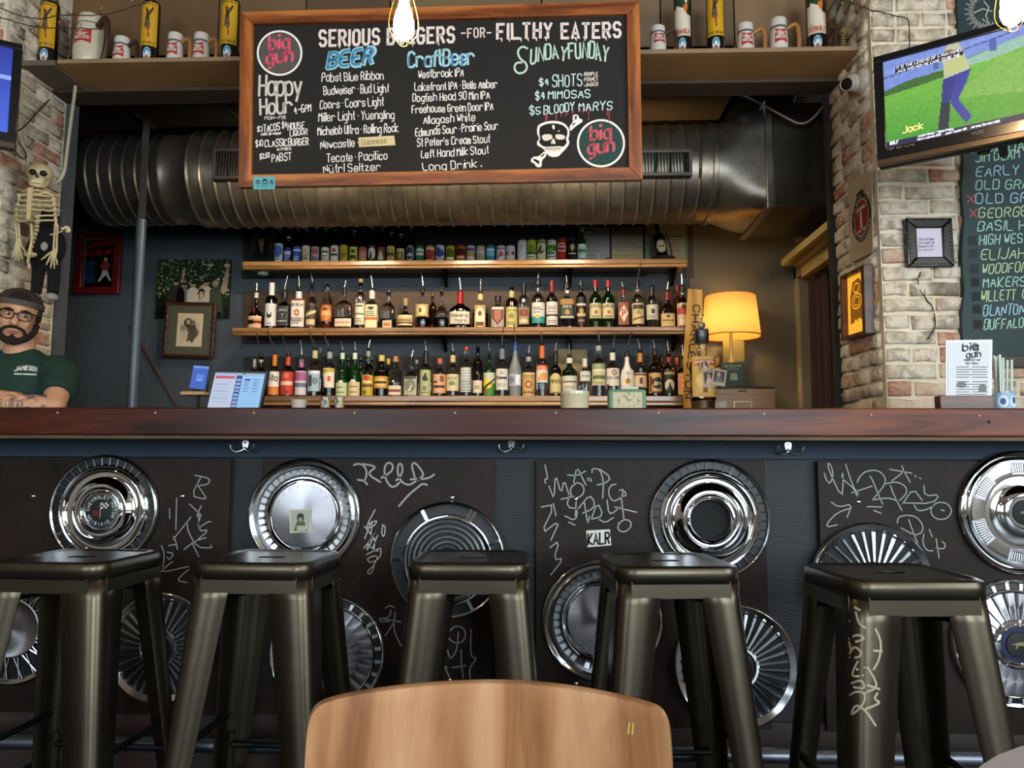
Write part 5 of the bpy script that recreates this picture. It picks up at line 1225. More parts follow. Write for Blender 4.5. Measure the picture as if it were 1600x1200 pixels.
bottle(491.5, 2, 20.5, 547, 'std', 'clear', 'clear vodka bottle with pale blue label, cork-coloured capsule and second bottle behind', g3, (.12, .55, 1.2, C('#9db0bc', [('r', .2, .25, .45, .75, '#39424c'), ('e', .65, .5, .2, .2, '#6d7a86'), ('r', 0, .85, 1, 1, '#d8dde0')], 20, 22)), ('#b7a87c', .82, .98), 522)
bottle(499.5, 2, 12, 544, 'tall', 'clear', 'clear bottle behind the pale blue labelled vodka', g3, None, ('#8f8a7c', .9, 1.0), None, yoff=.08)
bottle(514.5, 2, 20, 549, 'std', 'clear', 'bottle of red aperitif with slanted yellow and cream label', g3, (.2, .62, 1.2, C('#d8cfb8', [('p', [(0, .7), (1, .85), (1, 1), (0, .95)], '#b59a2e'), ('p', [(0, 0), (.3, 0), (.15, .6), (0, .6)], '#6e1a1c'), ('r', .5, .3, .7, .6, '#c9402c')], 20, 22)), ('#8d8f94', .84, .98), 524, ('red', .55))
bottle(534.5, 2, 18.5, 552, 'wine', 'green', 'green vermouth bottle with pale green label, left of its cream-labelled twin', g3, (.0, .32, 1.35, C('#b6c08e', [('t', .2, .3, .8, .8, 3, '#55633a', .4)], 18, 14)), ('#b8cfae', .86, 1.0), 533)
MB().ball((0, -.037, .1), (.016, .003, .014), 10).build('round_seal', mat('cream_seal', '#d0c6ac', .6), [o for o in COL.objects if o.name.startswith('bottle')][-1])
bottle(554, 2, 19, 552, 'wine', 'green', 'green vermouth bottle with cream label, right of its pale green-labelled twin', g3, (.0, .34, 1.35, C('#c9b88a', [('t', .2, .3, .8, .8, 3, '#6c5a34', .4)], 18, 14)), ('#cfd0c4', .86, 1.0), 534)
MB().ball((0, -.038, .105), (.017, .003, .015), 10).build('round_seal', mat('cream_seal', ''), [o for o in COL.objects if o.name.startswith('bottle')][-1])
for x, d in ((544, 'between the green vermouths'), (563, 'right of the green vermouths'), (580, 'behind the yellow-labelled bottle')):
    bottle(x, 2, 13, 556, 'wine', 'dkgreen', 'dark green wine bottle in the back row, %s' % d, g3, None, ('#3a4a3c', .9, 1.01), None, yoff=.09)
bottle(575, 2, 18.5, 547, 'wine', 'pale', 'tall bottle with yellow label and red emblem', g3, (.03, .46, 1.3, C('#b89b2e', [('e', .5, .85, .2, .13, '#b83024'), ('r', .1, .4, .9, .55, '#5c2a12'), ('e', .35, .15, .15, .12, '#5c6a1c'), ('r', .1, .62, .9, .72, '#e0cf9a')], 18, 24)), ('#8a8c8c', .86, .97), 531, ('gold', .45))
bottle(596, 2, 23, 557, 'std', 'black', 'black herbal liqueur bottle with gold cap and gold label', g3, (.2, .5, 1.35, C('#c08f3c', [('e', .5, .5, .4, .3, '#dbb266'), ('r', .15, .42, .85, .58, '#3f2a10'), ('r', 0, .0, 1, .06, '#5a4418')], 22, 20)), ('#c7ad5a', .88, 1.02), None)
bottle(606.5, 2, 15, 561, 'std', 'black', 'black liqueur bottle behind the gold-labelled one', g3, None, ('#b9a04e', .86, 1.0), None, yoff=.08)
bottle(618, 2, 20.5, 558, 'sq', 'clear', 'square tequila bottle with wooden stopper and white label', g3, (.05, .28, 1.1, C('#cdbfa6', [('r', .1, .3, .9, .6, '#7c3a34')], 18, 10)), ('#a5764c', .88, 1.01), None, ('gold', .36))
bottle(642.5, 2, 25, 562, 'squat', 'clear', 'broad silver tequila bottle with grey leaf label', g3, (.05, .55, .8, C('#a8a58c', [('e', .5, .5, .4, .35, '#6c7260'), ('r', .05, .85, .95, .98, '#3c3a34'), ('p', [(.3, .2), (.7, .7), (.5, .2)], '#c9c4a8')], 18, 20)), None, 547)
bottle(651, 2, 12, 563, 'std', 'clear', 'small clear bottle in back row behind the silver tequila', g3, None, ('#83847e', .9, 1.0), None, yoff=.09)
bottle(665, 2, 18, 553, 'tall', 'pale', 'greenish bottle with olive label showing a black horse head', g3, (.02, .62, 1.2, C('#a9ab7a', [('p', [(.3, .65), (.55, .92), (.75, .6), (.5, .55)], '#1c1c16'), ('e', .5, .3, .14, .1, '#6c6f4a'), ('r', .2, .1, .8, .14, '#5a5c3c')], 18, 26)), ('#161616', .76, 1.0), 532)
bottle(687, 2, 20.5, 562, 'std', 'clear', 'tequila bottle with orange cap and peach label', g3, (.1, .6, 1.3, C('#cf9872', [('r', .1, .28, .9, .42, '#3c2418'), ('r', .55, .6, .8, .9, '#6c4a38'), ('r', .1, .55, .4, .62, '#3c2418')], 20, 22)), ('#b5522c', .9, 1.02), None, ('gold', .3))
bottle(707.5, 2, 20, 553, 'std', 'clear', 'tequila bottle with plain cream label and a green emblem', g3, (.14, .52, 1.35, C('#cdbf94', [('e', .5, .45, .2, .14, '#6c8250'), ('t', .2, .7, .8, .88, 2, '#76693e', .4)], 20, 22)), ('#c9a77a', .8, .96), 536)
bottle(728.5, 2, 19.5, 544, 'tall', 'clear', 'tall clear tequila bottle with embossed diamond glass and red-brown cap', g3, (.1, .6, 1.0, C('#8d9088', [('t', .0, .0, 1, 1, 9, '#c2c6be', .5)], 12, 26)), ('#8c3a26', .95, 1.02), None)
bottle(746.5, 2, 15.5, 541, 'tall', 'black', 'black tequila bottle with small white label near its base', g3, (.08, .32, 1.1, C('#cfc4a8', [('t', .2, .3, .8, .7, 2, '#6a604a', .4)], 14, 12)), None, None)
bottle(764.5, 2, 18, 552, 'wine', 'green', 'green bottle with yellow sun and stripes on its label', g3, (.04, .55, 1.4, C('#3c7a2c', [('r', 0, .55, 1, 1, '#b9c0a4'), ('e', .35, .5, .35, .22, '#d6c22c'), ('p', [(.1, .2), (.95, .7), (.95, .78), (.1, .35)], '#15150f'), ('p', [(.1, .1), (.45, .45), (.3, .1)], '#b8341c')], 20, 26)), None, 535)
bottle(784.5, 2, 19.5, 543, 'tall', 'clear', 'clear vodka bottle with white label under a black pourer', g3, (.14, .56, 1.3, C('#cdc9c0', [('r', .1, .5, .24, .68, '#8d1f24'), ('r', .28, .52, .85, .64, '#4a4644'), ('e', .5, .8, .14, .1, '#a39f96'), ('t', .2, .15, .8, .35, 2, '#8a867e', .4)], 20, 24)), ('#6d6e72', .76, .97), 516)
bottle(805, 2, 20, 536, 'slope', 'frost', 'frosted vodka bottle with blue capsule', g3, (.2, .42, 1.2, C('#9aa3ac', [('r', .55, .1, .9, .9, '#dfe3e6'), ('e', .25, .5, .2, .3, '#6e7884')], 18, 12)), ('#2c4f8a', .86, 1.01), 512)
bottle(826, 2, 20, 556, 'std', 'clear', 'vodka bottle with copper-brown label and round seal', g3, (.02, .58, 1.35, C('#c09a5c', [('e', .5, .5, .22, .17, '#9c4a1e'), ('e', .5, .5, .1, .08, '#d8b070'), ('r', .0, .94, 1, 1, '#e0d0a0')], 20, 24)), ('#8d8f8c', .86, .97), 539, txt=[('TITO', .2, .8, .76, .12, '#4a2a10', 0), ('Handmade', .12, .88, .12, .1, '#4a2a10', 0)])
bottle(847, 2, 18.5, 541, 'tall', 'clear', 'vodka bottle with orange capsule and orange-slice label', g3, (.28, .62, 1.3, C('#d3cbbc', [('r', 0, .72, 1, 1, '#c9501e'), ('e', .6, .35, .25, .22, '#d68a3c'), ('r', .2, .1, .5, .3, '#c9a070')], 20, 22)), ('#c8641c', .76, 1.0), 523, txt=[('STOLI', .15, .85, .77, .13, '#eee4d0', 0)])
bottle(868, 2, 18, 553, 'std', 'black', 'dark cordial bottle with arched yellow-cream label', g3, (.08, .54, 1.3, C('#c7b67a', [('p', [(0, .8), (.5, 1.05), (1, .8), (1, 1.1), (0, 1.1)], '#0c0a08'), ('r', .1, .0, .9, .08, '#8a7834')], 20, 24)), ('#1a1410', .82, 1.0), 535, txt=[('PIMMS', .1, .9, .5, .18, '#3a2a18', 0)])
bottle(890, 2, 23.5, 558, 'std', 'dkgreen', 'dark green gin bottle with red seal and white label', g3, (.14, .52, 1.3, C('#c9c2ae', [('r', .1, .55, .9, .66, '#6c6250'), ('t', .2, .15, .8, .4, 2, '#938a76', .4)], 22, 18)), ('#cfc9b6', .84, .97), 537)
MB().ball((0, -.043, .14), (.011, .003, .011), 10).build('wax_seal', CAPM('#8c1a20'), [o for o in COL.objects if o.name.startswith('bottle')][-1])
bottle(914, 2, 19, 562, 'std', 'clear', 'small clear bottle with narrow white label behind the ramekin', g3, (.42, .68, 1.0, C('#c8c4b8', [('r', .15, .4, .85, .6, '#8a867a')], 18, 12)), ('#c9c4b6', .8, 1.02), None)
bottle(935.5, 2, 21.5, 540, 'std', 'clear', 'clear rum bottle with cream label below a green band', g3, (.22, .64, 1.3, C('#c5bd92', [('r', 0, .75, 1, .98, '#8f9a70'), ('r', 0, .68, 1, .72, '#f0ead0'), ('r', .12, .3, .88, .46, '#5c6238'), ('t', .2, .05, .8, .2, 2, '#8a8458', .4)], 20, 24)), ('#9a9a90', .9, .99), 521)
bottle(957.5, 2, 20.5, 549, 'std', 'clear', 'white rum bottle with white label and dark red round emblem', g3, (.24, .62, 1.3, C('#d4cdbd', [('e', .55, .75, .16, .16, '#7a2c22'), ('e', .55, .75, .1, .1, '#b8a488'), ('r', 0, .0, .25, .1, '#7a2c22')], 20, 24)), ('#d6d0c2', .8, .96), 527, txt=[('BACARDI', .12, .92, .38, .15, '#2a221c', 0)])
bottle(980, 2, 22, 553, 'slope', 'milk', 'opaque white coconut rum bottle with palm and sun print', g3, (.25, .62, 1.0, C('#dcd6c6', [('e', .5, .28, .22, .18, '#c4922a'), ('p', [(.45, .2), (.52, .75), (.56, .2)], '#3a3f24'), ('p', [(.25, .7), (.5, .78), (.75, .66), (.5, .86)], '#3a4a24')], 20, 22)), ('#151312', .93, 1.0), 522)
bottle(1000.5, 2, 19.5, 549, 'std', 'clear', 'spiced rum bottle with orange capsule and cream label of a standing figure', g3, (.2, .52, 1.35, C('#cbb892', [('e', .5, .45, .12, .25, '#6e2c1c'), ('r', .05, .8, .95, .95, '#7c3a24'), ('t', .2, .05, .8, .18, 2, '#8a5a38', .4)], 20, 22)), ('#b8742c', .76, .95), 530, (W_, .62))
bottle(1023.5, 2, 20.5, 549, 'std', 'brown', 'dark rum bottle with tan label showing a woman and a black disc', g3, (.08, .52, 1.35, C('#b99a5c', [('e', .58, .5, .33, .28, '#1c1814'), ('p', [(.08, .1), (.12, .85), (.3, .8), (.25, .1)], '#7a2a1c'), ('r', .2, .02, .95, .1, '#4a3618')], 20, 22)), ('#2a1a12', .92, 1.0), 531, txt=[('Jerry', .35, .85, .4, .2, '#d8c28a', 0)])
bottle(1035, 2, 13, 554, 'std', 'brown', 'brown bottle with black cap in back row near the clock', g3, None, ('#14110e', .84, 1.0), None, yoff=.09)
bottle(1045, 2, 20, 553, 'std', 'brown', 'black spiced rum bottle with white leaping beast on its label', g3, (.08, .62, 1.3, C('#14110d', [('e', .5, .35, .3, .25, '#cfc3a2'), ('p', [(.3, .1), (.5, .5), (.7, .1)], '#14110d'), ('r', .15, .78, .85, .9, '#9c8a5c')], 20, 24)), ('#7c2018', .8, .92), 532)
bottle(1057, 2, 13, 559, 'std', 'amber', 'amber bottle with red cap in back row at the right end', g3, None, ('#8a2c1c', .84, 1.0), None, yoff=.09)
bottle(1068, 2, 20, 560, 'std', 'clear', 'bottle with peach arched label, last on the bottom shelf', g3, (.06, .6, 1.2, C('#c9a06a', [('e', .5, .5, .42, .48, '#d6885a'), ('e', .5, .7, .14, .1, '#f0d0a0'), ('e', .5, .4, .16, .12, '#f0d0a0'), ('e', .5, .2, .12, .08, '#e8b888')], 20, 24)), None, 539, ('gold', .75))
# tan paper bags folded behind the gin bottles
for i, (a, b, y0) in enumerate([(871, 891, 545), (892, 918, 546)]):
    p = PY(a, 618, YB-.08); q = PY(b, y0, YB-.08)
    tag(MB().box(p.x, q.x, YB-.09, YB-.07, zs[2]+.001, q.z).build('paper_bag', mat('kraft_paper', '#8f7d5c', .8, var=.1), bevel=.006), 'tan paper packet standing behind the gin bottles, %s one' % ('narrower left' if i == 0 else 'wider right'), 'packet')
# ================================================================ CHALKBOARD MENU
LC = mat('cold_chrome_wire', '#b9b9b4', .3, .9)
q0, q1, q2 = PY(375, 295, 3.31), PY(1003, 283, 3.31), PY(378, 22, 3.27)
BP = Plane(q0, q1-q0, q2-q0)
def flt(P, name, label, cat, group=None): return thing(name, label, cat, M=P.M, group=group)
def boxuv(P, x0, y0, x1, y1):
    a = P.uv(x0, y1); b = P.uv(x1, y0); return a[0], a[1], b[0], b[1]
cb = flt(BP, 'chalkboard_menu', 'large wood-framed chalkboard drinks menu hanging over the bar opening', 'chalkboard')
Wb = (q1-q0).length; Hb = (q2-q0).dot(BP.y)
FR = wood('reddish_frame_wood', '#522710', '#87471f', '#b57038', 0, 1.3, .35, .3, .15); FRV = wood('reddish_frame_wood_v', '#522710', '#87471f', '#b57038', 1, 1.3, .35, .3, .15)
fw = .058
def miter(M, n, a, b, c, d, m): MB().prism([a, b, c, d], -.012, .022).build(n, m, M, bevel=.003)
miter(cb, 'frame_rail', (0, 0), (Wb, 0), (Wb-fw, fw), (fw, fw), FR); miter(cb, 'frame_rail', (0, Hb), (Wb, Hb), (Wb-fw, Hb-fw), (fw, Hb-fw), FR)
miter(cb, 'frame_stile', (0, 0), (0, Hb), (fw, Hb-fw), (fw, fw), FRV); miter(cb, 'frame_stile', (Wb, 0), (Wb, Hb), (Wb-fw, Hb-fw), (Wb-fw, fw), FRV)
MB().box(fw-.01, Wb-fw+.01, fw-.01, Hb-fw+.01, -.01, .0).build('board', mat('black_chalkboard', '#0f0c0a', .7, color2='#191511', scale=1.6), cb)
WC = .0012
def line(t, x0, y0, x1, y1, h, pen=.0042, m=CHALK, par=cb, P=BP, w=WC, name='lettering', **k):
    return lettering(MB(), t, P.uv, x0, y0, x1, y1, h, pen, w, **k).build(name, m, par, smooth=0)
HDR = mat('header_chalk', '#e6d8d2', .8)
for t, x0, x1, y0, y1, h in (('SERIOUS', 500, 592, 72, 69, 23), ('BURGERS', 606, 709, 69, 66, 23), ('-FOR-', 721, 767, 59, 58, 14), ('FILTHY', 777, 861, 61, 59, 23), ('EATERS', 878, 969, 60, 58, 22)):
    line(t, x0, y0, x1, y1, h, .0125 if h > 15 else .006, HDR, smooth=0, jit=.1, name='header_lettering', gap=2.6)
    if h > 15: # sharp downward spurs
        n = len(t); mb = MB()
        for i in range(n):
            x = x0+(x1-x0)*(i+.5)/n+random.uniform(-2, 3); y = y0+(y1-y0)*(i+.5)/n
            if t[i] in 'RFLTHAYI': mb.flat([BP.uv(x-4, y-2), BP.uv(x+.5, y-1), BP.uv(x+.5, y+6)], WC)
        mb.build('header_spurs', HDR, cb, smooth=0)
BLU, LBL = mat('blue_chalk', '#3f86ad', .8), mat('light_blue_chalk', '#9fd0e0', .8)
line('BEER', 512, 107, 581, 99, 24, .022, LBL, smooth=2, jit=.3, shear=.15, w=.0010, name='outline_lettering'); line('BEER', 512, 106, 580, 98, 23, .012, BLU, smooth=2, jit=0, shear=.15, w=.0018)
random.seed(3)
line('CraftBeer', 638, 105, 741, 100, 24, .0105, LBL, smooth=1, jit=.2, w=.0012, name='heading_lettering', gap=1.3); 
mb = MB()
for x, h in ((639, 14), (664, 12), (707, 16), (722, 16)): mb.ribbon([BP.uv(x, 103), BP.uv(x, 103-h)], .009, .0018)
mb.build('heading_shading', BLU, cb, smooth=0)
PGN = mat('pale_green_chalk', '#bcd9c8', .8)
line('UNDAY', 829, 101, 884, 94, 21, .0085, PGN, smooth=0, jit=.5, name='heading_lettering', arc=4); line('FUNDAY', 889, 92, 949, 99, 23, .0085, PGN, smooth=0, jit=.5, name='heading_lettering', arc=4)
MB().ribbon([BP.uv(x, y) for x, y in chaikin([(824, 76), (816, 72), (808, 80), (812, 92), (824, 100), (822, 112), (810, 116), (803, 108), (806, 98), (815, 98)], 2)], .009, WC).build('flourish', PGN, cb, smooth=0)
random.seed(5)
for t, x0, y0, x1, y1, h in (('Pabst Blue Ribbon', 503, 128, 599, 124, 13), ('Budweiser ~ Bud Light', 506, 148, 607, 144, 13), ('Coors ~ Coors Light', 500, 170, 599, 165, 13), ('Miller Light ~ Yuengling', 498, 190, 616, 185, 13),
  ('Michelob Ultra ~ Rolling Rock', 497, 211, 622, 206, 13), ('Newcastle ~', 501, 232, 559, 229, 12), ('Tecate ~ Pacifico', 511, 254, 605, 249, 13), ('Nütrl Seltzer', 506, 270, 594, 266, 12),
  ('Westbrook IPA', 654, 122, 724, 119, 12), ('Lakefront IPA ~ Bells Amber', 648, 142, 777, 137, 12), ('Dogfish Head 90 Min IPA', 645, 159, 765, 154, 12), ('Freehouse Green Door IPA', 644, 177, 770, 172, 12),
  ('Allagash White', 662, 194, 742, 189, 12), ('Edmunds Sour ~ Prairie Sour', 649, 213, 778, 202, 12), ("St Peter's Cream Stout", 652, 229, 765, 223, 12), ('Left Hand Milk Stout', 658, 247, 763, 240, 12), ('Long Drink .', 661, 267, 752, 261, 12),
  ('4-6PM', 460, 178, 486, 174, 11), ('MON-FRI', 414, 187, 446, 186, 5), ('$3', 402, 206, 410, 205, 8), ('TACOS', 412, 207, 437, 203, 11), ('PORK OR VEGAN', 408, 212, 439, 210, 3.5), ('$4', 441, 200, 448, 199, 9), ('HOUSE', 450, 203, 475, 200, 10), ('LIQUOR', 453, 213, 480, 210, 9),
  ('$10', 400, 229, 411, 228, 9), ('CLASSIC', 414, 230, 449, 228, 11), ('BURGER', 451, 228, 482, 226, 11), ('W/FRIES', 433, 236, 455, 234, 4), ('$2.50', 406, 249, 421, 246, 8), ('PABST', 425, 253, 455, 250, 12)):
    thin = h < 7; line(t, x0, y0, x1, y1, h, .0024 if h < 7 else (.0042 if h > 9 else .0036), jit=.3)
CYC = mat('aqua_chalk', '#cfe9e8', .8); RDC = mat('red_chalk', '#b3434c', .8)
for t, x0, y0, x1, y1, h in (('$4', 843, 134, 857, 133, 11), ('SHOTS', 863, 136, 909, 134, 18), ('$4', 837, 156, 851, 155, 12), ('MIMOSAS', 857, 155, 922, 152, 12), ('$5', 828, 179, 845, 179, 12), ('BLOODY', 850, 179, 897, 173, 13), ('MARYS', 905, 174, 956, 171, 13)):
    line(t, x0, y0, x1, y1, h, .0048, CYC, jit=.2)
for t, y in (('~RUMPLE', 119), ('~FERNET', 127), ('~JAGER', 135)): line(t, 912, y, 934, y-1, 5.5, .0028, HDR)
mb = MB()
for x, y0, l in ((853, 178, 12), (855, 180, 8), (869, 178, 8), (869, 187, 3), (877, 177, 5), (884, 177, 5), (887, 176, 3), (895, 172, 14), (911, 170, 6), (920, 172, 8), (920, 183, 4), (952, 172, 18), (949, 172, 8)): mb.ribbon([BP.uv(x, y0), BP.uv(x-.5, y0+l)], .0042, WC+.0004)
mb.build('red_drips', RDC, cb, smooth=0)
line('Happy', 405, 150, 471, 147, 31, .0105, jit=.2, smooth=2, m=mat('grey_white_chalk', '#cfccc2', .8), name='heading_lettering', gap=1.2)
line('Hour', 407, 179, 456, 176, 24, .0105, jit=.1, smooth=2, m=mat('grey_white_chalk', ''), name='heading_lettering', gap=1.2)
PINK = mat('pink_chalk', '#e0566f', .8)
def blackletter(P, t, x0, y0, x1, y1, h, pen, m, par, w):
    return lettering(MB(), t, P.uv, x0, y0, x1, y1, h, pen, w, smooth=0, jit=.0, nib=R(40), gap=2.0).build('blackletter', m, par, smooth=0)
def round_logo(cx, cy, r, hatch, ang, pk):
    c = [BP.uv(cx+r*math.cos(a*PI/24), cy+r*math.sin(a*PI/24)) for a in range(48)]
    MB().ribbon(c, .0095, WC, closed=True).build('logo_ring', CHALK, cb, smooth=0)
    mb = MB(); rr = r-3
    for k in range(-11, 12):
        d = k*rr/11.5; L_ = math.sqrt(max(0, rr*rr-d*d)); ca, sa = math.cos(ang), math.sin(ang)
        if L_ > 3: mb.ribbon([BP.uv(cx+d*-sa-L_*ca, cy+d*ca-L_*sa), BP.uv(cx+d*-sa+L_*ca, cy+d*ca+L_*sa)], .0028, WC-.0004)
    mb.build('logo_hatching', hatch, cb, smooth=0)
    blackletter(BP, 'big', cx-16, cy-5, cx+15, cy-8, 21, .0135, pk, cb, WC+.0004); blackletter(BP, 'gun', cx-20, cy+17, cx+20, cy+12, 21, .0135, pk, cb, WC+.0004)
round_logo(437, 83, 34, mat('grey_chalk', '#8c8782', .8), R(-45), PINK); round_logo(939, 224, 36, mat('teal_chalk', '#2f6f66', .8), R(18), mat('coral_chalk', '#cf5a68', .8))
# skull and bone
def pf(par, pts, m, w, name, P=BP, sm=1): MB().flat([P.uv(x, y) for x, y in (chaikin(pts, sm, True) if sm else pts)], w).build(name, m, par, smooth=0)
c4 = lambda L_, s=6.957, ox=780, oy=160: [(ox+x/s, oy+y/s) for x, y in L_]
BKC = mat('board_black', '#15110e', .8)
bone = lambda e: None
pf(cb, c4([(770,320),(820,270),(870,235),(905,215),(905,185),(865,175),(865,145),(830,128),(800,145),(795,180),(805,210),(760,265)]), CHALK, WC, 'bone_end')
pf(cb, c4([(500,520),(430,590),(380,588),(345,615),(345,650),(385,665),(400,700),(440,710),(465,690),(462,630),(520,580)]), CHALK, WC, 'bone_end')
pf(cb, c4([(430,240),(520,205),(620,200),(710,225),(760,290),(765,350),(750,400),(768,440),(730,500),(690,540),(640,595),(560,595),(515,560),(480,500),(410,470),(412,420),(440,400),(410,340),(412,280)]), CHALK, WC+.0002, 'skull')
pf(cb, c4([(445,265),(520,232),(620,228),(700,250),(742,300),(742,350),(722,400),(738,438),(712,472),(690,486),(500,486),(460,470),(428,430),(450,400),(435,345),(438,290)]), BKC, WC+.0005, 'skull_shade')
for L_ in ([(465,350),(575,345),(580,400),(500,425),(468,400)], [(610,345),(715,355),(715,400),(650,410),(610,390)]): pf(cb, c4(L_), mat('bone_chalk', '#e8dccb', .8), WC+.0008, 'eye_socket')
pf(cb, c4([(590,380),(615,440),(605,460),(590,445),(570,458),(560,440)]), HDR, WC+.0008, 'nose'); pf(cb, c4([(490,485),(600,480),(680,475),(680,500),(640,530),(540,530),(495,510)]), mat('bone_chalk', ''), WC+.0009, 'teeth')
mb = MB()
for i in range(9): mb.ribbon([BP.uv(*c4([(510+i*19, 492)])[0]), BP.uv(*c4([(512+i*18, 522)])[0])], .0012, WC+.0013)
mb.ribbon([BP.uv(*c4([(500, 506)])[0]), BP.uv(*c4([(675, 500)])[0])], .0012, WC+.0013); mb.build('tooth_lines', BKC, cb, smooth=0)
for L_ in ([(570,250),(600,245),(605,290),(585,300)], [(635,310),(670,305),(640,325)], [(820,150),(845,145),(840,190),(825,190)], [(370,610),(410,625),(440,640),(430,680),(400,650),(372,635)], [(440,600),(500,540),(480,590)], [(790,240),(840,215),(800,260)]):
    pf(cb, c4(L_), CHALK if L_[0][0] in (570, 635) else BKC, WC+.0009, 'shading_mark', sm=1)
# tape with pencilled name, teal sticker
tp = MB().flat([BP.uv(560, 215), BP.uv(616, 212), BP.uv(618, 227), BP.uv(561, 230)], WC+.0003).build('masking_tape', mat('masking_tape', '#d8c795', .7), cb, smooth=0)
line('Guinness', 565, 227, 604, 224, 9, .0026, mat('pencil_brown', '#6c5534', .8), w=WC+.0008, par=tp)
sk = flt(Plane(BP.o+BP.z*.0225, BP.x, BP.y), 'sticker', 'small teal sticker of three heads at the lower left of the chalkboard frame', 'sticker'); PS = Plane(BP.o+BP.z*.0225, BP.x, BP.y)
cv = Canvas(33, 20, '#4fa9b4')
for u, s in ((.2, .16), (.52, .22), (.83, .15)):
    cv.ell(u, .5, s*.6, s*1.6, '#14181a'); cv.ell(u, .42, s*.42, s*1.15, '#4fa9b4' if s > .2 else '#6aa3a8'); cv.rect(u-s*.3, .42, u+s*.3, .5, '#14181a'); cv.rect(u-.04, .2, u+.04, .25, '#14181a')
b = boxuv(PS, 396, 276, 430, 296); cv.mesh('print', flatmap(b[0], b[1], b[2], b[3], .0006), PRINT, sk)
# hanging chains
for x, y, lb in ((384, 22, 'steel chain holding the left corner of the chalkboard'), (993, 8, 'steel chain holding the right corner of the chalkboard')):
    p = PY(x, y, 3.3); t = thing('hanging_chain', lb, 'chain', tuple(p))
    a = Vector((-.05 if x < 500 else .03, .08, .09)); n = 16
    for k in range(n if x < 500 else 12):
        c = a*(k/6.); M = Matrix.Translation(c) @ Matrix.Rotation(PI/2*(k % 2), 4, a.normalized()) @ a.to_track_quat('X', 'Z').to_matrix().to_4x4()
        MB().tube([(.009*math.cos(g*PI/5)*1.3, .0055*math.sin(g*PI/5), 0) for g in range(10)], .0013, 5, M=M, closed=True).build('chain_link', LC, t)

# ================================================================ HIGH SHELF: jugs, mugs, tall bottles
CER = mat('cream_ceramic', '#c9bfa8', .3, coat=.3, var=.05); CEW = mat('white_ceramic', '#cfc9bf', .28, coat=.3); CGR = mat('grey_ceramic_band', '#5b5f60', .4); HBR = mat('tan_handle', '#9a6a3a', .45); HDB = mat('brown_handle', '#3c241a', .5)
REDL = mat('red_print', '#b0322e', .5)
def bowtie(par, r, zc, hw, hh, zr, ang=0):
    mb = MB(); N = 10; vs = []; fs = []
    for i in range(N+1):
        x = -hw+2*hw*i/N; e = hh*(.72+.28*abs(x/hw)**1.5)
        for z in (zc-e, zc+e):
            a = x/r-PI/2+ang; q = zr(z)+.001; vs.append((q*math.cos(a), q*math.sin(a), z))
    fs = [(2*i, 2*i+2, 2*i+3, 2*i+1) for i in range(N)]
    mb.add(vs, fs); o = mb.build('red_emblem', REDL, par)
    for t, v, h, k in (('Miller', .02, .34, .62), ('HIGH LIFE', -.42, .22, .8)):
        S, W = text_strokes(t, 0, 1.5, 0); mb = MB()
        for s_ in S:
            b = MB(); b.ribbon([((x/W-.5)*2*hw*k, zc+hh*(v+y*h*1.6)) for x, y in s_], hh*.09, 0)
            mb.add([((zr(z)+.0018)*math.cos(x/r-PI/2+ang), (zr(z)+.0018)*math.sin(x/r-PI/2+ang), z) for x, z, _ in b.v], b.f)
        mb.build('script', CEW, o, smooth=0)
def mug(px, py0, w, top, label, side=1, big=False, hm=HBR, ang=0):
    Y = YSF+.17-(.07 if px == 1028 else 0); k = Y/F; p = PY(px, py0, Y); H = PY(px, top, Y).z-ZSH; r = w*k/2
    t = thing('beer_jug' if big else 'beer_mug', label, 'jug' if big else 'mug', (p.x, Y, ZSH+.0005), 0, None if big else 'barrel mugs on the high shelf')
    if big: pr = [(r*.8, 0), (r*.86, .01), (r*.86, H*.12), (r*.95, H*.16), (r*1.02, H*.35), (r, H*.5), (r*.92, H*.7), (r*.8, H*.82), (r*.78, H*.84), (r*.83, H*.87), (r*.8, H*.92), (r*.74, H*.99), (r*.72, H), (r*.6, H*.995), (1e-4, H*.99)]
    else: pr = [(r*.82, 0), (r*.86, H*.08), (r*.98, H*.2), (r*1.0, H*.45), (r*.93, H*.7), (r*.85, H*.78), (r*.86, H*.84), (r*.9, H*.87), (r*.9, H*.97), (r*.86, H), (r*.8, H), (r*.78, H*.85), (1e-4, H*.84)]
    MB().lathe(pr, 32).build('body', CER if big else CEW, t, smooth=50)
    zr = lambda z: float(np.interp(z, [q[1] for q in pr[:9]], [q[0] for q in pr[:9]]))
    for z0 in ((.135, .155), (.825, .845)) if big else ((.10, .14), (.77, .82)): MB().lathe([(zr(H*z0[0])+.0012, H*z0[0]), (zr(H*z0[1])+.0012, H*z0[1])], 32, cap=False).build('grey_band', CGR, t)
    q = r*.85; hh = H; HA = Matrix.Rotation(R(-28 if big else -12), 4, 'Z')
    mb = MB(); mb.tube(chaikin([(side*q, -.0, hh*.78), (side*(q+r*(1.15 if not big else .95)), 0, hh*.92), (side*(q+r*(1.35 if not big else 1.15)), 0, hh*.5), (side*(q+r*(1.1 if not big else .8)), 0, hh*.12), (side*q, 0, hh*.14)], 3), r*.24 if not big else r*.2, 10, M=HA).build('handle', hm, t)
    bowtie(t, r, H*(.57 if big else .58), r*(.62 if big else .72), H*(.125 if big else .17), zr, ang*(1 if not big else 1))
    return t
mug(139, 92, 50, 28, 'large cream barrel-shaped beer jug with dark brown handle on the high shelf', 1, True, HDB, 0)
mug(190, 92, 28, 61, 'white mug with dark handle beside the large cream jug', 1, False, HDB, 0)
mug(273, 90, 27, 55, 'white barrel mug with tan handle, left of the pair beside the chalkboard', 1, ang=0)
mug(314, 90, 27, 55, 'white barrel mug with tan handle, nearest the left edge of the chalkboard', 1, ang=0)
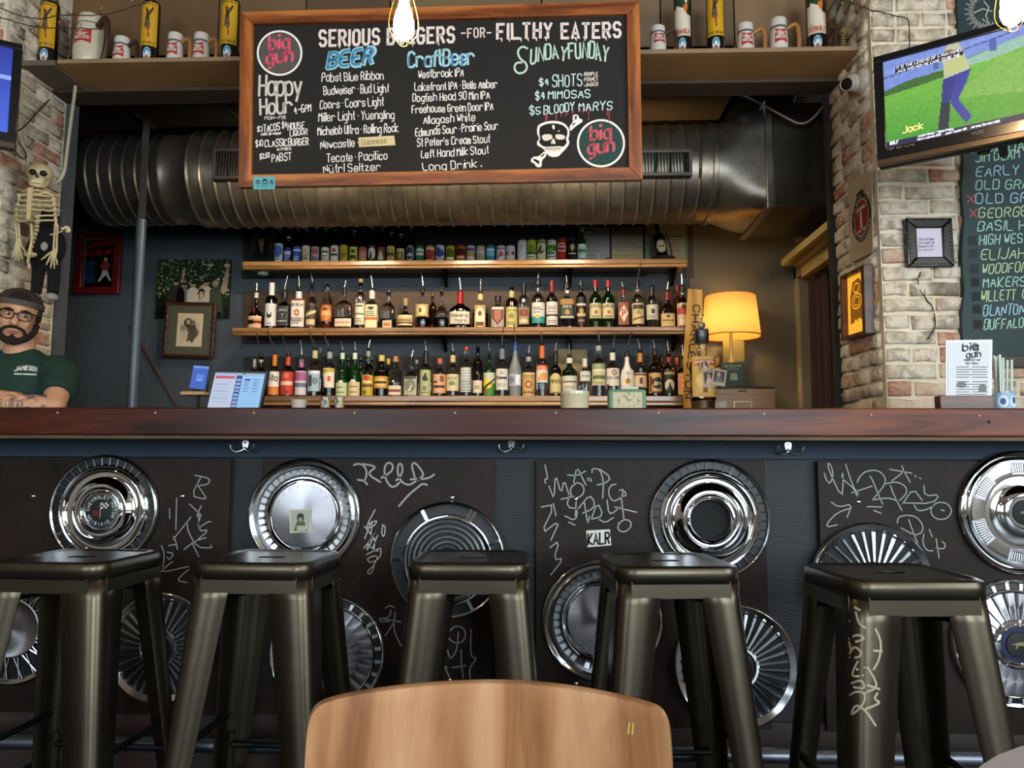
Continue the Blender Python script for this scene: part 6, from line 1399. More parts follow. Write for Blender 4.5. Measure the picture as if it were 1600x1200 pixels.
mug(1028, 74, 27, 44, 'white barrel mug just right of the chalkboard with dark handle', 1, False, HDB, .1)
mug(1165, 71, 28, 40, 'white barrel mug with tan handle between the yellow and orange-labelled bottles', 1, ang=0)
mug(1217, 69, 29, 32, 'taller white barrel mug with tan handle left of the orange-labelled bottle', 1, ang=0)
def tallbottle(px, w, top, label, kind, ang=0):
    Y = YSF+.14; p = PY(px, 90, Y); r = w*Y/F/2; H = PY(px, 80, Y).z+.0
    H = .52 if top is None else PY(px, top, Y).z-ZSH
    if top is None: H = .36
    t = thing('bottle_tin', label, 'bottle', (p.x, Y, ZSH+.0005), 0, 'tall display tins on the high shelf')
    MB().lathe([(r*.97, 0), (r, .004), (r, H-.012), (r*.96, H-.004), (r*.9, H), (1e-4, H)], 32).build('tin_body', mat('black_gloss_tin', '#0b0a09', .2, coat=.5), t, smooth=50)
    # label band, seal, foot print
    if kind == 'y':
        cv = Canvas(40, 72, '#c99a14')
        x = .45
        cv.poly([(x-.1, .62), (x-.02, .80), (x+.02, .80), (x+.12, .60), (x+.17, .40), (x-.17, .40)], '#3a2318')
        for k in range(4): cv.rect(x-.16+k*.01, .42+k*.05, x+.16-k*.01, .44+k*.05, '#8a6a4a')
        cv.ell(x, .80, .07, .04, '#7a3020'); cv.poly([(x+.08, .66), (x+.32, .86), (x+.26, .90), (x+.04, .74)], '#3a2318'); cv.poly([(x-.06, .72), (x-.12, .88), (x-.05, .86), (x, .74)], '#3a2318')
        cv.poly([(x-.02, .40), (x+.1, .40), (x+.12, .22), (x+.06, .18), (x+.05, .3)], '#8a2218')
        tx = [('BRANCA', .12, .9, .93, .055, '#20180c', 0), ('VIVE BENE', .1, .9, .04, .05, '#20180c', 0)]
    else:
        cv = Canvas(40, 72, '#c4b79c'); cv.rect(0, .62, 1, 1, '#24361c'); cv.ell(.75 if kind == 'a' else .7, .62, .16, .09, '#c96a1c'); cv.poly([(.2, .7), (.6, .6), (.8, .4), (.9, .1), (.4, .15), (.1, .3)], '#d8cdb8')
        cv.poly([(.55, .9), (.75, .7), (.9, .95)], '#e0d8c8'); cv.poly([(.75, .5), (1, .45), (1, .8), (.85, .7)], '#14100e')
        tx = [('BRANCA' if kind == 'a' else 'FERNET', .1, .9, .06, .09, '#a8281c', 0)]
    wraplabel(t, r, 2, 1, H*.33, H*.965, 1.05, cv, 'picture_label', tx)
    # turn
    cv = Canvas(20, 20, '#0b0a09'); cv.ell(.5, .5, .5, .5, '#bfc6c8'); cv.ell(.5, .66, .42, .3, '#4f93b8'); cv.poly([(.15, .35), (.5, .75), (.8, .55), (.6, .45), (.85, .3), (.5, .4)], '#e6e2d8'); cv.ell(.5, .2, .25, .14, '#8a5a44')
    wraplabel(t, r, 2, 1, H*.125, H*.305, .42, cv, 'round_seal')
    wraplabel(t, r, 2, 1, H*.02, H*.095, 1.0, Canvas(12, 4, '#5c5430'), 'foot_band', [('FERNET', .1, .9, .1, .75, '#1a160c', 0)])
    t.rotation_euler = (0, 0, ang); return t
tallbottle(74, 29, 7, 'black tin with yellow dancer label at the left end of the high shelf', 'y', .2)
tallbottle(233, 29, None, 'black tin with yellow dancer label between the mugs, left part of high shelf', 'y', .2)
tallbottle(358, 30, None, 'black tin with yellow dancer label touching the left side of the chalkboard', 'y', .12)
tallbottle(1068, 29, None, 'black tin with white swan picture label, first right of the chalkboard', 'a', -.3)
tallbottle(1119, 29, None, 'black tin with yellow dancer label right of the chalkboard', 'y', -.2)
tallbottle(1277, 31, None, 'black tin with green, white and orange picture, near the shelf right end', 'b', -.25)
# small statuette + clamp like ornament at the shelf's right end
t = thing('ornament', 'small skeletal hand and figure ornament at the right end of the high shelf', 'ornament', (PY(1318, 60, YSF+.12).x, YSF+.12, ZSH))
t.scale = (1.25, 1.25, 1.25)
OB = mat('ornament_bone', '#8c7a52', .5); OBK = mat('ornament_brown', '#3a2a1c', .5)
mb = MB(); mb.tube([(-.03, 0, 0), (-.032, 0, .06), (-.028, 0, .12), (-.034, 0, .16)], [.012, .009, .01, .006], 8); mb.box(-.05, -.01, -.004, .004, .12, .135); mb.build('dark_post', OBK, t)
for i in range(8): MB().ball((0, 0, .012+i*.012), (.011, .008, .005), 8).build('vertebra', OB, t)
mb = MB(); mb.tube(chaikin([(-.005, 0, .10), (.01, 0, .12), (.045, 0, .115), (.055, 0, .15), (.04, 0, .16)], 2), [.01]*1+[.012]*40 if False else .016, 8); mb.build('curled_arm', OB, t)
MB().tube([(.06, 0, 0), (.058, 0, .07), (.05, 0, .13)], [.01, .008, .006], 8).build('dark_post', OBK, t)

# ================================================================ TELEVISIONS
def tv(x0, yt, yb, Y0, ang, Wd, label, screen, left=False):
    a = PY(x0, yb, Y0); b = PY(x0, yt, Y0); H = (b-a).length
    dirx = Vector((math.cos(ang), -math.sin(ang), 0)) 
    P = Plane(a if not left else a-dirx*Wd, dirx, (0, 0, 1) if left else (b-a))
    t = flt(P, 'television', label, 'television'); BZ = mat('tv_bezel', '#0b0b0d', .25, coat=.3)
    w = .032
    MB().box(0, Wd, .0, H, -.045, -.004).build('back_shell', mat('tv_back', '#15110e', .5), t, bevel=.01)
    MB().box(0, Wd, H-w*.8, H, -.004, .012).box(0, w, w*2.0, H-w*.8, -.004, .012).box(Wd-w, Wd, w*2.0, H-w*.8, -.004, .012).box(0, Wd, w*.75, w*2.0, -.004, .012).build('bezel', BZ, t, bevel=.002)
    MB().box(0, Wd, -.0, w*.75, -.004, .016).build('bottom_trim', mat('tv_trim_brown', '#4a3a2c', .35, .4), t, bevel=.003)
    sc = screen.mesh('screen', flatmap(w, w*2.0, Wd-w, H-w*.8, .002), SCREEN, t)
    return t, P, sc, (w, w*2.0, Wd-w, H-w*.8), H
cv = Canvas(190, 110, '#4f9a3c'); cv.grad('#3f9a35', '#7cc04a', 0, .78)
cv.poly([(0, .66), (.25, .74), (.55, .86), (1.0, 1.0), (1, 1), (0, 1)], '#7f97e0')
cv.poly([(.25, .72), (.5, .72), (1, .9), (1, 1), (.6, .88)], '#9cc4b4'); cv.poly([(.3, .4), (1, .2), (1, .75), (.55, .72)], '#8fbb62', .6)
cv.poly([(0, .66), (.12, .72), (.3, .74), (.3, .66), (.12, .62), (0, .60)], '#3f6c34')
cv.poly([(0, .83), (.5, .93), (1, 1), (.6, 1), (0, .9)], '#8b9fe8'); cv.poly([(0, .80), (.6, .95), (.6, .965), (0, .815)], '#4a5a8c')
for u in (.24, .50, .76): cv.rect(u, .72+u*.18, u+.03, .86+u*.15, '#5668b0')
cv.noise(.10, 2); cv.noise(.05, 5)
X = .335; _p = cv.poly; _e = cv.ell
cv_poly = lambda P, c, k=1.: _p([(X+(x-X)*.72, y) for x, y in P], c, k)
cv_poly([(X-.07, .90), (X-.03, 1.0), (X+.04, 1.0), (X+.07, .88), (X+.11, .66), (X-.06, .62)], '#c3c8a8'); cv_poly([(X-.05, .80), (X+.06, .84), (X+.09, .70), (X-.05, .66)], '#c9cc6c', .6)
cv_poly([(X-.07, .63), (X+.11, .68), (X+.08, .55), (X+.02, .38), (X+.10, .16), (X+.06, .10), (X-.02, .32), (X-.05, .50)], '#3440a0')
cv_poly([(X-.07, .63), (X+.02, .64), (X-.03, .40), (X-.05, .08), (X-.11, .08), (X-.09, .38)], '#2b3488'); cv_poly([(X-.09, .38), (X-.03, .36), (X-.05, .08), (X-.12, .08)], '#1c2440')
cv.ell(X-.02, .90, .025, .05, '#b0604a'); cv.rect(0, 0, 1, .075, '#131a4c'); cv.rect(.8, 0, 1, .075, '#3c2848')
t1, TP, scr, rc, TH = tv(1372, 90, 262, 2.78, R(33), .73, 'flat television with brown trim showing golf, on the right brick wall', cv)
SW = mat('screen_white', '#e8ecff', .5, emit=1.0); SY = mat('screen_yellow', '#d8c070', .5, emit=.8)
TS = Plane(TP.o+TP.z*.003, TP.x, TP.y)
cap = Canvas(60, 14, '#0a0a0e')
def onscreen(t, x0, y0, x1, y1, h, pen, m=SW): return line(t, x0, y0, x1, y1, h, pen, m, par=scr, P=TP, w=.0036, name='screen_text', smooth=0, jit=0)
MB().flat([TP.uv(1399, 105), TP.uv(1505, 75), TP.uv(1505, 86), TP.uv(1399, 116)], .003).build('caption_box', mat('caption_black', '#060608', .6), scr, smooth=0)
onscreen('IT IS THE LEGEND OF A MAN NAMED', 1401, 109, 1504, 80, 4, .0009); onscreen('JACK AND HOW HE CAME TO BE THE', 1401, 115, 1500, 88, 4, .0009)
onscreen('Jack', 1411, 209, 1442, 201, 10, .0035, SY); onscreen('GOLF', 1391, 227, 1404, 224, 4.5, .0018)
onscreen('Justin Rose - Sean Foley', 1434, 215, 1490, 203, 3, .001); onscreen('Mark Lalonde 020', 1434, 220, 1470, 212, 3, .001); onscreen('Josh Taylor 011', 1477, 211, 1510, 203, 3, .001); onscreen('Jeremy Gordon 020', 1517, 201, 1562, 191, 3, .001)
line('VIZIO', 1519, 213, 1537, 209, 4.5, .0015, mat('logo_grey', '#5c5c60', .5), par=t1, P=TP, w=.0125, name='maker_letters', smooth=0, jit=0)
line('TOP 10P MUTE', 1386, 237, 1430, 229, 2.5, .001, mat('logo_amber', '#8a7a5c', .5), par=t1, P=TP, w=.0125, name='button_letters', smooth=0, jit=0)
q = TP.M @ Vector((.36, .18, -.045)); MB().box(.30, .44, .1, .3, -.062, -.046).box(.355, .385, .17, .23, -.60, -.062).build('wall_mount_arm', mat('dark_iron', ''), t1, bevel=.004)
t = thing('sensor_box', 'small dark gadget hanging under the television on the right', 'gadget', tuple(PY(1537, 232, 2.72)))
MB().box(-.018, .018, -.012, .012, -.022, .022).build('case', mat('gadget_brown', '#2a1c14', .3), t, bevel=.003); MB().ball((.004, -.013, .002), .006, 8).build('lens', CHROME2, t)
MB().tube([(0, 0, .022), (0, .02, .05)], .005, 6).build('stem', BLACKP, t)
cv = Canvas(20, 40, '#2a44c8'); cv.grad('#3f62e0', '#1f2fa0', 0, 1); cv.rect(0, .62, 1, .68, '#8fb0ff')
tv(24, 72, 234, 3.05, R(-33), .73, 'television at the left edge of view showing a blue screen', cv, left=True)

# ================================================================ RIGHT WALL: liquor chalkboard, frame, signs, menus
P3 = Plane((0, YF-.035, 0)); wb = flt(P3, 'whiskey_chalkboard', 'tall slate green chalkboard listing whiskeys at the right edge', 'chalkboard')
a = P3.uv(1505, 556); 
L1 = [(1494, -40), (1497, 30), (1500, 60), (1505, 120), (1502, 200), (1506, 250), (1503, 300), (1507, 340), (1503, 400), (1507, 450), (1503, 500), (1506, 556)]
edge = [P3.uv(x, y) for x, y in L1]; xr_ = edge[-1][0]+1.0
MB().prism(edge+[(xr_, edge[-1][1]), (xr_, edge[0][1])], -.03, 0).build('board', mat('slate_green_board', '#26393a', .6, var=.12, scale=2), wb)
b = P3.uv(1506, 575); MB().box(edge[-1][0], xr_, b[1], edge[-1][1]-.001, -.03, .008).build('bottom_rail', wood('dark_brown_rail', '#1d120c', '#33211a', '#4d3426', 0, 1, .5), wb, bevel=.003)
random.seed(9)
GC = [mat('mint_chalk', '#a9d8c2', .8), mat('aqua_pale_chalk', '#a3cfe0', .8), mat('lime_chalk', '#bcd6a4', .8)]
for i, (t, x0, y0, x1, y1, h, m) in enumerate([('JACK DANIELS', 1513, 239, 1660, 232, 16, 0), ('JIM BEAM', 1524, 254, 1592, 247, 15, 0), ('EARLY TIMES', 1524, 276, 1660, 270, 15, 1), ('OLD GRAND DAD', 1524, 297, 1680, 292, 15, 0), ('OLD GRAND 114', 1524, 318, 1690, 314, 15, 1), ('GEORGE DICKEL', 1529, 340, 1680, 336, 15, 2),
  ('BASIL HAYDEN', 1527, 361, 1670, 357, 15, 0), ('HIGH WEST', 1530, 383, 1607, 379, 15, 0), ('ELIJAH CRAIG', 1532, 406, 1665, 401, 16, 2), ('WOODFORD', 1534, 428, 1613, 424, 15, 2), ('MAKERS MARK', 1536, 449, 1652, 446, 15, 0), ('WILLETT', 1532, 471, 1586, 468, 16, 2), ('C', 1597, 467, 1606, 467, 15, 2), ('BLANTONS', 1536, 494, 1608, 491, 16, 1), ('BUFFALO', 1537, 515, 1598, 511, 15, 0)]):
    line(t, x0, y0, x1, y1, h, .0042, GC[m], par=wb, P=P3, w=.0012, jit=.25, smooth=1, shear=.12)
for i, y in enumerate((377, 397, 421, 442, 464, 484, 508)):
    k = 1513+i*1.3; MB().flat([P3.uv(k, y-7), P3.uv(k+13, y-8), P3.uv(k+13, y+6), P3.uv(k, y+6)], .0011).build('erased_square', mat('wiped_dark', '#101a1b' if i > 2 else '#1b2829', .7) if i > 2 else mat('wiped_mid', '#1e2c2d', .7), wb, smooth=0)
mb = MB()
for x, y in ((1517, 311), (1521, 333)):
    mb.ribbon([P3.uv(x-6, y-6), P3.uv(x+6, y+7)], .0045, .0012); mb.ribbon([P3.uv(x+6, y-7), P3.uv(x-6, y+6)], .0045, .0014)
mb.build('red_crosses', mat('red_cross_chalk', '#c2556a', .8), wb, smooth=0)
# sun-ray drawing at the top
mb = MB(); cx, cy = 1541, 17
for k in range(34):
    a = R(62+k*7.2); r0, r1 = (22, 34) if k % 2 else (20, 28)
    mb.ribbon([P3.uv(cx+r0*math.cos(a), cy+r0*math.sin(a)), P3.uv(cx+r1*math.cos(a), cy+r1*math.sin(a))], .0028, .0012)
mb.ribbon([P3.uv(x, y) for x, y in [(1537, 2), (1545, 12), (1540, 25), (1546, 38), (1535, 30)]], .004, .0012); mb.ribbon([P3.uv(1522, 20), P3.uv(1535, 14), P3.uv(1550, 18)], .004, .0012)
mb.build('ray_drawing', mat('grey_white_chalk', ''), wb, smooth=0)
# black framed notice
PF_ = Plane((0, YF-.03, 0)); fn = flt(PF_, 'picture_frame', 'small black ornate frame with a white notice on the brick pier', 'frame')
b = boxuv(PF_, 1417, 341, 1486, 418); FK = mat('black_ornate_frame', '#11100e', .3, coat=.3)
x0, z0, x1, z1 = b; fwid = .045
for q in (((x0, z0), (x1, z0), (x1-fwid, z0+fwid), (x0+fwid, z0+fwid)), ((x0, z1), (x1, z1), (x1-fwid, z1-fwid), (x0+fwid, z1-fwid)), ((x0, z0), (x0, z1), (x0+fwid, z1-fwid), (x0+fwid, z0+fwid)), ((x1, z0), (x1, z1), (x1-fwid, z1-fwid), (x1-fwid, z0+fwid))):
    MB().prism(list(q), -.02, .012).build('frame_side', FK, fn, bevel=.006, seg=3)
mb = MB(); 
for (u0, v0, u1, v1) in ((x0+.012, z0+.012, x1-.012, z0+.012), (x0+.012, z1-.012, x1-.012, z1-.012), (x0+.012, z0+.012, x0+.012, z1-.012), (x1-.012, z0+.012, x1-.012, z1-.012)):
    n = 12
    for k in range(n): mb.ball((u0+(u1-u0)*k/n, v0+(v1-v0)*k/n, .013), .0042, 6)
tag(mb.build('beading', FK, fn), kind='stuff')
ng = MB().box(x0+.04, x1-.04, z0+.04, z1-.04, -.01, .002).build('notice_paper', mat('notice_white', '#cfc8d8', .5), fn)
for i, s_ in enumerate(['Tabs Left Open', 'Overnight Will', 'Receive a 20%', 'Gratuity']): line(s_, 1435, 376+i*5.5, 1459, 375+i*5.5, 3.4, .0011, mat('black_ink', ''), par=ng, P=PF_, w=.0028, jit=.0, name='notice_text', smooth=0)
# signs on the inner face of the pier (plane x = XR)
PXR = Plane((XR-.02, 0, 0), (0, -1, 0), (0, 0, 1))
sg = flt(PXR, 'enamel_sign', 'cream enamel sign with a red and blue round emblem on the inner pier face', 'sign')
out = [PXR.uv(1326, 282), PXR.uv(1362, 266), PXR.uv(1364, 394), PXR.uv(1327, 412)]
MB().prism(out, -.004, .0).build('plate', mat('sign_cream', '#b9a88c', .45, var=.08), sg, bevel=.002)
cu, cvv = PXR.uv(1346, 340); ru = abs(PXR.uv(1361, 340)[0]-PXR.uv(1331, 340)[0])/2; rv = .112
E = lambda k, n=40: [(cu+ru*k*math.cos(a*2*PI/n), cvv+rv*k*math.sin(a*2*PI/n)) for a in range(n)]
MB().flat(E(1), .001).build('blue_ring', mat('sign_navy', '#1d1f30', .5), sg, smooth=0); MB().flat(E(.78), .0014).build('cream_ring', mat('sign_cream', ''), sg, smooth=0); MB().flat(E(.72), .0018).build('red_disc', mat('sign_red', '#8a2a20', .5), sg, smooth=0)
for tx, up in (('PUBLIC', 1), ('TELEPHONE', -1)):
    mb = MB(); n = len(tx)
    for i, c in enumerate(tx):
        a = PI/2-up*0+(-1 if up > 0 else 1)*0; th = (PI/2+(n/2-.5-i)*.36) if up > 0 else (-PI/2-(n/2-.5-i)*.30)
        S, W = text_strokes(c, 0, 1, 0)
        for s_ in S:
            P_ = []
            for x, y in s_:
                rr = (.80+.17*y) if up > 0 else (.98-.17*y); t2 = th-(x-W/2)*.30 if up > 0 else th+(x-W/2)*.26
                P_.append((cu+ru*rr*math.cos(t2), cvv+rv*rr*math.sin(t2)))
            mb.ribbon(P_, .003, .002)
    mb.build('sign_lettering', mat('sign_white', '#c9bda4', .5), sg, smooth=0)
mb = MB(); mb.flat([(cu-.012, cvv-.06), (cu+.012, cvv-.06), (cu+.012, cvv+.03), (cu-.012, cvv+.03)], .0022); mb.flat([(cu-.05, cvv+.035), (cu+.05, cvv+.035), (cu+.04, cvv+.05), (cu-.04, cvv+.05)], .0022); mb.flat([(cu-.04, cvv-.065), (cu+.04, cvv-.065), (cu+.04, cvv-.052), (cu-.04, cvv-.052)], .0022)
mb.build('telephone_symbol', mat('sign_white', ''), sg, smooth=0)
hp = [PXR.uv(x, y) for x, y in ((1338, 305), (1345, 297), (1351, 296), (1349, 301), (1344, 303), (1342, 312), (1339, 311))]; MB().flat(hp, .001).build('pointing_hand', mat('sign_navy', ''), sg, smooth=0)
for i in range(2): line('-----------', 1332, 392+i*5-2, 1357, 383+i*5-4, 2, .001, mat('sign_navy', ''), par=sg, P=PXR, w=.001, smooth=0, jit=0, name='small_print')
# backlit amber sign
lb = flt(PXR, 'illuminated_sign', 'wood-framed backlit amber glass sign on the inner pier face', 'sign')
o4 = [PXR.uv(1325, 432), PXR.uv(1363, 413), PXR.uv(1366, 521), PXR.uv(1327, 533)]
ins = [(p[0]+(sum(q[0] for q in o4)/4-p[0])*.22, p[1]+(sum(q[1] for q in o4)/4-p[1])*.11) for p in o4]
WD = wood('dark_sign_frame', '#2a160b', '#4a2a16', '#6b4223', 2, 1, .4)
for i in range(4): MB().prism([o4[i], o4[(i+1) % 4], ins[(i+1) % 4], ins[i]], -.005, .04).build('frame_side', WD, lb, bevel=.003)
AMB = mat('amber_backlight', '#e8a030', .5, emit=.8); AMD = mat('amber_dark_etch', '#8a5a10', .5, emit=.35)
gl = MB().prism(ins, .002, .015).build('amber_glass', AMB, lb)
gu, gv = sum(q[0] for q in ins)/4, sum(q[1] for q in ins)/4; gw = abs(ins[0][0]-ins[1][0])/2; gh = abs(ins[0][1]-ins[3][1])/2
EE = lambda a, b, k, n=24: [(gu+gw*a+gw*k*math.cos(t*2*PI/n), gv+gh*b+gh*k*.5*math.sin(t*2*PI/n)) for t in range(n)]
MB().flat([(gu-gw*.75, gv-gh*.6), (gu+gw*.6, gv-gh*.55), (gu+gw*.75, gv+gh*.5), (gu+gw*.3, gv+gh*.85), (gu-gw*.4, gv+gh*.8), (gu-gw*.7, gv+gh*.3)], .0158).build('etched_emblem', AMD, gl, smooth=0)
MB().ribbon(EE(0, .1, .5), .006, .0165, closed=True).ribbon(EE(0, .55, .3), .005, .0165, closed=True).ribbon(EE(.0, .1, .3), .004, .0165, closed=True).flat([(gu-gw*.3, gv-gh*.5), (gu-gw*.05, gv-gh*.5), (gu-gw*.3, gv-gh*.85)], .016).flat([(gu+gw*.05, gv-gh*.5), (gu+gw*.3, gv-gh*.5), (gu+gw*.3, gv-gh*.85)], .016).build('etched_rings', AMB, gl, smooth=0)
# security camera
PC = PX(1352, 128, XR-.0); t = thing('security_camera', 'white dome security camera on the inner face of the right pier', 'camera', (XR-.002, PC.y, PC.z), 0)
WP = mat('white_plastic', '#a89f90', .4)
dr = Vector((-.75, -.55, -.35)).normalized(); Rm = dr.to_track_quat('Z', 'Y').to_matrix().to_4x4()
MB().lathe([(.06, 0), (.062, .01), (.058, .028), (.045, .04), (.02, .045), (1e-4, .045)], 28, M=Matrix.Rotation(R(-90), 4, 'Y')).build('base', WP, t)
MB().ball((-.055, 0, -.005), .042, 20).build('ball_head', WP, t); MB().lathe([(.034, .02), (.033, .05), (.03, .056), (.027, .054)], 24, M=Matrix.Translation((-.055, 0, -.005)) @ Rm, cap=False).build('lens_hood', WP, t)
MB().lathe([(1e-4, .05), (.027, .05)], 24, M=Matrix.Translation((-.055, 0, -.005)) @ Rm, cap=False).build('lens', mat('black_lens', '#050508', .08, coat=.5), t)
cable([PY(1303, 119, 3.9), PY(1312, 111, 3.7), PY(1335, 107, 3.55), PY(1370, 111, 3.34), PY(1377, 118, 3.1)], .005, CW, 'white cable running above the dome camera to the television')
# menus in a block, straws, straw glass
YM = 2.62; PM = Plane((0, YM, 0))
t = flt(PM, 'menu_holder', 'stack of laminated menus standing in a brown wooden block on the bar', 'menu')
b = boxuv(PM, 1471, 618, 1552, 662); MB().box(b[0], b[2], ZT-.0, b[3], -.04, .0).build('wooden_block', wood('menu_block_wood', '#2c140a', '#4a2412', '#653620', 0, 1.5, .35), t, bevel=.002)
ACR = mat('laminate_clear', '#c3c9cc', .15, coat=.5)
for k in range(3): MB().prism([PM.uv(1480+k*2.5, 635), PM.uv(1551+k*2.5, 635), PM.uv(1553+k*2.2, 530+k*1), PM.uv(1480+k*2, 531+k*1)], -.012-k*.008, -.009-k*.008).build('menu_sheet', ACR, t)
pg = MB().prism([PM.uv(1483, 635), PM.uv(1548, 635), PM.uv(1550, 533), PM.uv(1483, 534)], -.0085, -.0075).build('front_page', mat('menu_white', '#c3c8cb', .4), t)
INK = mat('menu_ink', '#26282a', .6)
blackletter(PM, 'big', 1506, 548, 1530, 546, 11, .006, INK, pg, -.007); blackletter(PM, 'gun', 1512, 559, 1534, 557, 10, .005, INK, pg, -.007)
MB().flat([PM.uv(1525+6*math.cos(a), 541+6*math.sin(a)) for a in np.linspace(0, 2*PI, 13)[:-1]], -.0072).build('round_stamp', mat('stamp_grey', '#6c6f70', .6), pg, smooth=0)
line('AMERICAN CRAFT + BAR', 1508, 563, 1533, 563, 2, .0012, INK, par=pg, P=PM, w=-.007, smooth=0, jit=0, name='print'); line('Bar Menu', 1511, 569, 1530, 569, 4, .0013, INK, par=pg, P=PM, w=-.007, smooth=0, jit=0, name='print')
mb = MB()
for y in list(range(573, 590, 4))+list(range(596, 625, 4)):
    for x0, x1 in ((1496, 1516), (1521, 1545)) if (y//4) % 2 else ((1496, 1543),): mb.ribbon([PM.uv(x0, y), PM.uv(x1, y)], .0022, -.0071)
tag(mb.build('text_lines', INK, pg, smooth=0), kind='stuff')
MB().flat([PM.uv(1504+8*math.cos(a), 601+5*math.sin(a)) for a in np.linspace(0, 2*PI, 13)[:-1]], -.0070).build('burger_drawing', mat('stamp_grey', ''), pg, smooth=0); MB().flat([PM.uv(1531, 612), PM.uv(1531, 603), PM.uv(1537, 599), PM.uv(1543, 603), PM.uv(1543, 612)], -.0070).build('house_drawing', mat('stamp_grey', ''), pg, smooth=0)
p = PY(1568, 640, 2.70); t = thing('straw_glass', 'short clear glass with blue print holding white straws', 'glass', (p.x, 2.70, ZT))
MB().lathe([(.03, 0), (.034, .004), (.036, .085), (.0345, .085), (.033, .008), (1e-4, .006)], 24).build('glass', GL['clear'], t); 
cv = Canvas(28, 16, '#8fb0c8'); cv.ell(.3, .5, .16, .35, '#d8e4ee'); cv.ell(.3, .5, .09, .2, '#3b5c94'); cv.ell(.7, .5, .16, .35, '#d8e4ee'); cv.ell(.7, .55, .09, .2, '#3b5c94'); wraplabel(t, .0365, 2, 1, .02, .08, 1.3, cv, 'blue_print')
random.seed(4); ST = mat('white_straw', '#c8d4cc', .35)
for i in range(14):
    a = random.uniform(0, 6.28); r = random.uniform(.004, .026); tx, ty = random.uniform(-.01, .026), random.uniform(-.02, .02)
    s = thing('straw', 'white paper-wrapped drinking straws standing in the glass by the menus', 'straw', (p.x+r*math.cos(a), 2.70+r*math.sin(a), ZT+.009), 0, 'straws in the glass'); MB().tube([(0, 0, 0), (tx, ty, .195+random.uniform(-.012, .012))], .0042, 6).build('straw_tube', ST, s)
# ================================================================ PENDANT BULBS (these light the room)
BULB = mat('glowing_bulb', '#ffd9a0', .5, emit=150.); BRASS = mat('brass_cage', '#b08a3a', .3, .9)
def pendant(x, y, z, label, k=1.0):
    t = thing('pendant_lamp', label, 'lamp', (x, y, z))
    pr = [(1e-4, -.055), (.012, -.053), (.024, -.042), (.030, -.022), (.030, -.002), (.024, .025), (.017, .045), (.014, .062), (.012, .07), (1e-4, .071)]
    MB().lathe(pr, 24).build('bulb', BULB, t)
    for i in range(6):
        a = i*PI/3+.3; c, s_ = math.cos(a), math.sin(a)
        MB().tube(chaikin([(q*c, q*s_, h) for q, h in ((.022, .085), (.034, .05), (.045, -.005), (.040, -.04), (.014, -.068))], 2), .0014, 5).build('cage_wire', BRASS, t)
    MB().tube([(.014*math.cos(a), .014*math.sin(a), -.068) for a in np.linspace(0, 2*PI, 13)[:-1]], .0014, 5, closed=True).build('cage_ring', BRASS, t)
    MB().lathe([(.022, .072), (.024, .085), (.022, .12), (.012, .135), (.004, .14)], 20).build('socket', mat('bronze_socket', '#4a3418', .4, .8), t)
    MB().tube([(0, 0, .13), (0, 0, CEIL-z-.02)], .0035, 8).build('cord', BLACKP, t)
    MB().lathe([(.05, CEIL-z-.022), (.05, CEIL-z-.002)], 20).build('ceiling_rose', BLACKP, t)
p = PY(631, 34, 2.1); pendant(p.x, 2.1, p.z, 'glowing caged pendant bulb in front of the chalkboard heading')
p = PY(1581, 10, 2.1); pendant(p.x, 2.1, p.z, 'glowing caged pendant bulb over the television at top right')
for x, y, w_ in ((-1.75, 1.5, 'left of the camera near the stools'), (-2.7, -.6, 'behind the camera at far left'), (-.8, -.9, 'behind the camera, left of centre'), (1.2, -.7, 'behind the camera, right of centre'), (2.6, .8, 'right of the camera')): pendant(x, y, 2.45, 'added unseen caged pendant bulb hanging '+w_, 1)  # unseen bulbs added so the chrome has warm lamps to reflect

# ================================================================ RIGHT BACK CORNER
PB = lambda y: Plane((0, y, 0))
# cabinet
Yc = 4.80; a = PY(1106, 660, Yc); b = PY(1212, 607, Yc); t = thing('filing_cabinet', 'small tan metal drawer cabinet on the back counter under the lamp', 'cabinet', (0, 0, 0))
CABM = mat('tan_cabinet_metal', '#8c6c50', .45, .2, var=.1); zc0 = zs[2]-.30
MB().box(a.x, b.x, Yc, YB-.12, zc0, b.z).build('body', CABM, t, bevel=.004)
dz = PY(1150, 616, Yc).z
dr = MB().box(a.x+.012, b.x-.012, Yc-.006, Yc-.0005, zc0+.02, dz).build('drawer', CABM, t, bevel=.003)
q = PY(1160, 632, Yc); mb = MB()
for u in ((-.055, .055, .014, .018), (-.055, .055, -.03, -.026), (-.055, -.051, -.026, .014), (.051, .055, -.026, .014)): mb.box(q.x+u[0], q.x+u[1], Yc-.011, Yc-.006, q.z+u[2], q.z+u[3])
mb.build('label_holder', mat('pale_steel', '#b5a488', .35, .7), dr)
MB().box(PY(1153, 611, Yc).x, PY(1166, 611, Yc).x, Yc-.004, Yc-.0005, PY(1160, 612, Yc).z, PY(1160, 610, Yc).z).build('slot', PBL, t)
MB().prism([PB(Yc).uv(x, y) for x, y in ((1113, 634), (1117, 628), (1134, 627), (1135, 637), (1114, 640))], .0, .002).build('torn_label', mat('torn_paper', '#c7bca4', .6), t).location = (0, Yc-.006, 0)
t.children[-1].rotation_euler = (R(90), 0, 0)
zcab = b.z
tag(MB().box(PY(1113, 605, 4.85).x, PY(1208, 605, 4.85).x, 4.81, 4.98, zcab+.0005, zcab+.012).build('binder', mat('black_binder', '#15110f', .5), bevel=.003), 'thin black folder lying on the tan cabinet', 'folder')
tag(MB().box(PY(1113, 600, 4.85).x, PY(1170, 600, 4.85).x, 4.82, 4.9, zcab+.0125, zcab+.022).build('notebook', mat('dark_notebook', '#2a221c', .5), bevel=.002), 'small dark notebook on top of the folder on the cabinet', 'notebook')
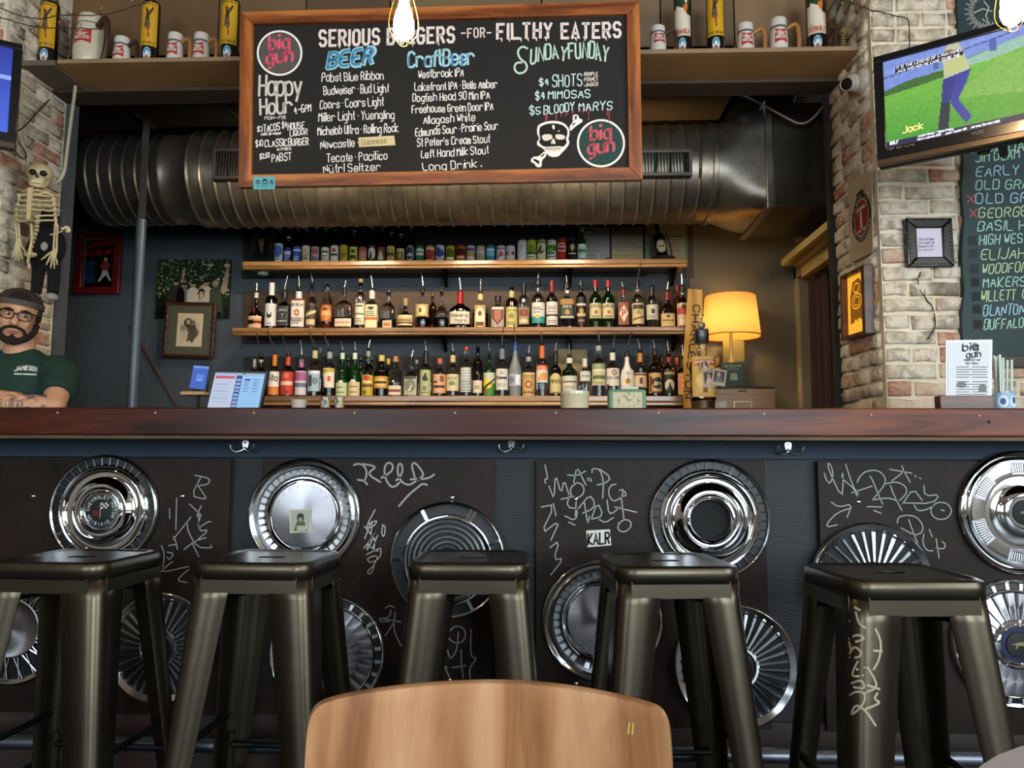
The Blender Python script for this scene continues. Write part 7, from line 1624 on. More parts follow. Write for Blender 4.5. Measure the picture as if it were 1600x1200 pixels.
# lamp
Yl = 5.06; lp = PY(1142, 520, Yl); t = thing('table_lamp', 'lit table lamp with amber fabric shade at the right of the shelves', 'lamp', (lp.x, Yl, zcab))
zt_, zb_ = PY(1142, 463, Yl).z-zcab, PY(1142, 526, Yl).z-zcab; rt, rbm = .168, .200
SHD = bpy.data.materials.new('amber_lamp_shade'); SHD.use_nodes = True; nt = SHD.node_tree; b_ = nt.nodes['Principled BSDF']; nt.nodes.remove(b_)
tr = nd(nt, 'ShaderNodeBsdfTranslucent'); tr.inputs[0].default_value = (*lin('#f4c983'), 1); df = nd(nt, 'ShaderNodeBsdfDiffuse'); df.inputs[0].default_value = (*lin('#d9ae6c'), 1); mx = nd(nt, 'ShaderNodeMixShader'); mx.inputs[0].default_value = .38
nt.links.new(df.outputs[0], mx.inputs[1]); nt.links.new(tr.outputs[0], mx.inputs[2]); nt.links.new(mx.outputs[0], nt.nodes['Material Output'].inputs[0])
SX = rt/.168
wpx = lambda x0, x1: (PY(x1, 500, Yl).x-PY(x0, 500, Yl).x)/2
rt, rbm = wpx(1102, 1180), wpx(1098, 1189)
MB().lathe([(rbm, zb_), (rt, zt_)], 48, cap=False).build('lamp_shade', SHD, t)
for r_, z_ in ((rbm, zb_), (rt, zt_)): MB().tube([(r_*math.cos(a), r_*math.sin(a), z_) for a in np.linspace(0, 2*PI, 49)[:-1]], .004, 6, closed=True).build('shade_trim', mat('shade_trim_orange', '#b5742c', .6), t)
MB().lathe([(.05, 0), (.055, .012), (.03, .03), (.02, .05), (.035, .1), (.045, .14), (.03, .19), (.012, .22), (.010, zb_+.04)], 24).build('base', mat('cream_lamp_base', '#bca06a', .35), t)
MB().lathe([(1e-4, zb_+.05), (.02, zb_+.06), (.028, zb_+.1), (.015, zb_+.14), (1e-4, zb_+.145)], 16).build('bulb', mat('lamp_bulb', '#ffcf80', .5, emit=85.), t)
MB().lathe([(.012, zt_-.01), (.013, zt_+.01), (.006, zt_+.02), (1e-4, zt_+.022)], 12).build('finial', mat('cream_lamp_base', ''), t)
mb = MB()
for k in range(3): a = k*2*PI/3; mb.tube([(0, 0, zt_-.005), (rt*math.cos(a), rt*math.sin(a), zt_-.002)], .002, 5)
mb.build('shade_spider', BRASS, t)
# wooden name board
PW = PB(4.955); t = flt(PW, 'wooden_sign', 'yellow wooden board with a place name painted vertically, behind the lamp', 'sign')
MB().prism([PW.uv(1075, 451), PW.uv(1098, 452), PW.uv(1098, 640), PW.uv(1068, 640), PW.uv(1068, 560)], -.012, 0).build('board', wood('yellow_board', '#8a5f1c', '#b98a30', '#cfa144', 1, 1, .5), t, bevel=.002)
for i, ch in enumerate('CHARLESTON'):
    y = 482+i*15.2-(3 if i > 4 else 0); x = 1088-i*1.5; S, W = text_strokes(ch, 1, 1, 0); mb = MB()
    for s_ in S: mb.ribbon([PW.uv(x-5+v*10, y-5+(u/W)*11) for u, v in s_], .0085, .001)
    mb.build('painted_letter', mat('brown_sign_paint', '#3a2410', .6), t, smooth=0)
# pale green card behind lamp, framed green book, polaroids, big bottle
PG = PB(5.2); tag(MB().box(*[PG.uv(1128, 500)[0], PG.uv(1161, 500)[0]], 5.19, 5.2, zcab-.1, PG.uv(1128, 531)[1]).build('tall_carton', mat('olive_card', '#7a7440', .7)), 'tall olive carton standing behind the lamp base', 'carton')
PK = PB(4.93); bb = boxuv(PK, 1128, 566, 1163, 598); t = flt(PK, 'green_book', 'small dark green book propped on the cabinet', 'book')
MB().box(bb[0], bb[2], zcab+.0125, bb[3], -.015, 0).build('cover', mat('green_book_cover', '#24382a', .5), t, bevel=.002)
line('NEW ORLEANS', 1132, 574, 1158, 573, 3.2, .0022, mat('gold_ink', '#b8a468', .5), par=t, P=PK, smooth=0, jit=0); line('COCKTAILS', 1136, 578, 1154, 578, 2.2, .0014, mat('gold_ink', ''), par=t, P=PK, smooth=0, jit=0)
MB().flat([PK.uv(1140, 594), PK.uv(1142, 583), PK.uv(1151, 583), PK.uv(1153, 594)], .0012).build('cover_drawing', mat('book_drawing', '#a8987a', .6), t, smooth=0)
for i, (x0, y0, rz, lb_) in enumerate([(1098, 592, 4, 'left polaroid-style photo leaning before the big bottle'), (1113, 590, -9, 'right polaroid-style photo leaning before the big bottle'), (1094, 572, 12, 'upper small photo stuck before the big bottle')]):
    w_, h_ = (21, 25) if i < 2 else (14, 15); PP = PB(4.615-.012*i); c = PP.uv(x0+w_/2, y0); k = 4.7/F
    t = thing('photo_print', lb_, 'photo', M=PP.M @ Matrix.Translation((c[0], c[1], 0)) @ Matrix.Rotation(R(rz), 4, 'Z'))
    MB().box(-w_*k/2, w_*k/2, -h_*k/2, h_*k/2, -.001, 0).build('card', mat('photo_white_card', '#a89f90', .5), t)
    cv = Canvas(18, 18, '#3a2c28'); cv.ell(.45, .7, .18, .2, '#b58a6c'); cv.poly([(.1, 0), (.3, .5), (.65, .5), (.9, 0)], '#c3a890' if i != 1 else '#5c6068'); cv.noise(.2, 2)
    cv.mesh('picture', flatmap(-w_*k*.38, -h_*k*.28, w_*k*.38, h_*k*.4, .0005), PRINT, t)
t = bottle(1097.5, 2, 37, 535, 'sq', 'clear', 'oversized clear vodka bottle with black cap at the right end of the shelves', None, (.06, .74, 1.0, C('#b9994a', [('r', .1, .78, .9, .93, '#a82a1c'), ('p', [(.2, .1), (.35, .65), (.7, .68), (.55, .4), (.75, .15)], '#c9a85a'), ('e', .5, .4, .3, .22, '#d8bc6c'), ('p', [(.42, .1), (.45, .6), (.6, .62), (.62, .1)], '#7a3a1c')], 26, 36)), None, None, ('gold', .7), Y=4.68, txt=[('SMIRNOFF', .14, .86, .82, .07, '#e8d8b0', 0)], zb=zs[2]-.055)
Hb = PY(1097, 535, 4.68).z-zs[2]+.055
MB().lathe([(.036, Hb-.004), (.038, Hb+.0), (.038, Hb+.075), (.034, Hb+.08), (1e-4, Hb+.08)], 20, p=5).build('black_cap', mat('cap_141414', '#141414'), t)
tn = thing('round_tin', 'round brown tin under the oversized vodka bottle', 'tin', (t.location.x, t.location.y, zs[2]-.3095)); MB().lathe([(.07, 0), (.07, .24), (.072, .241), (.072, .254), (1e-4, .2544)], 28).build('tin_body', mat('brown_tin', '#4a3a24', .4, .5), tn)
cp = thing('small_globe', 'small round bottle stopper ornament resting on the oversized bottle cap', 'ornament', (t.location.x, t.location.y, t.location.z+Hb+.081)); MB().ball((0, 0, .024), .024, 14).build('globe', mat('grey_glass_ball', '#8f8a78', .15, .3), cp); MB().tube(chaikin([(-.0, 0, .046), (-.004, 0, .08), (.01, 0, .09), (.018, 0, .08)], 2), .003, 6).build('hooked_wire', SPOUT, cp)
t2 = bottle(1122, 2, 15, 560, 'std', 'clear', 'gold-labelled bottle partly hidden between the big bottle and green book', None, (.1, .7, 1.2, C('#b8862c', [('r', .2, .3, .8, .7, '#d8b868')], 12, 12)), ('#a8741c', .85, 1.0), None, ('gold', .6), Y=4.98, zb=zcab)
# lidded tin under big bottle
# plank wall shelf above the doorway
a = PX(1222, 400, XW); 
def wallpt(px, py, X): return PX(px, py, X)
sv0 = PY(1220, 411, 5.0); t = thing('wall_plank_shelf', 'rough pale plank shelf above the curtained doorway', 'shelf', (0, 0, 0))
PLK = wood('rough_pale_plank', '#7a6a40', '#a8935c', '#c9b57c', 1, 1.2, .6)
xs0 = PY(1220, 411, 5.06).x; zp = PY(1220, 416, 5.06).z
MB().box(xs0, XW-.003, YFB+.35, 5.06, zp, zp+.045).build('plank', PLK, t, bevel=.003)
MB().box(XW-.05, XW-.003, YFB+.35, 5.04, zp-.085, zp-.001).build('support_rail', PLK, t, bevel=.003)
# doorway: curtain, cables, junk panel
t = thing('curtain', 'dark rust brown curtain hanging in the doorway beside the lamp', 'curtain', (0, 0, 0))
mb = MB(); n = 60; y0, y1 = DY1-.01, PX(1299, 560, XW+.06).y; vs = []; zc1 = DZ-.03
for i in range(n+1):
    f = i/n; y = y0+(y1-y0)*f; x = XW+.06+.028*math.sin(f*38)+.012*math.sin(f*17)
    for z in (.25, .9, 1.5, zc1): vs.append((x+(zc1-z)*.01*math.sin(f*20), y-(zc1-z)*.0*f, z))
mb.add(vs, [(i*4+j, (i+1)*4+j, (i+1)*4+j+1, i*4+j+1) for i in range(n) for j in range(3)]); mb.build('cloth', mat('rust_brown_cloth', '#3a170c', .75, color2='#1c0d0a', scale=4, stretch=(1, 4, .3)), t)
MB().tube([(XW+.06, y0+.02, zc1+.01), (XW+.06, YFB+.1, zc1+.01)], .008, 8).build('curtain_rod', mat('pale_steel', ''), t)
for k, (pts, m) in enumerate([([(1300, 470), (1320, 440), (1310, 500), (1300, 520), (1296, 560), (1312, 600)], BLACKP), ([(1294, 500), (1310, 480), (1326, 472)], CW), ([(1292, 500), (1306, 488), (1326, 480)], CW), ([(1318, 450), (1316, 520), (1306, 560), (1320, 610)], BLACKP)]):
    cable([PY(x, y, YB-.06-.025*k) for x, y in pts], .006, m, ['black cable looping behind the curtain', 'upper white cable in the doorway', 'lower white cable in the doorway', 'black cable hanging at the pier edge of the doorway'][k])
t = thing('junction_box', 'blue-black junction box on the store wall seen through the doorway', 'box', tuple(PY(1310, 536, YB-.021)))
MB().box(-.05, .05, -.02, .02, -.05, .05).build('case', mat('blue_black_case', '#141c24', .4), t, bevel=.004); MB().box(-.03, .03, -.024, -.02, -.02, .02).build('cover_plate', mat('steel_plate', '#4a5058', .4, .6), t)
# certificates and frame above top shelf, portrait
PC_ = PB(YB-.045)
def cert(x0, y0, x1, y1, lb_, bgc, ops, fr=None, P=PC_):
    t = flt(P, 'certificate', lb_, 'certificate'); b = boxuv(P, x0, y0, x1, y1)
    MB().box(b[0], b[2], b[1], b[3], -.006, 0).build('backing', mat('certificate_edge', '#3a352c', .6), t)
    cv = Canvas(44, 48, bgc)
    for o in ops: cv.rect(*o)
    cv.rows(.12, .12, .88, .84, 9, '#6f6a5e', .22); cv.rect(.12, .9, .5, .93, '#4a463e'); cv.noise(.05)
    cv.mesh('document', flatmap(b[0]+.004, b[1]+.004, b[2]-.004, b[3]-.004, .001), PRINT, t); return t
cert(904, 354, 953, 407, 'grey-white certificate directly behind the green beer bottle', '#8d8a86', [])
cert(955, 354, 1005, 407, 'cream certificate with a boxed lower section, middle of the three', '#8f8468', [(.05, .03, .95, .36, '#a08c58'), (.05, .36, .95, .38, '#4a432c')])
cert(1008, 341, 1074, 412, 'tall certificate with green border behind the leaning wine bottle', '#9a9070', [(0, .58, 1, .62, '#4c6a34'), (0, 0, .06, 1, '#6f8a58'), (.93, 0, 1, 1, '#6f8a58')])
t = bottle(1031, 0, 19, 343, 'wine', 'black', 'dark wine bottle with round cream label leaning in a wicker cradle', None, (.2, .5, 1.0, C('#14100c', [('e', .5, .5, .42, .48, '#c7b88c'), ('r', .3, .45, .7, .55, '#5a4a2c')], 18, 18)), ('#2a1a12', .75, 1.01), None, lean=-9)
t.location.x += .02
bk = thing('wicker_cradle', 'brown wicker wine cradle holding the leaning bottle', 'cradle', (t.location.x+.01, t.location.y, zs[0]))
WK = mat('wicker_brown', '#4a2a14', .7)
for i in range(3): MB().tube([((.055+i*.004)*math.cos(a), (.045+i*.003)*math.sin(a), .008+i*.011) for a in np.linspace(0, 2*PI, 25)[:-1]], .006, 6, closed=True).build('woven_band', WK, bk)
MB().tube(chaikin([(.05, 0, .02), (.045, 0, .10), (.01, -.01, .2), (-.005, -.01, .21)], 2), .005, 6).build('handle', WK, bk)
PP = PB(YB-.06); t = flt(PP, 'portrait_photo', 'dark portrait photo of a long-haired woman at the left of the top shelf', 'photo'); b = boxuv(PP, 388, 363, 432, 406)
MB().box(b[0], b[2], b[1], b[3], -.012, -.001).build('frame', mat('thin_black_frame', '#0c0b0b', .4), t)
cv = Canvas(48, 46, '#2e2a33'); cv.grad('#1f1c22', '#3b3740', .0, 1); cv.ell(.47, .55, .26, .36, '#0b090a'); cv.rect(.24, .1, .72, .55, '#0b090a'); cv.ell(.45, .66, .12, .18, '#8a6a58'); cv.rect(.40, .36, .52, .5, '#75584a')
cv.poly([(.0, 0), (.2, .28), (.4, .38), (.47, .22), (.55, .38), (.8, .28), (1, .0)], '#0a0809'); cv.poly([(.4, .4), (.47, .2), (.55, .4)], '#7a5c4c'); cv.poly([(.36, .80), (.45, .86), (.56, .8), (.6, .6), (.66, .5), (.66, .8), (.5, .94), (.3, .86), (.26, .5), (.33, .6)], '#0b090a')
cv.rect(.39, .69, .43, .705, '#2a1c18'); cv.rect(.48, .69, .52, .705, '#2a1c18'); cv.rect(.42, .565, .49, .58, '#6c2f2c')
cv.mesh('picture', flatmap(b[0]+.01, b[1]+.01, b[2]-.01, b[3]-.01, .0), PGLOSS, t)
# puck light
p = PY(411, 423, 5.12); t = thing('puck_light', 'white round puck light under the left end of the top shelf', 'lamp', (p.x, 5.12, zs[0]-.062))
MB().lathe([(1e-4, 0), (.03, 0), (.038, .006), (.04, .02), (.036, .04)], 24).build('housing', mat('white_puck', '#a8a6a2', .4), t)

# ================================================================ LEFT BACK WALL
PL_ = PB(YB-.03); t = flt(PL_, 'neon_sign', 'red-framed black sign with small striding figure on the dark left wall', 'sign'); b = boxuv(PL_, 117, 363, 192, 460)
RF = mat('red_lacquer_frame', '#5c0f12', .35, coat=.2); w = .05
for q in (((b[0], b[1]), (b[2], b[1]), (b[2]-w, b[1]+w), (b[0]+w, b[1]+w)), ((b[0], b[3]), (b[2], b[3]), (b[2]-w, b[3]-w), (b[0]+w, b[3]-w)), ((b[0], b[1]), (b[0], b[3]), (b[0]+w, b[3]-w), (b[0]+w, b[1]+w)), ((b[2], b[1]), (b[2], b[3]), (b[2]-w, b[3]-w), (b[2]-w, b[1]+w))): MB().prism(list(q), -.02, .02).build('frame_side', RF, t, bevel=.004)
pn = MB().box(b[0]+w*.9, b[2]-w*.9, b[1]+w*.9, b[3]-w*.9, -.01, 0).build('panel', mat('black_sign_panel', '#0b0b0d', .3, coat=.3), t)
i0 = boxuv(PL_, 130, 374, 182, 452); MB().ribbon([(i0[0], i0[1]), (i0[2], i0[1]), (i0[2], i0[3]), (i0[0], i0[3])], .005, .002, closed=True).build('pin_line', mat('pin_grey', '#6f7478', .5), t, smooth=0)
RS = mat('dim_red_tube', '#8a1420', .4); line('Johnnie', 135, 388, 176, 382, 9, .007, RS, par=t, P=PL_, w=.002, shear=.3, jit=0); line('Walker', 134, 401, 178, 395, 9, .007, RS, par=t, P=PL_, w=.002, shear=.3, jit=0)
BS = mat('dim_blue_tube', '#1d4a6c', .5)
for i, s_ in enumerate(['BORN', '1820', 'STILL', 'GOING', 'STRONG']): line(s_, 133, 414+i*7, 148, 413+i*7, 5, .0038, BS, par=t, P=PL_, w=.002, jit=0, smooth=0)
fg = lambda L_: [PL_.uv(154+x, 405+y) for x, y in L_]
# (generic striding figure)
MB().flat(fg([(9, -2), (14, -2), (14, 3), (9, 3)]), .002).build('top_hat', mat('fig_gold', '#a88a2c', .6), t, smooth=0)
MB().flat(fg([(6, 4), (16, 4), (18, 12), (14, 18), (5, 17), (3, 11)]), .002).build('red_coat', mat('fig_red', '#7c1a1c', .6), t, smooth=0)
MB().flat(fg([(7, 17), (14, 18), (17, 26), (20, 34), (17, 34), (12, 25), (6, 30), (1, 36), (-1, 34), (4, 26)]), .002).build('white_legs', mat('fig_white', '#a8a8a4', .6), t, smooth=0)
# group photo canvas
PGp = PB(YB-.03); t = flt(PGp, 'photo_canvas', 'unframed photo of a cheering group in front of green trees', 'photo'); b = boxuv(PGp, 243, 405, 360, 497)
MB().box(b[0], b[2], b[1], b[3], -.028, -.001).build('canvas', mat('canvas_edge', '#23261f', .6), t)
cv = Canvas(116, 92, '#1f2a1a')
rs = np.random.RandomState(2)
for i in range(900):
    u, v = rs.rand(), .35+.65*rs.rand(); c = ['#2c3a22', '#3d4c2c', '#56643c', '#151d12', '#7c8660', '#9aa080'][int(rs.rand()**1.6*6)] if rs.rand() < .9 else '#a8ac90'
    cv.ell(u, v, .004+.014*rs.rand(), .004+.012*rs.rand(), c)
cv.rect(0, 0, 1, .2, '#12140f', .8); cv.ell(.05, .2, .12, .2, '#12140f', .7)
SK = '#a58a72'
cv.poly([(.36, .62), (.38, .80), (.36, .86), (.34, .80), (.33, .6)], SK); cv.poly([(.58, .50), (.66, .60), (.68, .58), (.60, .46)], SK)
for (u, v, sc_, sh) in ((.26, .60, .035, '#2a2a2c'), (.38, .55, .033, '#6a6a6c'), (.50, .57, .035, '#b5b0a4'), (.68, .59, .036, '#b0aba0'), (.81, .58, .042, '#3a4634')):
    cv.poly([(u-.085, .1), (u-.075, v-.10), (u-.02, v-.05), (u+.03, v-.05), (u+.085, v-.10), (u+.10, .1)], sh); cv.ell(u, v, sc_, sc_*1.4, SK); cv.ell(u, v+.03, sc_, sc_*.7, '#1c1612' if u not in (.81,) else '#8f8478'); cv.ell(u, v-.03, sc_*.5, sc_*.25, '#3a2420')
cv.poly([(.88, .46), (.95, .84), (.99, .86), (.97, .45), (.92, .40)], SK); cv.ell(.955, .89, .045, .03, '#b59a80')
cv.ell(.33, .40, .055, .12, '#0c0a0a'); cv.rect(.27, .05, .39, .38, '#0c0a0a'); cv.ell(.62, .42, .048, .08, '#1a0f0c'); cv.ell(.62, .40, .034, .055, '#b08c74'); cv.poly([(.53, .0), (.56, .30), (.68, .30), (.72, .0)], '#a8a496'); cv.ell(.62, .375, .018, .008, '#e0dcd0')
cv.noise(.08)
cv.mesh('picture', flatmap(b[0], b[1], b[2], b[3], .0), PGLOSS, t)
# framed old print hung over it
Pf = PB(YB-.08); c = Pf.uv(296.5, 515.5); k = (YB-.08)/F
t = thing('framed_print', 'dark wood framed sepia print with olive mat, overlapping the group photo', 'picture', M=Pf.M @ Matrix.Translation((c[0], c[1], 0)) @ Matrix.Rotation(R(-1.5), 4, 'Z'))
W2, H2, w = 41*k, 45*k, .022; WF = wood('walnut_frame', '#1c0c06', '#3a1d10', '#54301c', 0, 2, .3, .3)
for q in (((-W2, -H2), (W2, -H2), (W2-w, -H2+w), (-W2+w, -H2+w)), ((-W2, H2), (W2, H2), (W2-w, H2-w), (-W2+w, H2-w)), ((-W2, -H2), (-W2, H2), (-W2+w, H2-w), (-W2+w, -H2+w)), ((W2, -H2), (W2, H2), (W2-w, H2-w), (W2-w, -H2+w))): MB().prism(list(q), -.02, .015).build('frame_side', WF, t, bevel=.003)
MB().box(-W2+w, W2-w, -H2+w, H2-w, -.012, 0).build('mat_board', mat('olive_mat', '#4c4a3a', .7), t)
cv = Canvas(44, 54, '#c7b698'); cv.ell(.5, .5, .4, .35, '#a8977a', .5); cv.ell(.42, .72, .16, .14, '#2c2620'); cv.ell(.42, .74, .09, .08, '#a08c70'); cv.ell(.6, .62, .12, .18, '#5c5040', .8); cv.poly([(.35, .6), (.7, .65), (.8, .35), (.62, .1), (.5, .2), (.4, .1), (.45, .4)], '#332c24', .9); cv.ell(.72, .42, .14, .14, '#4a4034', .8); cv.ell(.25, .55, .12, .1, '#6a5c4a', .6); cv.noise(.12)
cv.mesh('print', flatmap(-22*k*.95, -27*k, 22*k*.95, 27*k, .001), PRINT, t)
# cables on the wall
MAR = mat('maroon_cable', '#4a1c20', .5)
cable([PY(203, 509, YB-.02), PY(222, 540, YB-.02), PY(250, 590, YB-.02), PY(276, 634, YB-.02)], .006, MAR, 'maroon cable running down the wall right of the pole', it=2)
cable([PY(117, 438, YB-.02), PY(100, 458, YB-.02), PY(82, 480, YB-.02), PY(74, 500, YB-.02)], .006, MAR, 'maroon cable trailing from the red-framed sign')
# payment tablet on a ledge
Yt = 2.95; Pt = PB(Yt)
p = Pt.uv(285, 612); q = Pt.uv(323, 617); t = thing('ledge', 'small pale wooden stand beside the order screen', 'stand', (0, 0, 0))
MB().box(p[0], q[0], Yt-.02, Yt+.05, q[1]-.002, p[1]).build('ledge_board', wood('ledge_pine', '#7a5a30', '#a98450', '#c9a870', 0, 1, .5), t, bevel=.003)
MB().box((p[0]+q[0])/2-.01, (p[0]+q[0])/2+.01, Yt, Yt+.03, 0, q[1]-.002).build('upright', BLACKP, t)
tb = thing('tablet', 'small tablet with blue screen on the pale wooden stand', 'tablet', (0, 0, 0))
def slab(par, pts, Y, th, m, name, yo=0): 
    mb = MB(); P = PB(Y+yo); u = [P.uv(*c) for c in pts]; o = mb.prism(u, -th, 0).build(name, m, par, bevel=.002); o.matrix_local = P.M; return o
slab(tb, [(298, 609), (323, 612), (330, 571), (303, 570)], Yt, .010, BLACKP, 'case')
cv = Canvas(22, 30, '#3a62c0'); cv.rect(.3, .35, .75, .62, '#5b86dd'); cv.rows(.35, .38, .7, .6, 3, '#9db8f0', .3); cv.rect(0, .9, 1, 1, '#6f94e4')
qd = [Pt.uv(296, 606), Pt.uv(320, 609), Pt.uv(327, 573), Pt.uv(303, 571)]
def quadmap(q, w): return lambda U, V: ((q[0][0]*(1-U)+q[1][0]*U)*(1-V)+(q[3][0]*(1-U)+q[2][0]*U)*V, (q[0][1]*(1-U)+q[1][1]*U)*(1-V)+(q[3][1]*(1-U)+q[2][1]*U)*V, w+0*U)
o = cv.mesh('screen', quadmap(qd, .001), SCREEN, tb); o.matrix_local = Pt.M
t = thing('tablet_stand', 'black swivel foot joining the tablet to its wooden stand', 'stand', (0, 0, 0)); MB().tube([PY(308, 613, Yt+.02), PY(309, 606, Yt+.02)], .012, 10).build('swivel_foot', BLACKP, t)
# order screen on the bar
Yo = 2.72; Po = PB(Yo); t = thing('order_screen', 'lit touch screen order terminal on the bar top', 'monitor', (0, 0, 0))
slab(t, [(320, 649), (405, 649), (419, 580), (334, 578)], Yo, .02, BLACKP, 'housing')
cv = Canvas(84, 66, '#b4d3ea'); cv.rect(0, 0, .42, 1, '#b9c6dc'); cv.rect(.44, 0, .56, 1, '#2a3a80'); cv.rect(.56, 0, 1, 1, '#8fc0ea'); cv.rect(0, .94, 1, 1, '#9fb4d4'); cv.rect(.02, .86, .42, .93, '#c44a5c'); cv.rect(.55, .95, .62, 1, '#4aa86c')
for i in range(9): cv.rect(.455, .1+i*.088, .545, .155+i*.088, '#8fa4d8' if i != 4 else '#7cc4f0')
for i in range(5):
    for j in range(2): cv.rect(.62+j*.18, .55+i*.07, .72+j*.18, .58+i*.07, '#6a94c8')
cv.rect(.62, .82, .73, .86, '#2f4a9a'); cv.rows(.04, .3, .4, .8, 6, '#a3b2cc', .3); cv.rect(0, .02, 1, .06, '#d4e4f4')
for i in range(6): cv.rect(.58+i*.07, .88, .63+i*.07, .93, '#a8cdf0')
qd = [Po.uv(321.5, 648), Po.uv(402, 648), Po.uv(414.5, 584), Po.uv(337, 582)]
o = cv.mesh('screen', quadmap(qd, .001), SCREEN, t); o.matrix_local = Po.M
p = PY(364, 650, Yo); MB().box(p.x-.05, p.x+.05, Yo+.01, Yo+.08, ZT-.0, ZT+.02).build('foot', BLACKP, t, bevel=.004)
# ================================================================ ON THE BAR AND BACK LEDGE
p = PY(898, 640, 2.66); t = thing('ramekin', 'white fluted ramekin bowl beside the green clock', 'bowl', (p.x, 2.66, ZT)); k = 2.66/F; zr = PY(898, 612, 2.66).z-ZT
prr = [(22.5*k*.92, 0), (22.5*k*.95, .01), (22.5*k, zr-.012), (22.5*k*1.03, zr-.01), (22.5*k*1.03, zr), (22.5*k*.96, zr), (22.5*k*.9, .012), (1e-4, .01)]
MB().lathe(prr, 36).build('bowl', mat('cream_porcelain', '#c5b899', .3, coat=.4), t)
Yk = 2.6; Pk = PB(Yk); t = flt(Pk, 'desk_clock', 'small sage green rectangular desk clock on the bar', 'clock'); b = boxuv(Pk, 951, 608, 1010, 654)
MB().box(b[0], b[2], ZT, b[3], -.05, 0).build('case', mat('sage_green_case', '#5e7f5c', .5), t, bevel=.008, seg=3)
b2 = boxuv(Pk, 958, 613, 1003, 650); MB().box(b2[0], b2[2], b2[1], b2[3], 0, .0012).build('face', mat('clock_face_cream', '#b5aa88', .5), t)
cxx, cyy = Pk.uv(982, 626)
mb = MB()
for i in range(12):
    a = i*PI/6; mb.ribbon([(cxx+.034*math.cos(a), cyy+.017*math.sin(a)), (cxx+.040*math.cos(a), cyy+.020*math.sin(a))], .0018, .002)
mb.build('hour_marks', mat('clock_ink', '#3a3a30', .6), t, smooth=0)
for a_, l_ in (((-6, -8), 1), ((6, -2), 1)): MB().ribbon([(cxx, cyy), Pk.uv(982+a_[0], 626+a_[1])], .0022, .0026).build('clock_hand', mat('clock_black', '#101010', .5), t, smooth=0)
for i, (x, y) in enumerate(((12, -1), (968, 0), (0, 0))): pass
line('12', 979, 617, 985, 617, 3.6, .001, mat('clock_ink', ''), par=t, P=Pk, smooth=0, jit=0); line('3', 995, 628, 998, 628, 3.6, .001, mat('clock_ink', ''), par=t, P=Pk, smooth=0, jit=0); line('9', 966, 628, 969, 628, 3.6, .001, mat('clock_ink', ''), par=t, P=Pk, smooth=0, jit=0)
zck = PY(980, 608, Yk).z; a = PY(970, 605, Yk+.02); b_ = PY(1003, 606, Yk+.02)
t = thing('marker_pen', 'white marker pen with black tip lying on the green clock', 'pen', (0, 0, 0)); MB().tube([(a.x, Yk+.02, zck+.0055), (b_.x-.012, Yk+.02, zck+.0055)], .005, 10).build('barrel', CEW, t); MB().tube([(b_.x-.012, Yk+.02, zck+.0055), (b_.x, Yk+.02, zck+.0055)], .0035, 8).build('tip', BLACKP, t)
for i, (x, lb_) in enumerate([(508, 'small clear rocks glass on the bar, left of the pair'), (530, 'small clear rocks glass on the bar, right of the pair'), (8, 'clear tumbler in front of the bartender arms, at the left edge'), (26, 'clear tumbler before the bartender, right of the edge one')]):
    Yg = 2.62; p = PY(x, 640, Yg); h_ = PY(x, 621 if i < 2 else 627, Yg).z-ZT; k = Yg/F; r_ = 8.5*k
    t = thing('rocks_glass', lb_, 'glass', (p.x, Yg, ZT)); MB().lathe([(r_*.8, 0), (r_*.85, .003), (r_, h_), (r_*.93, h_), (r_*.78, .008), (1e-4, .008)], 24).build('glass', GL['clear'], t)
p = PY(467, 640, 2.66); t = thing('paper_cup', 'small white paper cup on the bar left of the rocks glasses', 'cup', (p.x, 2.66, ZT)); k = 2.66/F; h_ = PY(467, 625, 2.66).z-ZT
MB().lathe([(9*k, 0), (13*k, h_), (12.4*k, h_), (8.6*k, .003), (1e-4, .003)], 24).build('cup', mat('white_paper_cup', '#b0a999', .6), t)
p = PY(442, 640, 2.7); t = thing('glass_ashtray', 'low dark glass dish beside the order screen', 'dish', (p.x, 2.7, ZT)); MB().lathe([(.02, 0), (.026, .03), (.022, .03), (.018, .006), (1e-4, .006)], 20).build('dish', mat('smoked_glass', '#3a3a38', .08, trans=.6), t)
# back counter under bottom shelf
struct(MB().box(PY(230, 600, 4.7).x, XW-.01, 4.62, YB-.002, 0, zs[2]-.31), 'trim_14', mat('counter_dark', '#17120e', .6), bevel=.004)

# ================================================================ LOOSE CABLES, FAIRY LIGHTS
cable([PY(118, 135, 3.62), PY(112, 180, 3.55), PY(104, 240, 3.48), PY(100, 275, 3.46), PY(84, 290, 3.47), PY(60, 291, 3.46), PY(46, 270, 3.44), PY(40, 240, 3.40), PY(30, 210, 3.36), PY(22, 196, 3.32)], .008, mat('cream_cable', '#b8ae98', .5), 'thick cream cable looping behind the skeleton skull', it=3)
cable([PY(86, 146, 3.74), PY(62, 172, 3.55), PY(30, 207, 3.36), PY(23, 200, 3.3)], .004, mat('grey_brown_cable', '#4a3a34', .6), 'thin brown cable crossing the left brick pier')
cable([PY(22, 235, 3.3), PY(33, 248, 3.33), PY(41, 248, 3.35), PY(40, 236, 3.35), PY(28, 222, 3.32)], .004, mat('grey_brown_cable', ''), 'thin brown cable loop below the left television')
FW = mat('rusty_wire', '#2c211c', .7)
FB = mat('tiny_clear_bulb', '#b8ac94', .1)
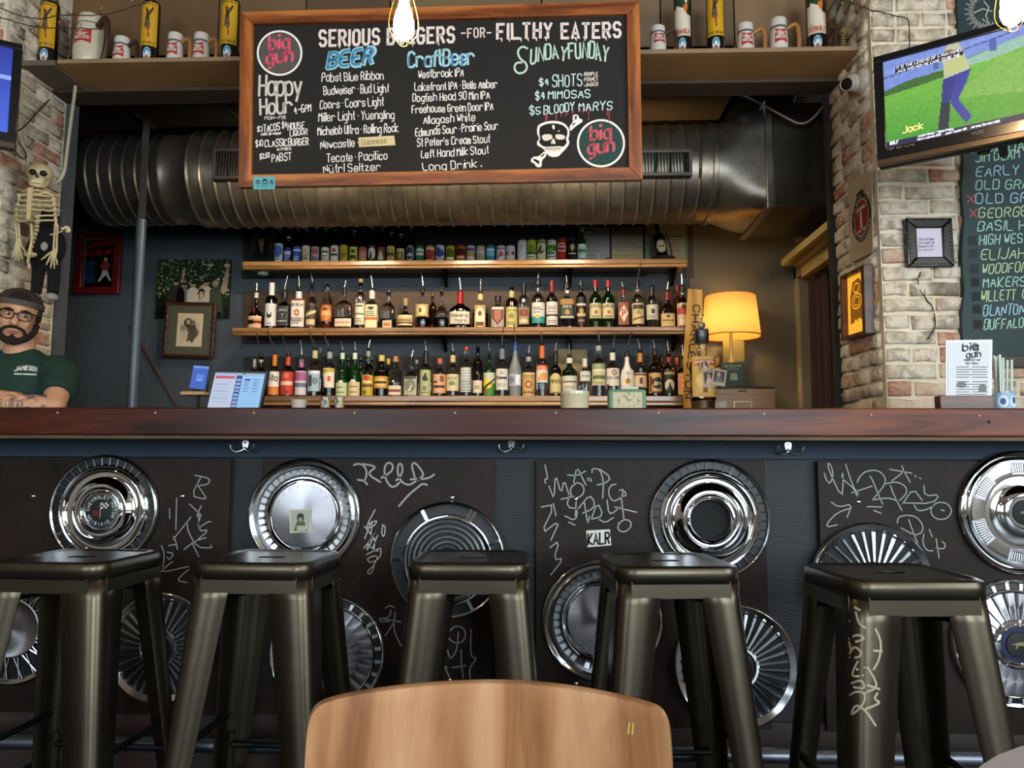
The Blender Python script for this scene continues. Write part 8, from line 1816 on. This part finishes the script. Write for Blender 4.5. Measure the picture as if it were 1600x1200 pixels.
def fairy(pts, Y, label, n):
    P_ = chaikin([tuple(PY(x, y, Y)) for x, y in pts], 2); t = thing('fairy_lights', label, 'lights', (0, 0, 0))
    P2 = [(x+random.uniform(-.003, .003), y+random.uniform(-.003, .003), z+random.uniform(-.003, .003)) for x, y, z in P_]
    MB().tube(P2, .0026, 5).build('wire', FW, t)
    for i in range(n):
        a = Vector(P2[int((i+.5)/n*(len(P2)-1))]); d = Vector((random.uniform(-.015, .015), -.005, random.choice([-1, 1])*random.uniform(.015, .03)))
        b = MB().tube([a, a+d*.7], .0014, 4).build('twig', FW, t); MB().ball(a+d, (.003, .003, .005), 6).build('bulb', FB, b)
fairy([(-20, 5), (30, 25), (70, 30), (95, 22), (150, 26), (200, 14), (250, -4)], 3.3, 'upper string of fairy lights across the left end of the high shelf', 6)
fairy([(-20, 18), (20, 34), (60, 43), (95, 45), (130, 44), (160, 46), (175, 36)], 3.28, 'lower string of fairy lights across the cream jug', 5)
fairy([(1285, -8), (1320, -2), (1332, 6), (1352, 14), (1380, 20), (1414, 28), (1420, 32), (1421, 55), (1420, 76)], 3.26, 'string of fairy lights trailing over the right pier to the television', 6)
fairy([(1439, 425), (1432, 445), (1446, 466), (1458, 480), (1462, 510), (1450, 530)], 3.33, 'dried wire twig and bulb below the black framed notice', 4)

# ================================================================ SKELETON AND PLUSH TOY
BN = mat('yellowed_plastic_bone', '#c2b083', .5, var=.12, scale=20)
YK = 3.385; ks = YK/F; SO = PY(62, 276, YK); t = thing('skeleton', 'hanging yellowed plastic skeleton at the left edge of the opening', 'skeleton', tuple(SO))
def sk_(px, py, dy=0): p = PY(px, py, YK+dy)-SO; return (p.x, dy, p.z)
mb = MB(); mb.ball((0, .01, .016), (.055, .062, .05), 20); mb.ball((0, -.02, -.022), (.034, .034, .03), 14)
TS_ = (0, 0, R(26)); o = mb.build('skull', BN, t, rot=TS_)
mb = MB(); mb.tube(chaikin([(-.034, .0, -.02), (-.030, -.03, -.05), (-.012, -.05, -.06), (.012, -.05, -.06), (.030, -.03, -.05), (.034, 0, -.02)], 2), .009, 8); mb.build('jaw', BN, t, rot=TS_)
for s in (-1, 1): MB().ball((s*.021, -.048, .002), (.0155, .014, .0135), 12).build('eye_socket', PBL, t, rot=TS_)
MB().prism([(-.007, -.025), (.007, -.025), (0, -.005)], 0, .01, M=Matrix.Translation((0, -.062, 0)) @ Matrix.Rotation(R(90), 4, 'X')).build('nose_hole', PBL, t, rot=TS_)
for i in range(8): MB().box(-.022+i*.0056, -.0175+i*.0056, -.058, -.05, -.050, -.037).build('tooth', mat('tooth_ivory', '#d8cca8', .4), t, rot=TS_)
sp = [(60, 298), (62, 315), (61, 330), (59, 345), (57, 360), (52, 375), (47, 392)]
for i in range(16):
    f = i/15*(len(sp)-1); k = min(int(f), len(sp)-2); g = f-k; c = sk_(sp[k][0]*(1-g)+sp[k+1][0]*g, sp[k][1]*(1-g)+sp[k+1][1]*g, .03)
    MB().lathe([(.007, -.008), (.012, -.006), (.009, 0), (.012, .006), (.007, .008)], 10, M=Matrix.Translation(c)).build('vertebra', BN, t)
c0 = sk_(60, 325, .01)
for i in range(7):
    z = c0[2]+.075-i*.023; w_ = .062+.012*min(i, 4)-.006*max(0, i-4)
    for s in (-1, 1):
        pts = [(c0[0], .045, z+.012), (c0[0]+s*w_*.8, .04, z+.012), (c0[0]+s*w_, .0, z), (c0[0]+s*w_*.75, -.04, z-.012), (c0[0]+s*(.008 if i < 5 else .03), -.052, z-.010-(i > 4)*.01)]
        MB().tube(chaikin(pts, 2), .0042, 6).build('rib', BN, t)
MB().prism([(-.009, -.08), (.009, -.08), (.012, .07), (-.012, .07)], 0, .008, M=Matrix.Translation((c0[0], -.048, c0[2]+.005)) @ Matrix.Rotation(R(90), 4, 'X')).build('sternum', BN, t)
for s, sx_ in ((-1, 31), (1, 84)):
    MB().tube(chaikin([sk_(60, 304, -.03), sk_((60+sx_)/2, 300, -.03), sk_(sx_, 306, .0)], 2), .006, 6).build('collarbone', BN, t)
def arm(sh, el, wr, fd, name):
    mb = MB(); a, b, c = [sk_(*p) for p in (sh, el, wr)]
    mb.ball(a, .013, 8); mb.tube([a, b], [.008, .0065], 8); mb.ball(b, .011, 8); A, B = Vector(b), Vector(c)
    mb.tube([A+Vector((-.006, 0, 0)), B+Vector((-.007, 0, 0))], .0045, 6); mb.tube([A+Vector((.006, 0, 0)), B+Vector((.007, 0, 0))], .0045, 6); mb.ball(c, (.014, .010, .010), 8); mb.build('arm_bones', BN, t)
    for i in range(5):
        e = sk_(wr[0]+fd[i][0], wr[1]+fd[i][1], -.01); C_ = Vector(c); E_ = Vector(e); k = C_.lerp(E_, .45)+Vector((0, -.006, 0))
        mb = MB(); mb.tube([C_+Vector(((i-2)*.004, 0, 0)), k, E_], [.0042, .0042, .0026], 6); mb.ball(k, .0052, 6); mb.ball(C_.lerp(E_, .72), .0044, 6); mb.build('finger_bones', BN, t)
arm((31, 306), (26, 340), (29, 375), [(-8, 26), (-4, 32), (1, 33), (6, 30), (12, 20)], 'l')
arm((84, 312), (88, 352), (86, 392), [(-22, 14), (-14, 22), (-7, 27), (-1, 28), (4, 22)], 'r')
mb = MB(); mb.ball(sk_(48, 398, .02), (.03, .02, .014), 10); mb.tube([sk_(44, 402, .02), sk_(46, 420, .02)], .006, 6); mb.build('pelvis', BN, t)
MB().tube([sk_(49, 350, 0), sk_(50, 372, -.02), sk_(46, 398, -.02), sk_(43, 410, 0)], [.006]*4, 6).build('hip_bone', BN, t)
fl = thing('dried_flower', 'small dried cream flower held beside the skeleton ribs', 'flower', tuple(PY(92, 360, YK-.06)))
MB().tube(chaikin([(-.04, 0, -.02), (-.01, 0, -.015), (.02, 0, .0)], 2), .003, 5).build('stem', BN, fl)
for a in (0, 40, 80, -30, 150): MB().ball((.03+.014*math.cos(R(a)), 0, .002+.014*math.sin(R(a))), (.012, .004, .006), 8).build('petal', mat('dried_petal', '#c9b98c', .6), fl)
MB().box(-.08, .08, -.001, .001, -.1, .1)
FUR = mat('black_plush_fur', '#08080a', .95, bump=1., bscale=120); PAL = mat('pale_plush', '#8f8c86', .9)
PO = PY(74, 380, 3.475); t = thing('plush_toy', 'long-limbed plain black plush toy with pale paws hanging behind the skeleton', 'toy', tuple(PO))
ks = 3.475/F
mb = MB(); mb.ball((0, 0, 0), (.065, .05, .10), 16); mb.ball((0, -.01, .11), (.055, .05, .055), 16); mb.ball((.06, -.0, -.02), (.03, .03, .07), 10)
mb.tube([(-.03, 0, -.06), (-.035, 0, -.16), (-.032, -.01, -.245)], [.035, .028, .024], 10); mb.tube([(.03, 0, -.06), (.042, 0, -.16), (.048, -.01, -.245)], [.035, .028, .026], 10)
mb.tube([(-.05, 0, .04), (-.085, 0, -.03), (-.07, -.02, -.1)], [.022, .02, .018], 10); o = mb.build('body', FUR, t)
rm = o.modifiers.new('remesh', 'REMESH'); rm.mode = 'VOXEL'; rm.voxel_size = .007; rm.use_smooth_shade = True
for x, s in ((-.032, 0), (.052, 0)): MB().ball((x, -.02, -.265), (.026, .034, .02), 12).build('paw', PAL, t)
MB().ball((.02, -.05, -.03), (.018, .012, .022), 12).build('paw', PAL, t)
cdp = flt(Plane((XL+.02, 0, 0), (0, 1, 0), (0, 0, 1)), 'tag_card', 'small white cards tied beside the skeleton hand on the left pier', 'card')
PX_ = Plane((XL+.02, 0, 0), (0, 1, 0), (0, 0, 1))
MB().prism([PX_.uv(14, 380), PX_.uv(27, 368), PX_.uv(40, 385), PX_.uv(27, 398)], 0, .002).build('card', mat('tag_white', '#a8a49c', .5), cdp); MB().prism([PX_.uv(27, 405), PX_.uv(36, 402), PX_.uv(38, 416), PX_.uv(30, 418)], 0, .002).build('card', mat('tag_white', ''), cdp)

# ================================================================ THE BARTENDER
SKIN = mat('skin', '#c08d6c', .5, var=.06, scale=14)
def skin_tattoo():
    m = mat('tattooed_skin', '#c39472', .5); nt = m.node_tree; b = nt.nodes['Principled BSDF']; tc = nd(nt, 'ShaderNodeTexCoord'); n = nd(nt, 'ShaderNodeTexNoise'); n.inputs['Scale'].default_value = 16; n.inputs['Detail'].default_value = 3; n.inputs['Distortion'].default_value = 1.5
    nt.links.new(tc.outputs['Object'], n.inputs['Vector']); r = nd(nt, 'ShaderNodeValToRGB'); nt.links.new(n.outputs['Fac'], r.inputs[0]); e = r.color_ramp.elements
    e[0].position = .40; e[0].color = (*lin('#5a4c48'), 1); e[1].position = .56; e[1].color = (*lin('#c39472'), 1); k = e.new(.47); k.color = (*lin('#94636a'), 1); nt.links.new(r.outputs[0], b.inputs['Base Color']); return m
TAT = skin_tattoo()
HC = PY(27, 496, 3.08); bt_ = thing('person', 'bearded man in dark green t-shirt, glasses and backwards brown cap behind the bar', 'person', (HC.x, HC.y, 0)); hz = HC.z
def remesh(o, v, sm=6):
    r = o.modifiers.new('remesh', 'REMESH'); r.mode = 'VOXEL'; r.voxel_size = v; r.use_smooth_shade = True
    s = o.modifiers.new('smooth', 'SMOOTH'); s.factor = .5; s.iterations = sm; return o
HM = Matrix.Translation((0, 0, hz)) @ Matrix.Rotation(R(33), 4, 'Z') @ Matrix.Rotation(R(7), 4, 'Y') @ Matrix.Rotation(R(8), 4, 'X')
# head local: face towards -Y
mb = MB(); S = 1.04
mb.ball((0, .02, .035), (.076*S, .094*S, .085*S), 24, M=HM); mb.ball((0, -.018, -.03), (.060*S, .070*S, .078*S), 24, M=HM); mb.ball((0, -.045, -.085), (.034, .034, .026), 14, M=HM)
mb.tube([(0, -.084, .012), (0, -.106, -.022)], [.010, .015], 10, M=HM); mb.ball((0, -.103, -.026), (.017, .015, .011), 12, M=HM)
for s in (-1, 1): mb.ball((s*.03, -.078, .030), (.022, .010, .008), 10, M=HM); mb.ball((s*.037, -.066, -.018), (.020, .016, .018), 10, M=HM); mb.ball((s*.079, .012, -.002), (.010, .018, .030), 10, M=HM)
mb.ball((0, -.089, -.053), (.022, .010, .006), 10, M=HM); mb.ball((0, -.087, -.063), (.018, .010, .006), 10, M=HM)
mb.tube([(0, .02, hz-.05), (0, .03, hz-.17)], [.056, .062], 18)
shz = hz-.195
# torso, shoulders, arms under the shirt, hips and legs
mb.ball((0, .04, shz-.13), (.165, .105, .20), 24); mb.ball((0, .05, shz-.36), (.15, .11, .2), 20); mb.tube([(-.17, .03, shz-.03), (.17, .03, shz-.03)], [.062, .062], 16)
mb.ball((0, .05, shz-.52), (.16, .12, .12), 18)
for s in (-1, 1):
    mb.tube([(s*.085, .05, shz-.55), (s*.10, .03, .50), (s*.10, .06, .09)], [.088, .058, .042], 14); mb.tube([(s*.10, .09, .05), (s*.10, -.10, .04)], [.040, .036], 12)
AR = (.195, .02, shz-.04); EL = (.245, -.10, ZT+.055); WR = (-.02, -.19, ZT+.045)
AL = (-.195, .02, shz-.04); EL2 = (-.24, -.10, ZT+.06); WR2 = (.02, -.15, ZT+.095)
for a, e, w_ in ((AR, EL, WR), (AL, EL2, WR2)): mb.tube([a, tuple((Vector(a)+Vector(e))/2), e], [.058, .050, .043], 14); mb.ball(e, .044, 12); mb.tube([e, tuple((Vector(e)*.6+Vector(w_)*.4)), w_], [.044, .042, .028], 14)
for w_, s in ((WR, -1), (WR2, 1)):
    W0 = Vector(w_); mb.ball(W0+Vector((s*.045, -.005, 0)), (.045, .036, .018), 12)
    for i in range(4):
        b0 = W0+Vector((s*.075, -.026+i*.018, .0)); L_ = (.058, .068, .064, .05)[i]; mb.tube([b0, b0+Vector((s*L_*.5, 0, .004)), b0+Vector((s*L_, 0, -.012))], [.0095, .009, .0075], 8)
    mb.tube([W0+Vector((s*.02, -.025, .0)), W0+Vector((s*.045, -.05, -.002)), W0+Vector((s*.07, -.058, -.008))], [.012, .010, .008], 8)
body = remesh(mb.build('body', [SKIN, TAT], bt_), .0062, 4)
# tattooed forearm skin shells
for a, w_ in ((EL, WR), (EL2, WR2)):
    A, B = Vector(a), Vector(w_); remesh(MB().tube([A.lerp(B, .05), A.lerp(B, .4), B], [.0455, .0435, .030], 14).build('tattooed_forearm', TAT, bt_), .006, 2)
# eyes
for s in (-1, 1):
    e = MB().ball((s*.029, -.077, .010), (.0125, .010, .0065), 12, M=HM).build('eye', mat('eye_white', '#b8aea4', .3), bt_); MB().ball((s*.029+.003, -.0855, .009), (.0055, .003, .0055), 10, M=HM).build('iris', mat('iris_dark', '#1c120c', .2), e)
    MB().tube([(s*.012, -.092, .026), (s*.030, -.094, .031), (s*.048, -.082, .027)], [.003, .004, .002], 8, M=HM).build('eyebrow', mat('dark_hair', '#1c130e', .8), bt_)
# beard + hair
HR = mat('dark_hair', '')
mb = MB()
bp_ = [(-.073, .0, -.02), (-.070, -.030, -.055), (-.050, -.068, -.080), (-.02, -.088, -.098), (.0, -.092, -.102), (.02, -.088, -.098), (.050, -.068, -.080), (.070, -.030, -.055), (.073, .0, -.02)]
mb.tube(chaikin(bp_, 2), [.008]+[.021]*31+[.008] if False else .0135, 10, M=HM); mb.tube(chaikin([(-.046, -.072, -.070), (-.036, -.088, -.048), (-.012, -.101, -.040), (0, -.103, -.041), (.012, -.101, -.040), (.036, -.088, -.048), (.046, -.072, -.070)], 2), .0062, 8, M=HM)
mb.ball((0, -.078, -.096), (.030, .020, .018), 12, M=HM); mb.ball((0, -.092, -.077), (.008, .007, .008), 8, M=HM)
remesh(mb.build('beard', mat('beard_hair', '#1f140e', .9, bump=.8, bscale=150), bt_), .0035, 3)
mb = MB()
for s in (-1, 1): mb.ball((s*.075, -.005, .02), (.012, .035, .036), 10, M=HM)
mb.ball((0, .06, -.01), (.07, .055, .06), 14, M=HM); remesh(mb.build('hair', HR, bt_), .005, 2)
mb = MB(); mb.tube([(-.012, -.096, -.0565), (.0, -.0985, -.0575), (.012, -.096, -.0565)], [.003, .0045, .003], 8, M=HM); mb.build('lips', mat('lip', '#a05f50', .5), bt_)
# cap worn backwards
CAPB = mat('brown_cap_cloth', '#35261d', .85, var=.1, scale=40, bump=.2, bscale=200)
mb = MB(); n = 32; rows = 9; vs = []
for j in range(rows+1):
    a = PI/2*j/rows
    for k in range(n):
        g = 2*PI*k/n; r_ = math.cos(a); vs.append((.087*r_*math.cos(g), .018+.104*r_*math.sin(g), .052+.074*math.sin(a)-(.012*math.sin(g)+.0)*r_*0))
mb.add(vs, [(j*n+k, j*n+(k+1) % n, (j+1)*n+(k+1) % n, (j+1)*n+k) for j in range(rows) for k in range(n)], 0, HM @ Matrix.Rotation(R(-4), 4, 'X'))
o = mb.build('cap_crown', CAPB, bt_); s_ = o.modifiers.new('thickness', 'SOLIDIFY'); s_.thickness = .004
MB().lathe([(.0895, .044), (.0905, .066), (.087, .066)], 40, M=HM @ Matrix.Translation((0, .018, 0)) @ Matrix.Rotation(R(-4), 4, 'X') @ Matrix.Diagonal((1, 1.18, 1, 1)), cap=False).build('cap_band', mat('cap_band_grey', '#4a443a', .8), bt_)
mb = MB(); vs = []; na, ne = 14, 6
for i in range(na+1):
    az = -PI/2+(i/na-.5)*1.15; top = .62*math.sqrt(max(0, 1-((i/na-.5)*2)**2))
    for j in range(ne+1):
        a = .12+top*j/ne; r_ = math.cos(a)*1.02; vs.append((.087*r_*math.cos(az), .018+.104*r_*math.sin(az), .052+.0755*math.sin(a)))
mb.add(vs, [(i*(ne+1)+j, (i+1)*(ne+1)+j, (i+1)*(ne+1)+j+1, i*(ne+1)+j+1) for i in range(na) for j in range(ne)], 0, HM @ Matrix.Rotation(R(-4), 4, 'X')); mb.build('cap_opening', mat('cap_gap_hair', '#140d0a', .9), bt_)
MB().prism(chaikin([(-.07, .10), (.07, .10), (.055, .19), (-.055, .19)], 2, True), .045, .049, M=HM).build('cap_peak', CAPB, bt_)
# glasses
GF = mat('black_glasses', '#0d0b0a', .3)
for s in (-1, 1):
    pts = [(s*.031+.024*math.copysign(abs(math.cos(a))**.6, math.cos(a)), -.106+.010*abs(math.cos(a))*(1 if math.cos(a)*s > 0 else 0), .008+.0175*math.copysign(abs(math.sin(a))**.7, math.sin(a))) for a in np.linspace(0, 2*PI, 25)[:-1]]
    fr = MB().tube(pts, .0023, 6, M=HM, closed=True).build('glasses_rim', GF, bt_); MB().tube([(s*.010, -.106, .021), (s*.030, -.107, .0255), (s*.056, -.097, .022), (s*.072, -.075, .018), (s*.083, .0, .012)], [.002, .003, .003, .0024, .002], 6, M=HM).build('glasses_arm', GF, bt_)
MB().tube([(-.008, -.107, .012), (0, -.110, .015), (.008, -.107, .012)], .0023, 6, M=HM).build('glasses_bridge', GF, bt_)
# t-shirt: one shell round torso and sleeves
GRN = mat('dark_green_cotton', '#143026', .85, var=.08, scale=6, bump=.15, bscale=40)
mb = MB()
mb.ball((0, .04, shz-.13), (.182, .122, .21), 24); mb.ball((0, .05, shz-.36), (.17, .128, .24), 20); mb.tube([(-.165, .03, shz-.035), (.165, .03, shz-.035)], [.074, .074], 18); mb.tube([(-.075, .035, shz+.0), (.075, .035, shz+.0)], [.066, .066], 16); mb.ball((-.17, .02, shz-.035), .076, 16); mb.ball((.17, .02, shz-.035), .076, 16)
for a, e in ((AR, EL), (AL, EL2)): A, E_ = Vector(a), Vector(e); mb.tube([A, A.lerp(E_, .35), A.lerp(E_, .68)], [.074, .071, .066], 16)
mb.ball((0, .05, shz-.52), (.175, .135, .10), 16)
shirt = remesh(mb.build('t_shirt', GRN, bt_), .0065, 6)
# trousers
mb = MB(); mb.ball((0, .05, shz-.60), (.172, .132, .1), 18)
for s in (-1, 1): mb.tube([(s*.088, .05, shz-.62), (s*.10, .035, .5), (s*.10, .06, .07)], [.10, .072, .062], 16)
remesh(mb.build('trousers', mat('dark_denim', '#161a24', .8), bt_), .012, 2)
for s in (-1, 1): remesh(MB().ball((s*.10, -.03, .04), (.048, .14, .042), 14).build('shoe', BLACKP, bt_), .009, 1)
# chest lettering wraps on the shirt front
S, W = text_strokes('JAMESON', 0, 2.0, 0); mb = MB(); cx0, cz = .0, 0
cc = PY(28, 578, HC.y-.10); lx, lz = cc.x-HC.x, cc.z
for s_ in S:
    b_ = MB(); b_.ribbon([(lx+(x/W-.5)*.080, lz+y*.017+.006*math.cos((x/W-.5)*3.2)) for x, y in s_], .0042, 0); mb.add(on_surface(shirt, [(x, -.1, z) for x, z, _ in b_.v]), b_.f)
for x0, x1 in ((-.036, -.012), (-.006, .038)):
    b_ = MB(); b_.ribbon([(lx+x0+(x1-x0)*i/5, lz-.012) for i in range(6)], .006, 0); mb.add(on_surface(shirt, [(x, -.1, z) for x, z, _ in b_.v]), b_.f)
mb.build('shirt_lettering', mat('shirt_print_white', '#c3c6bd', .6), shirt, smooth=0)
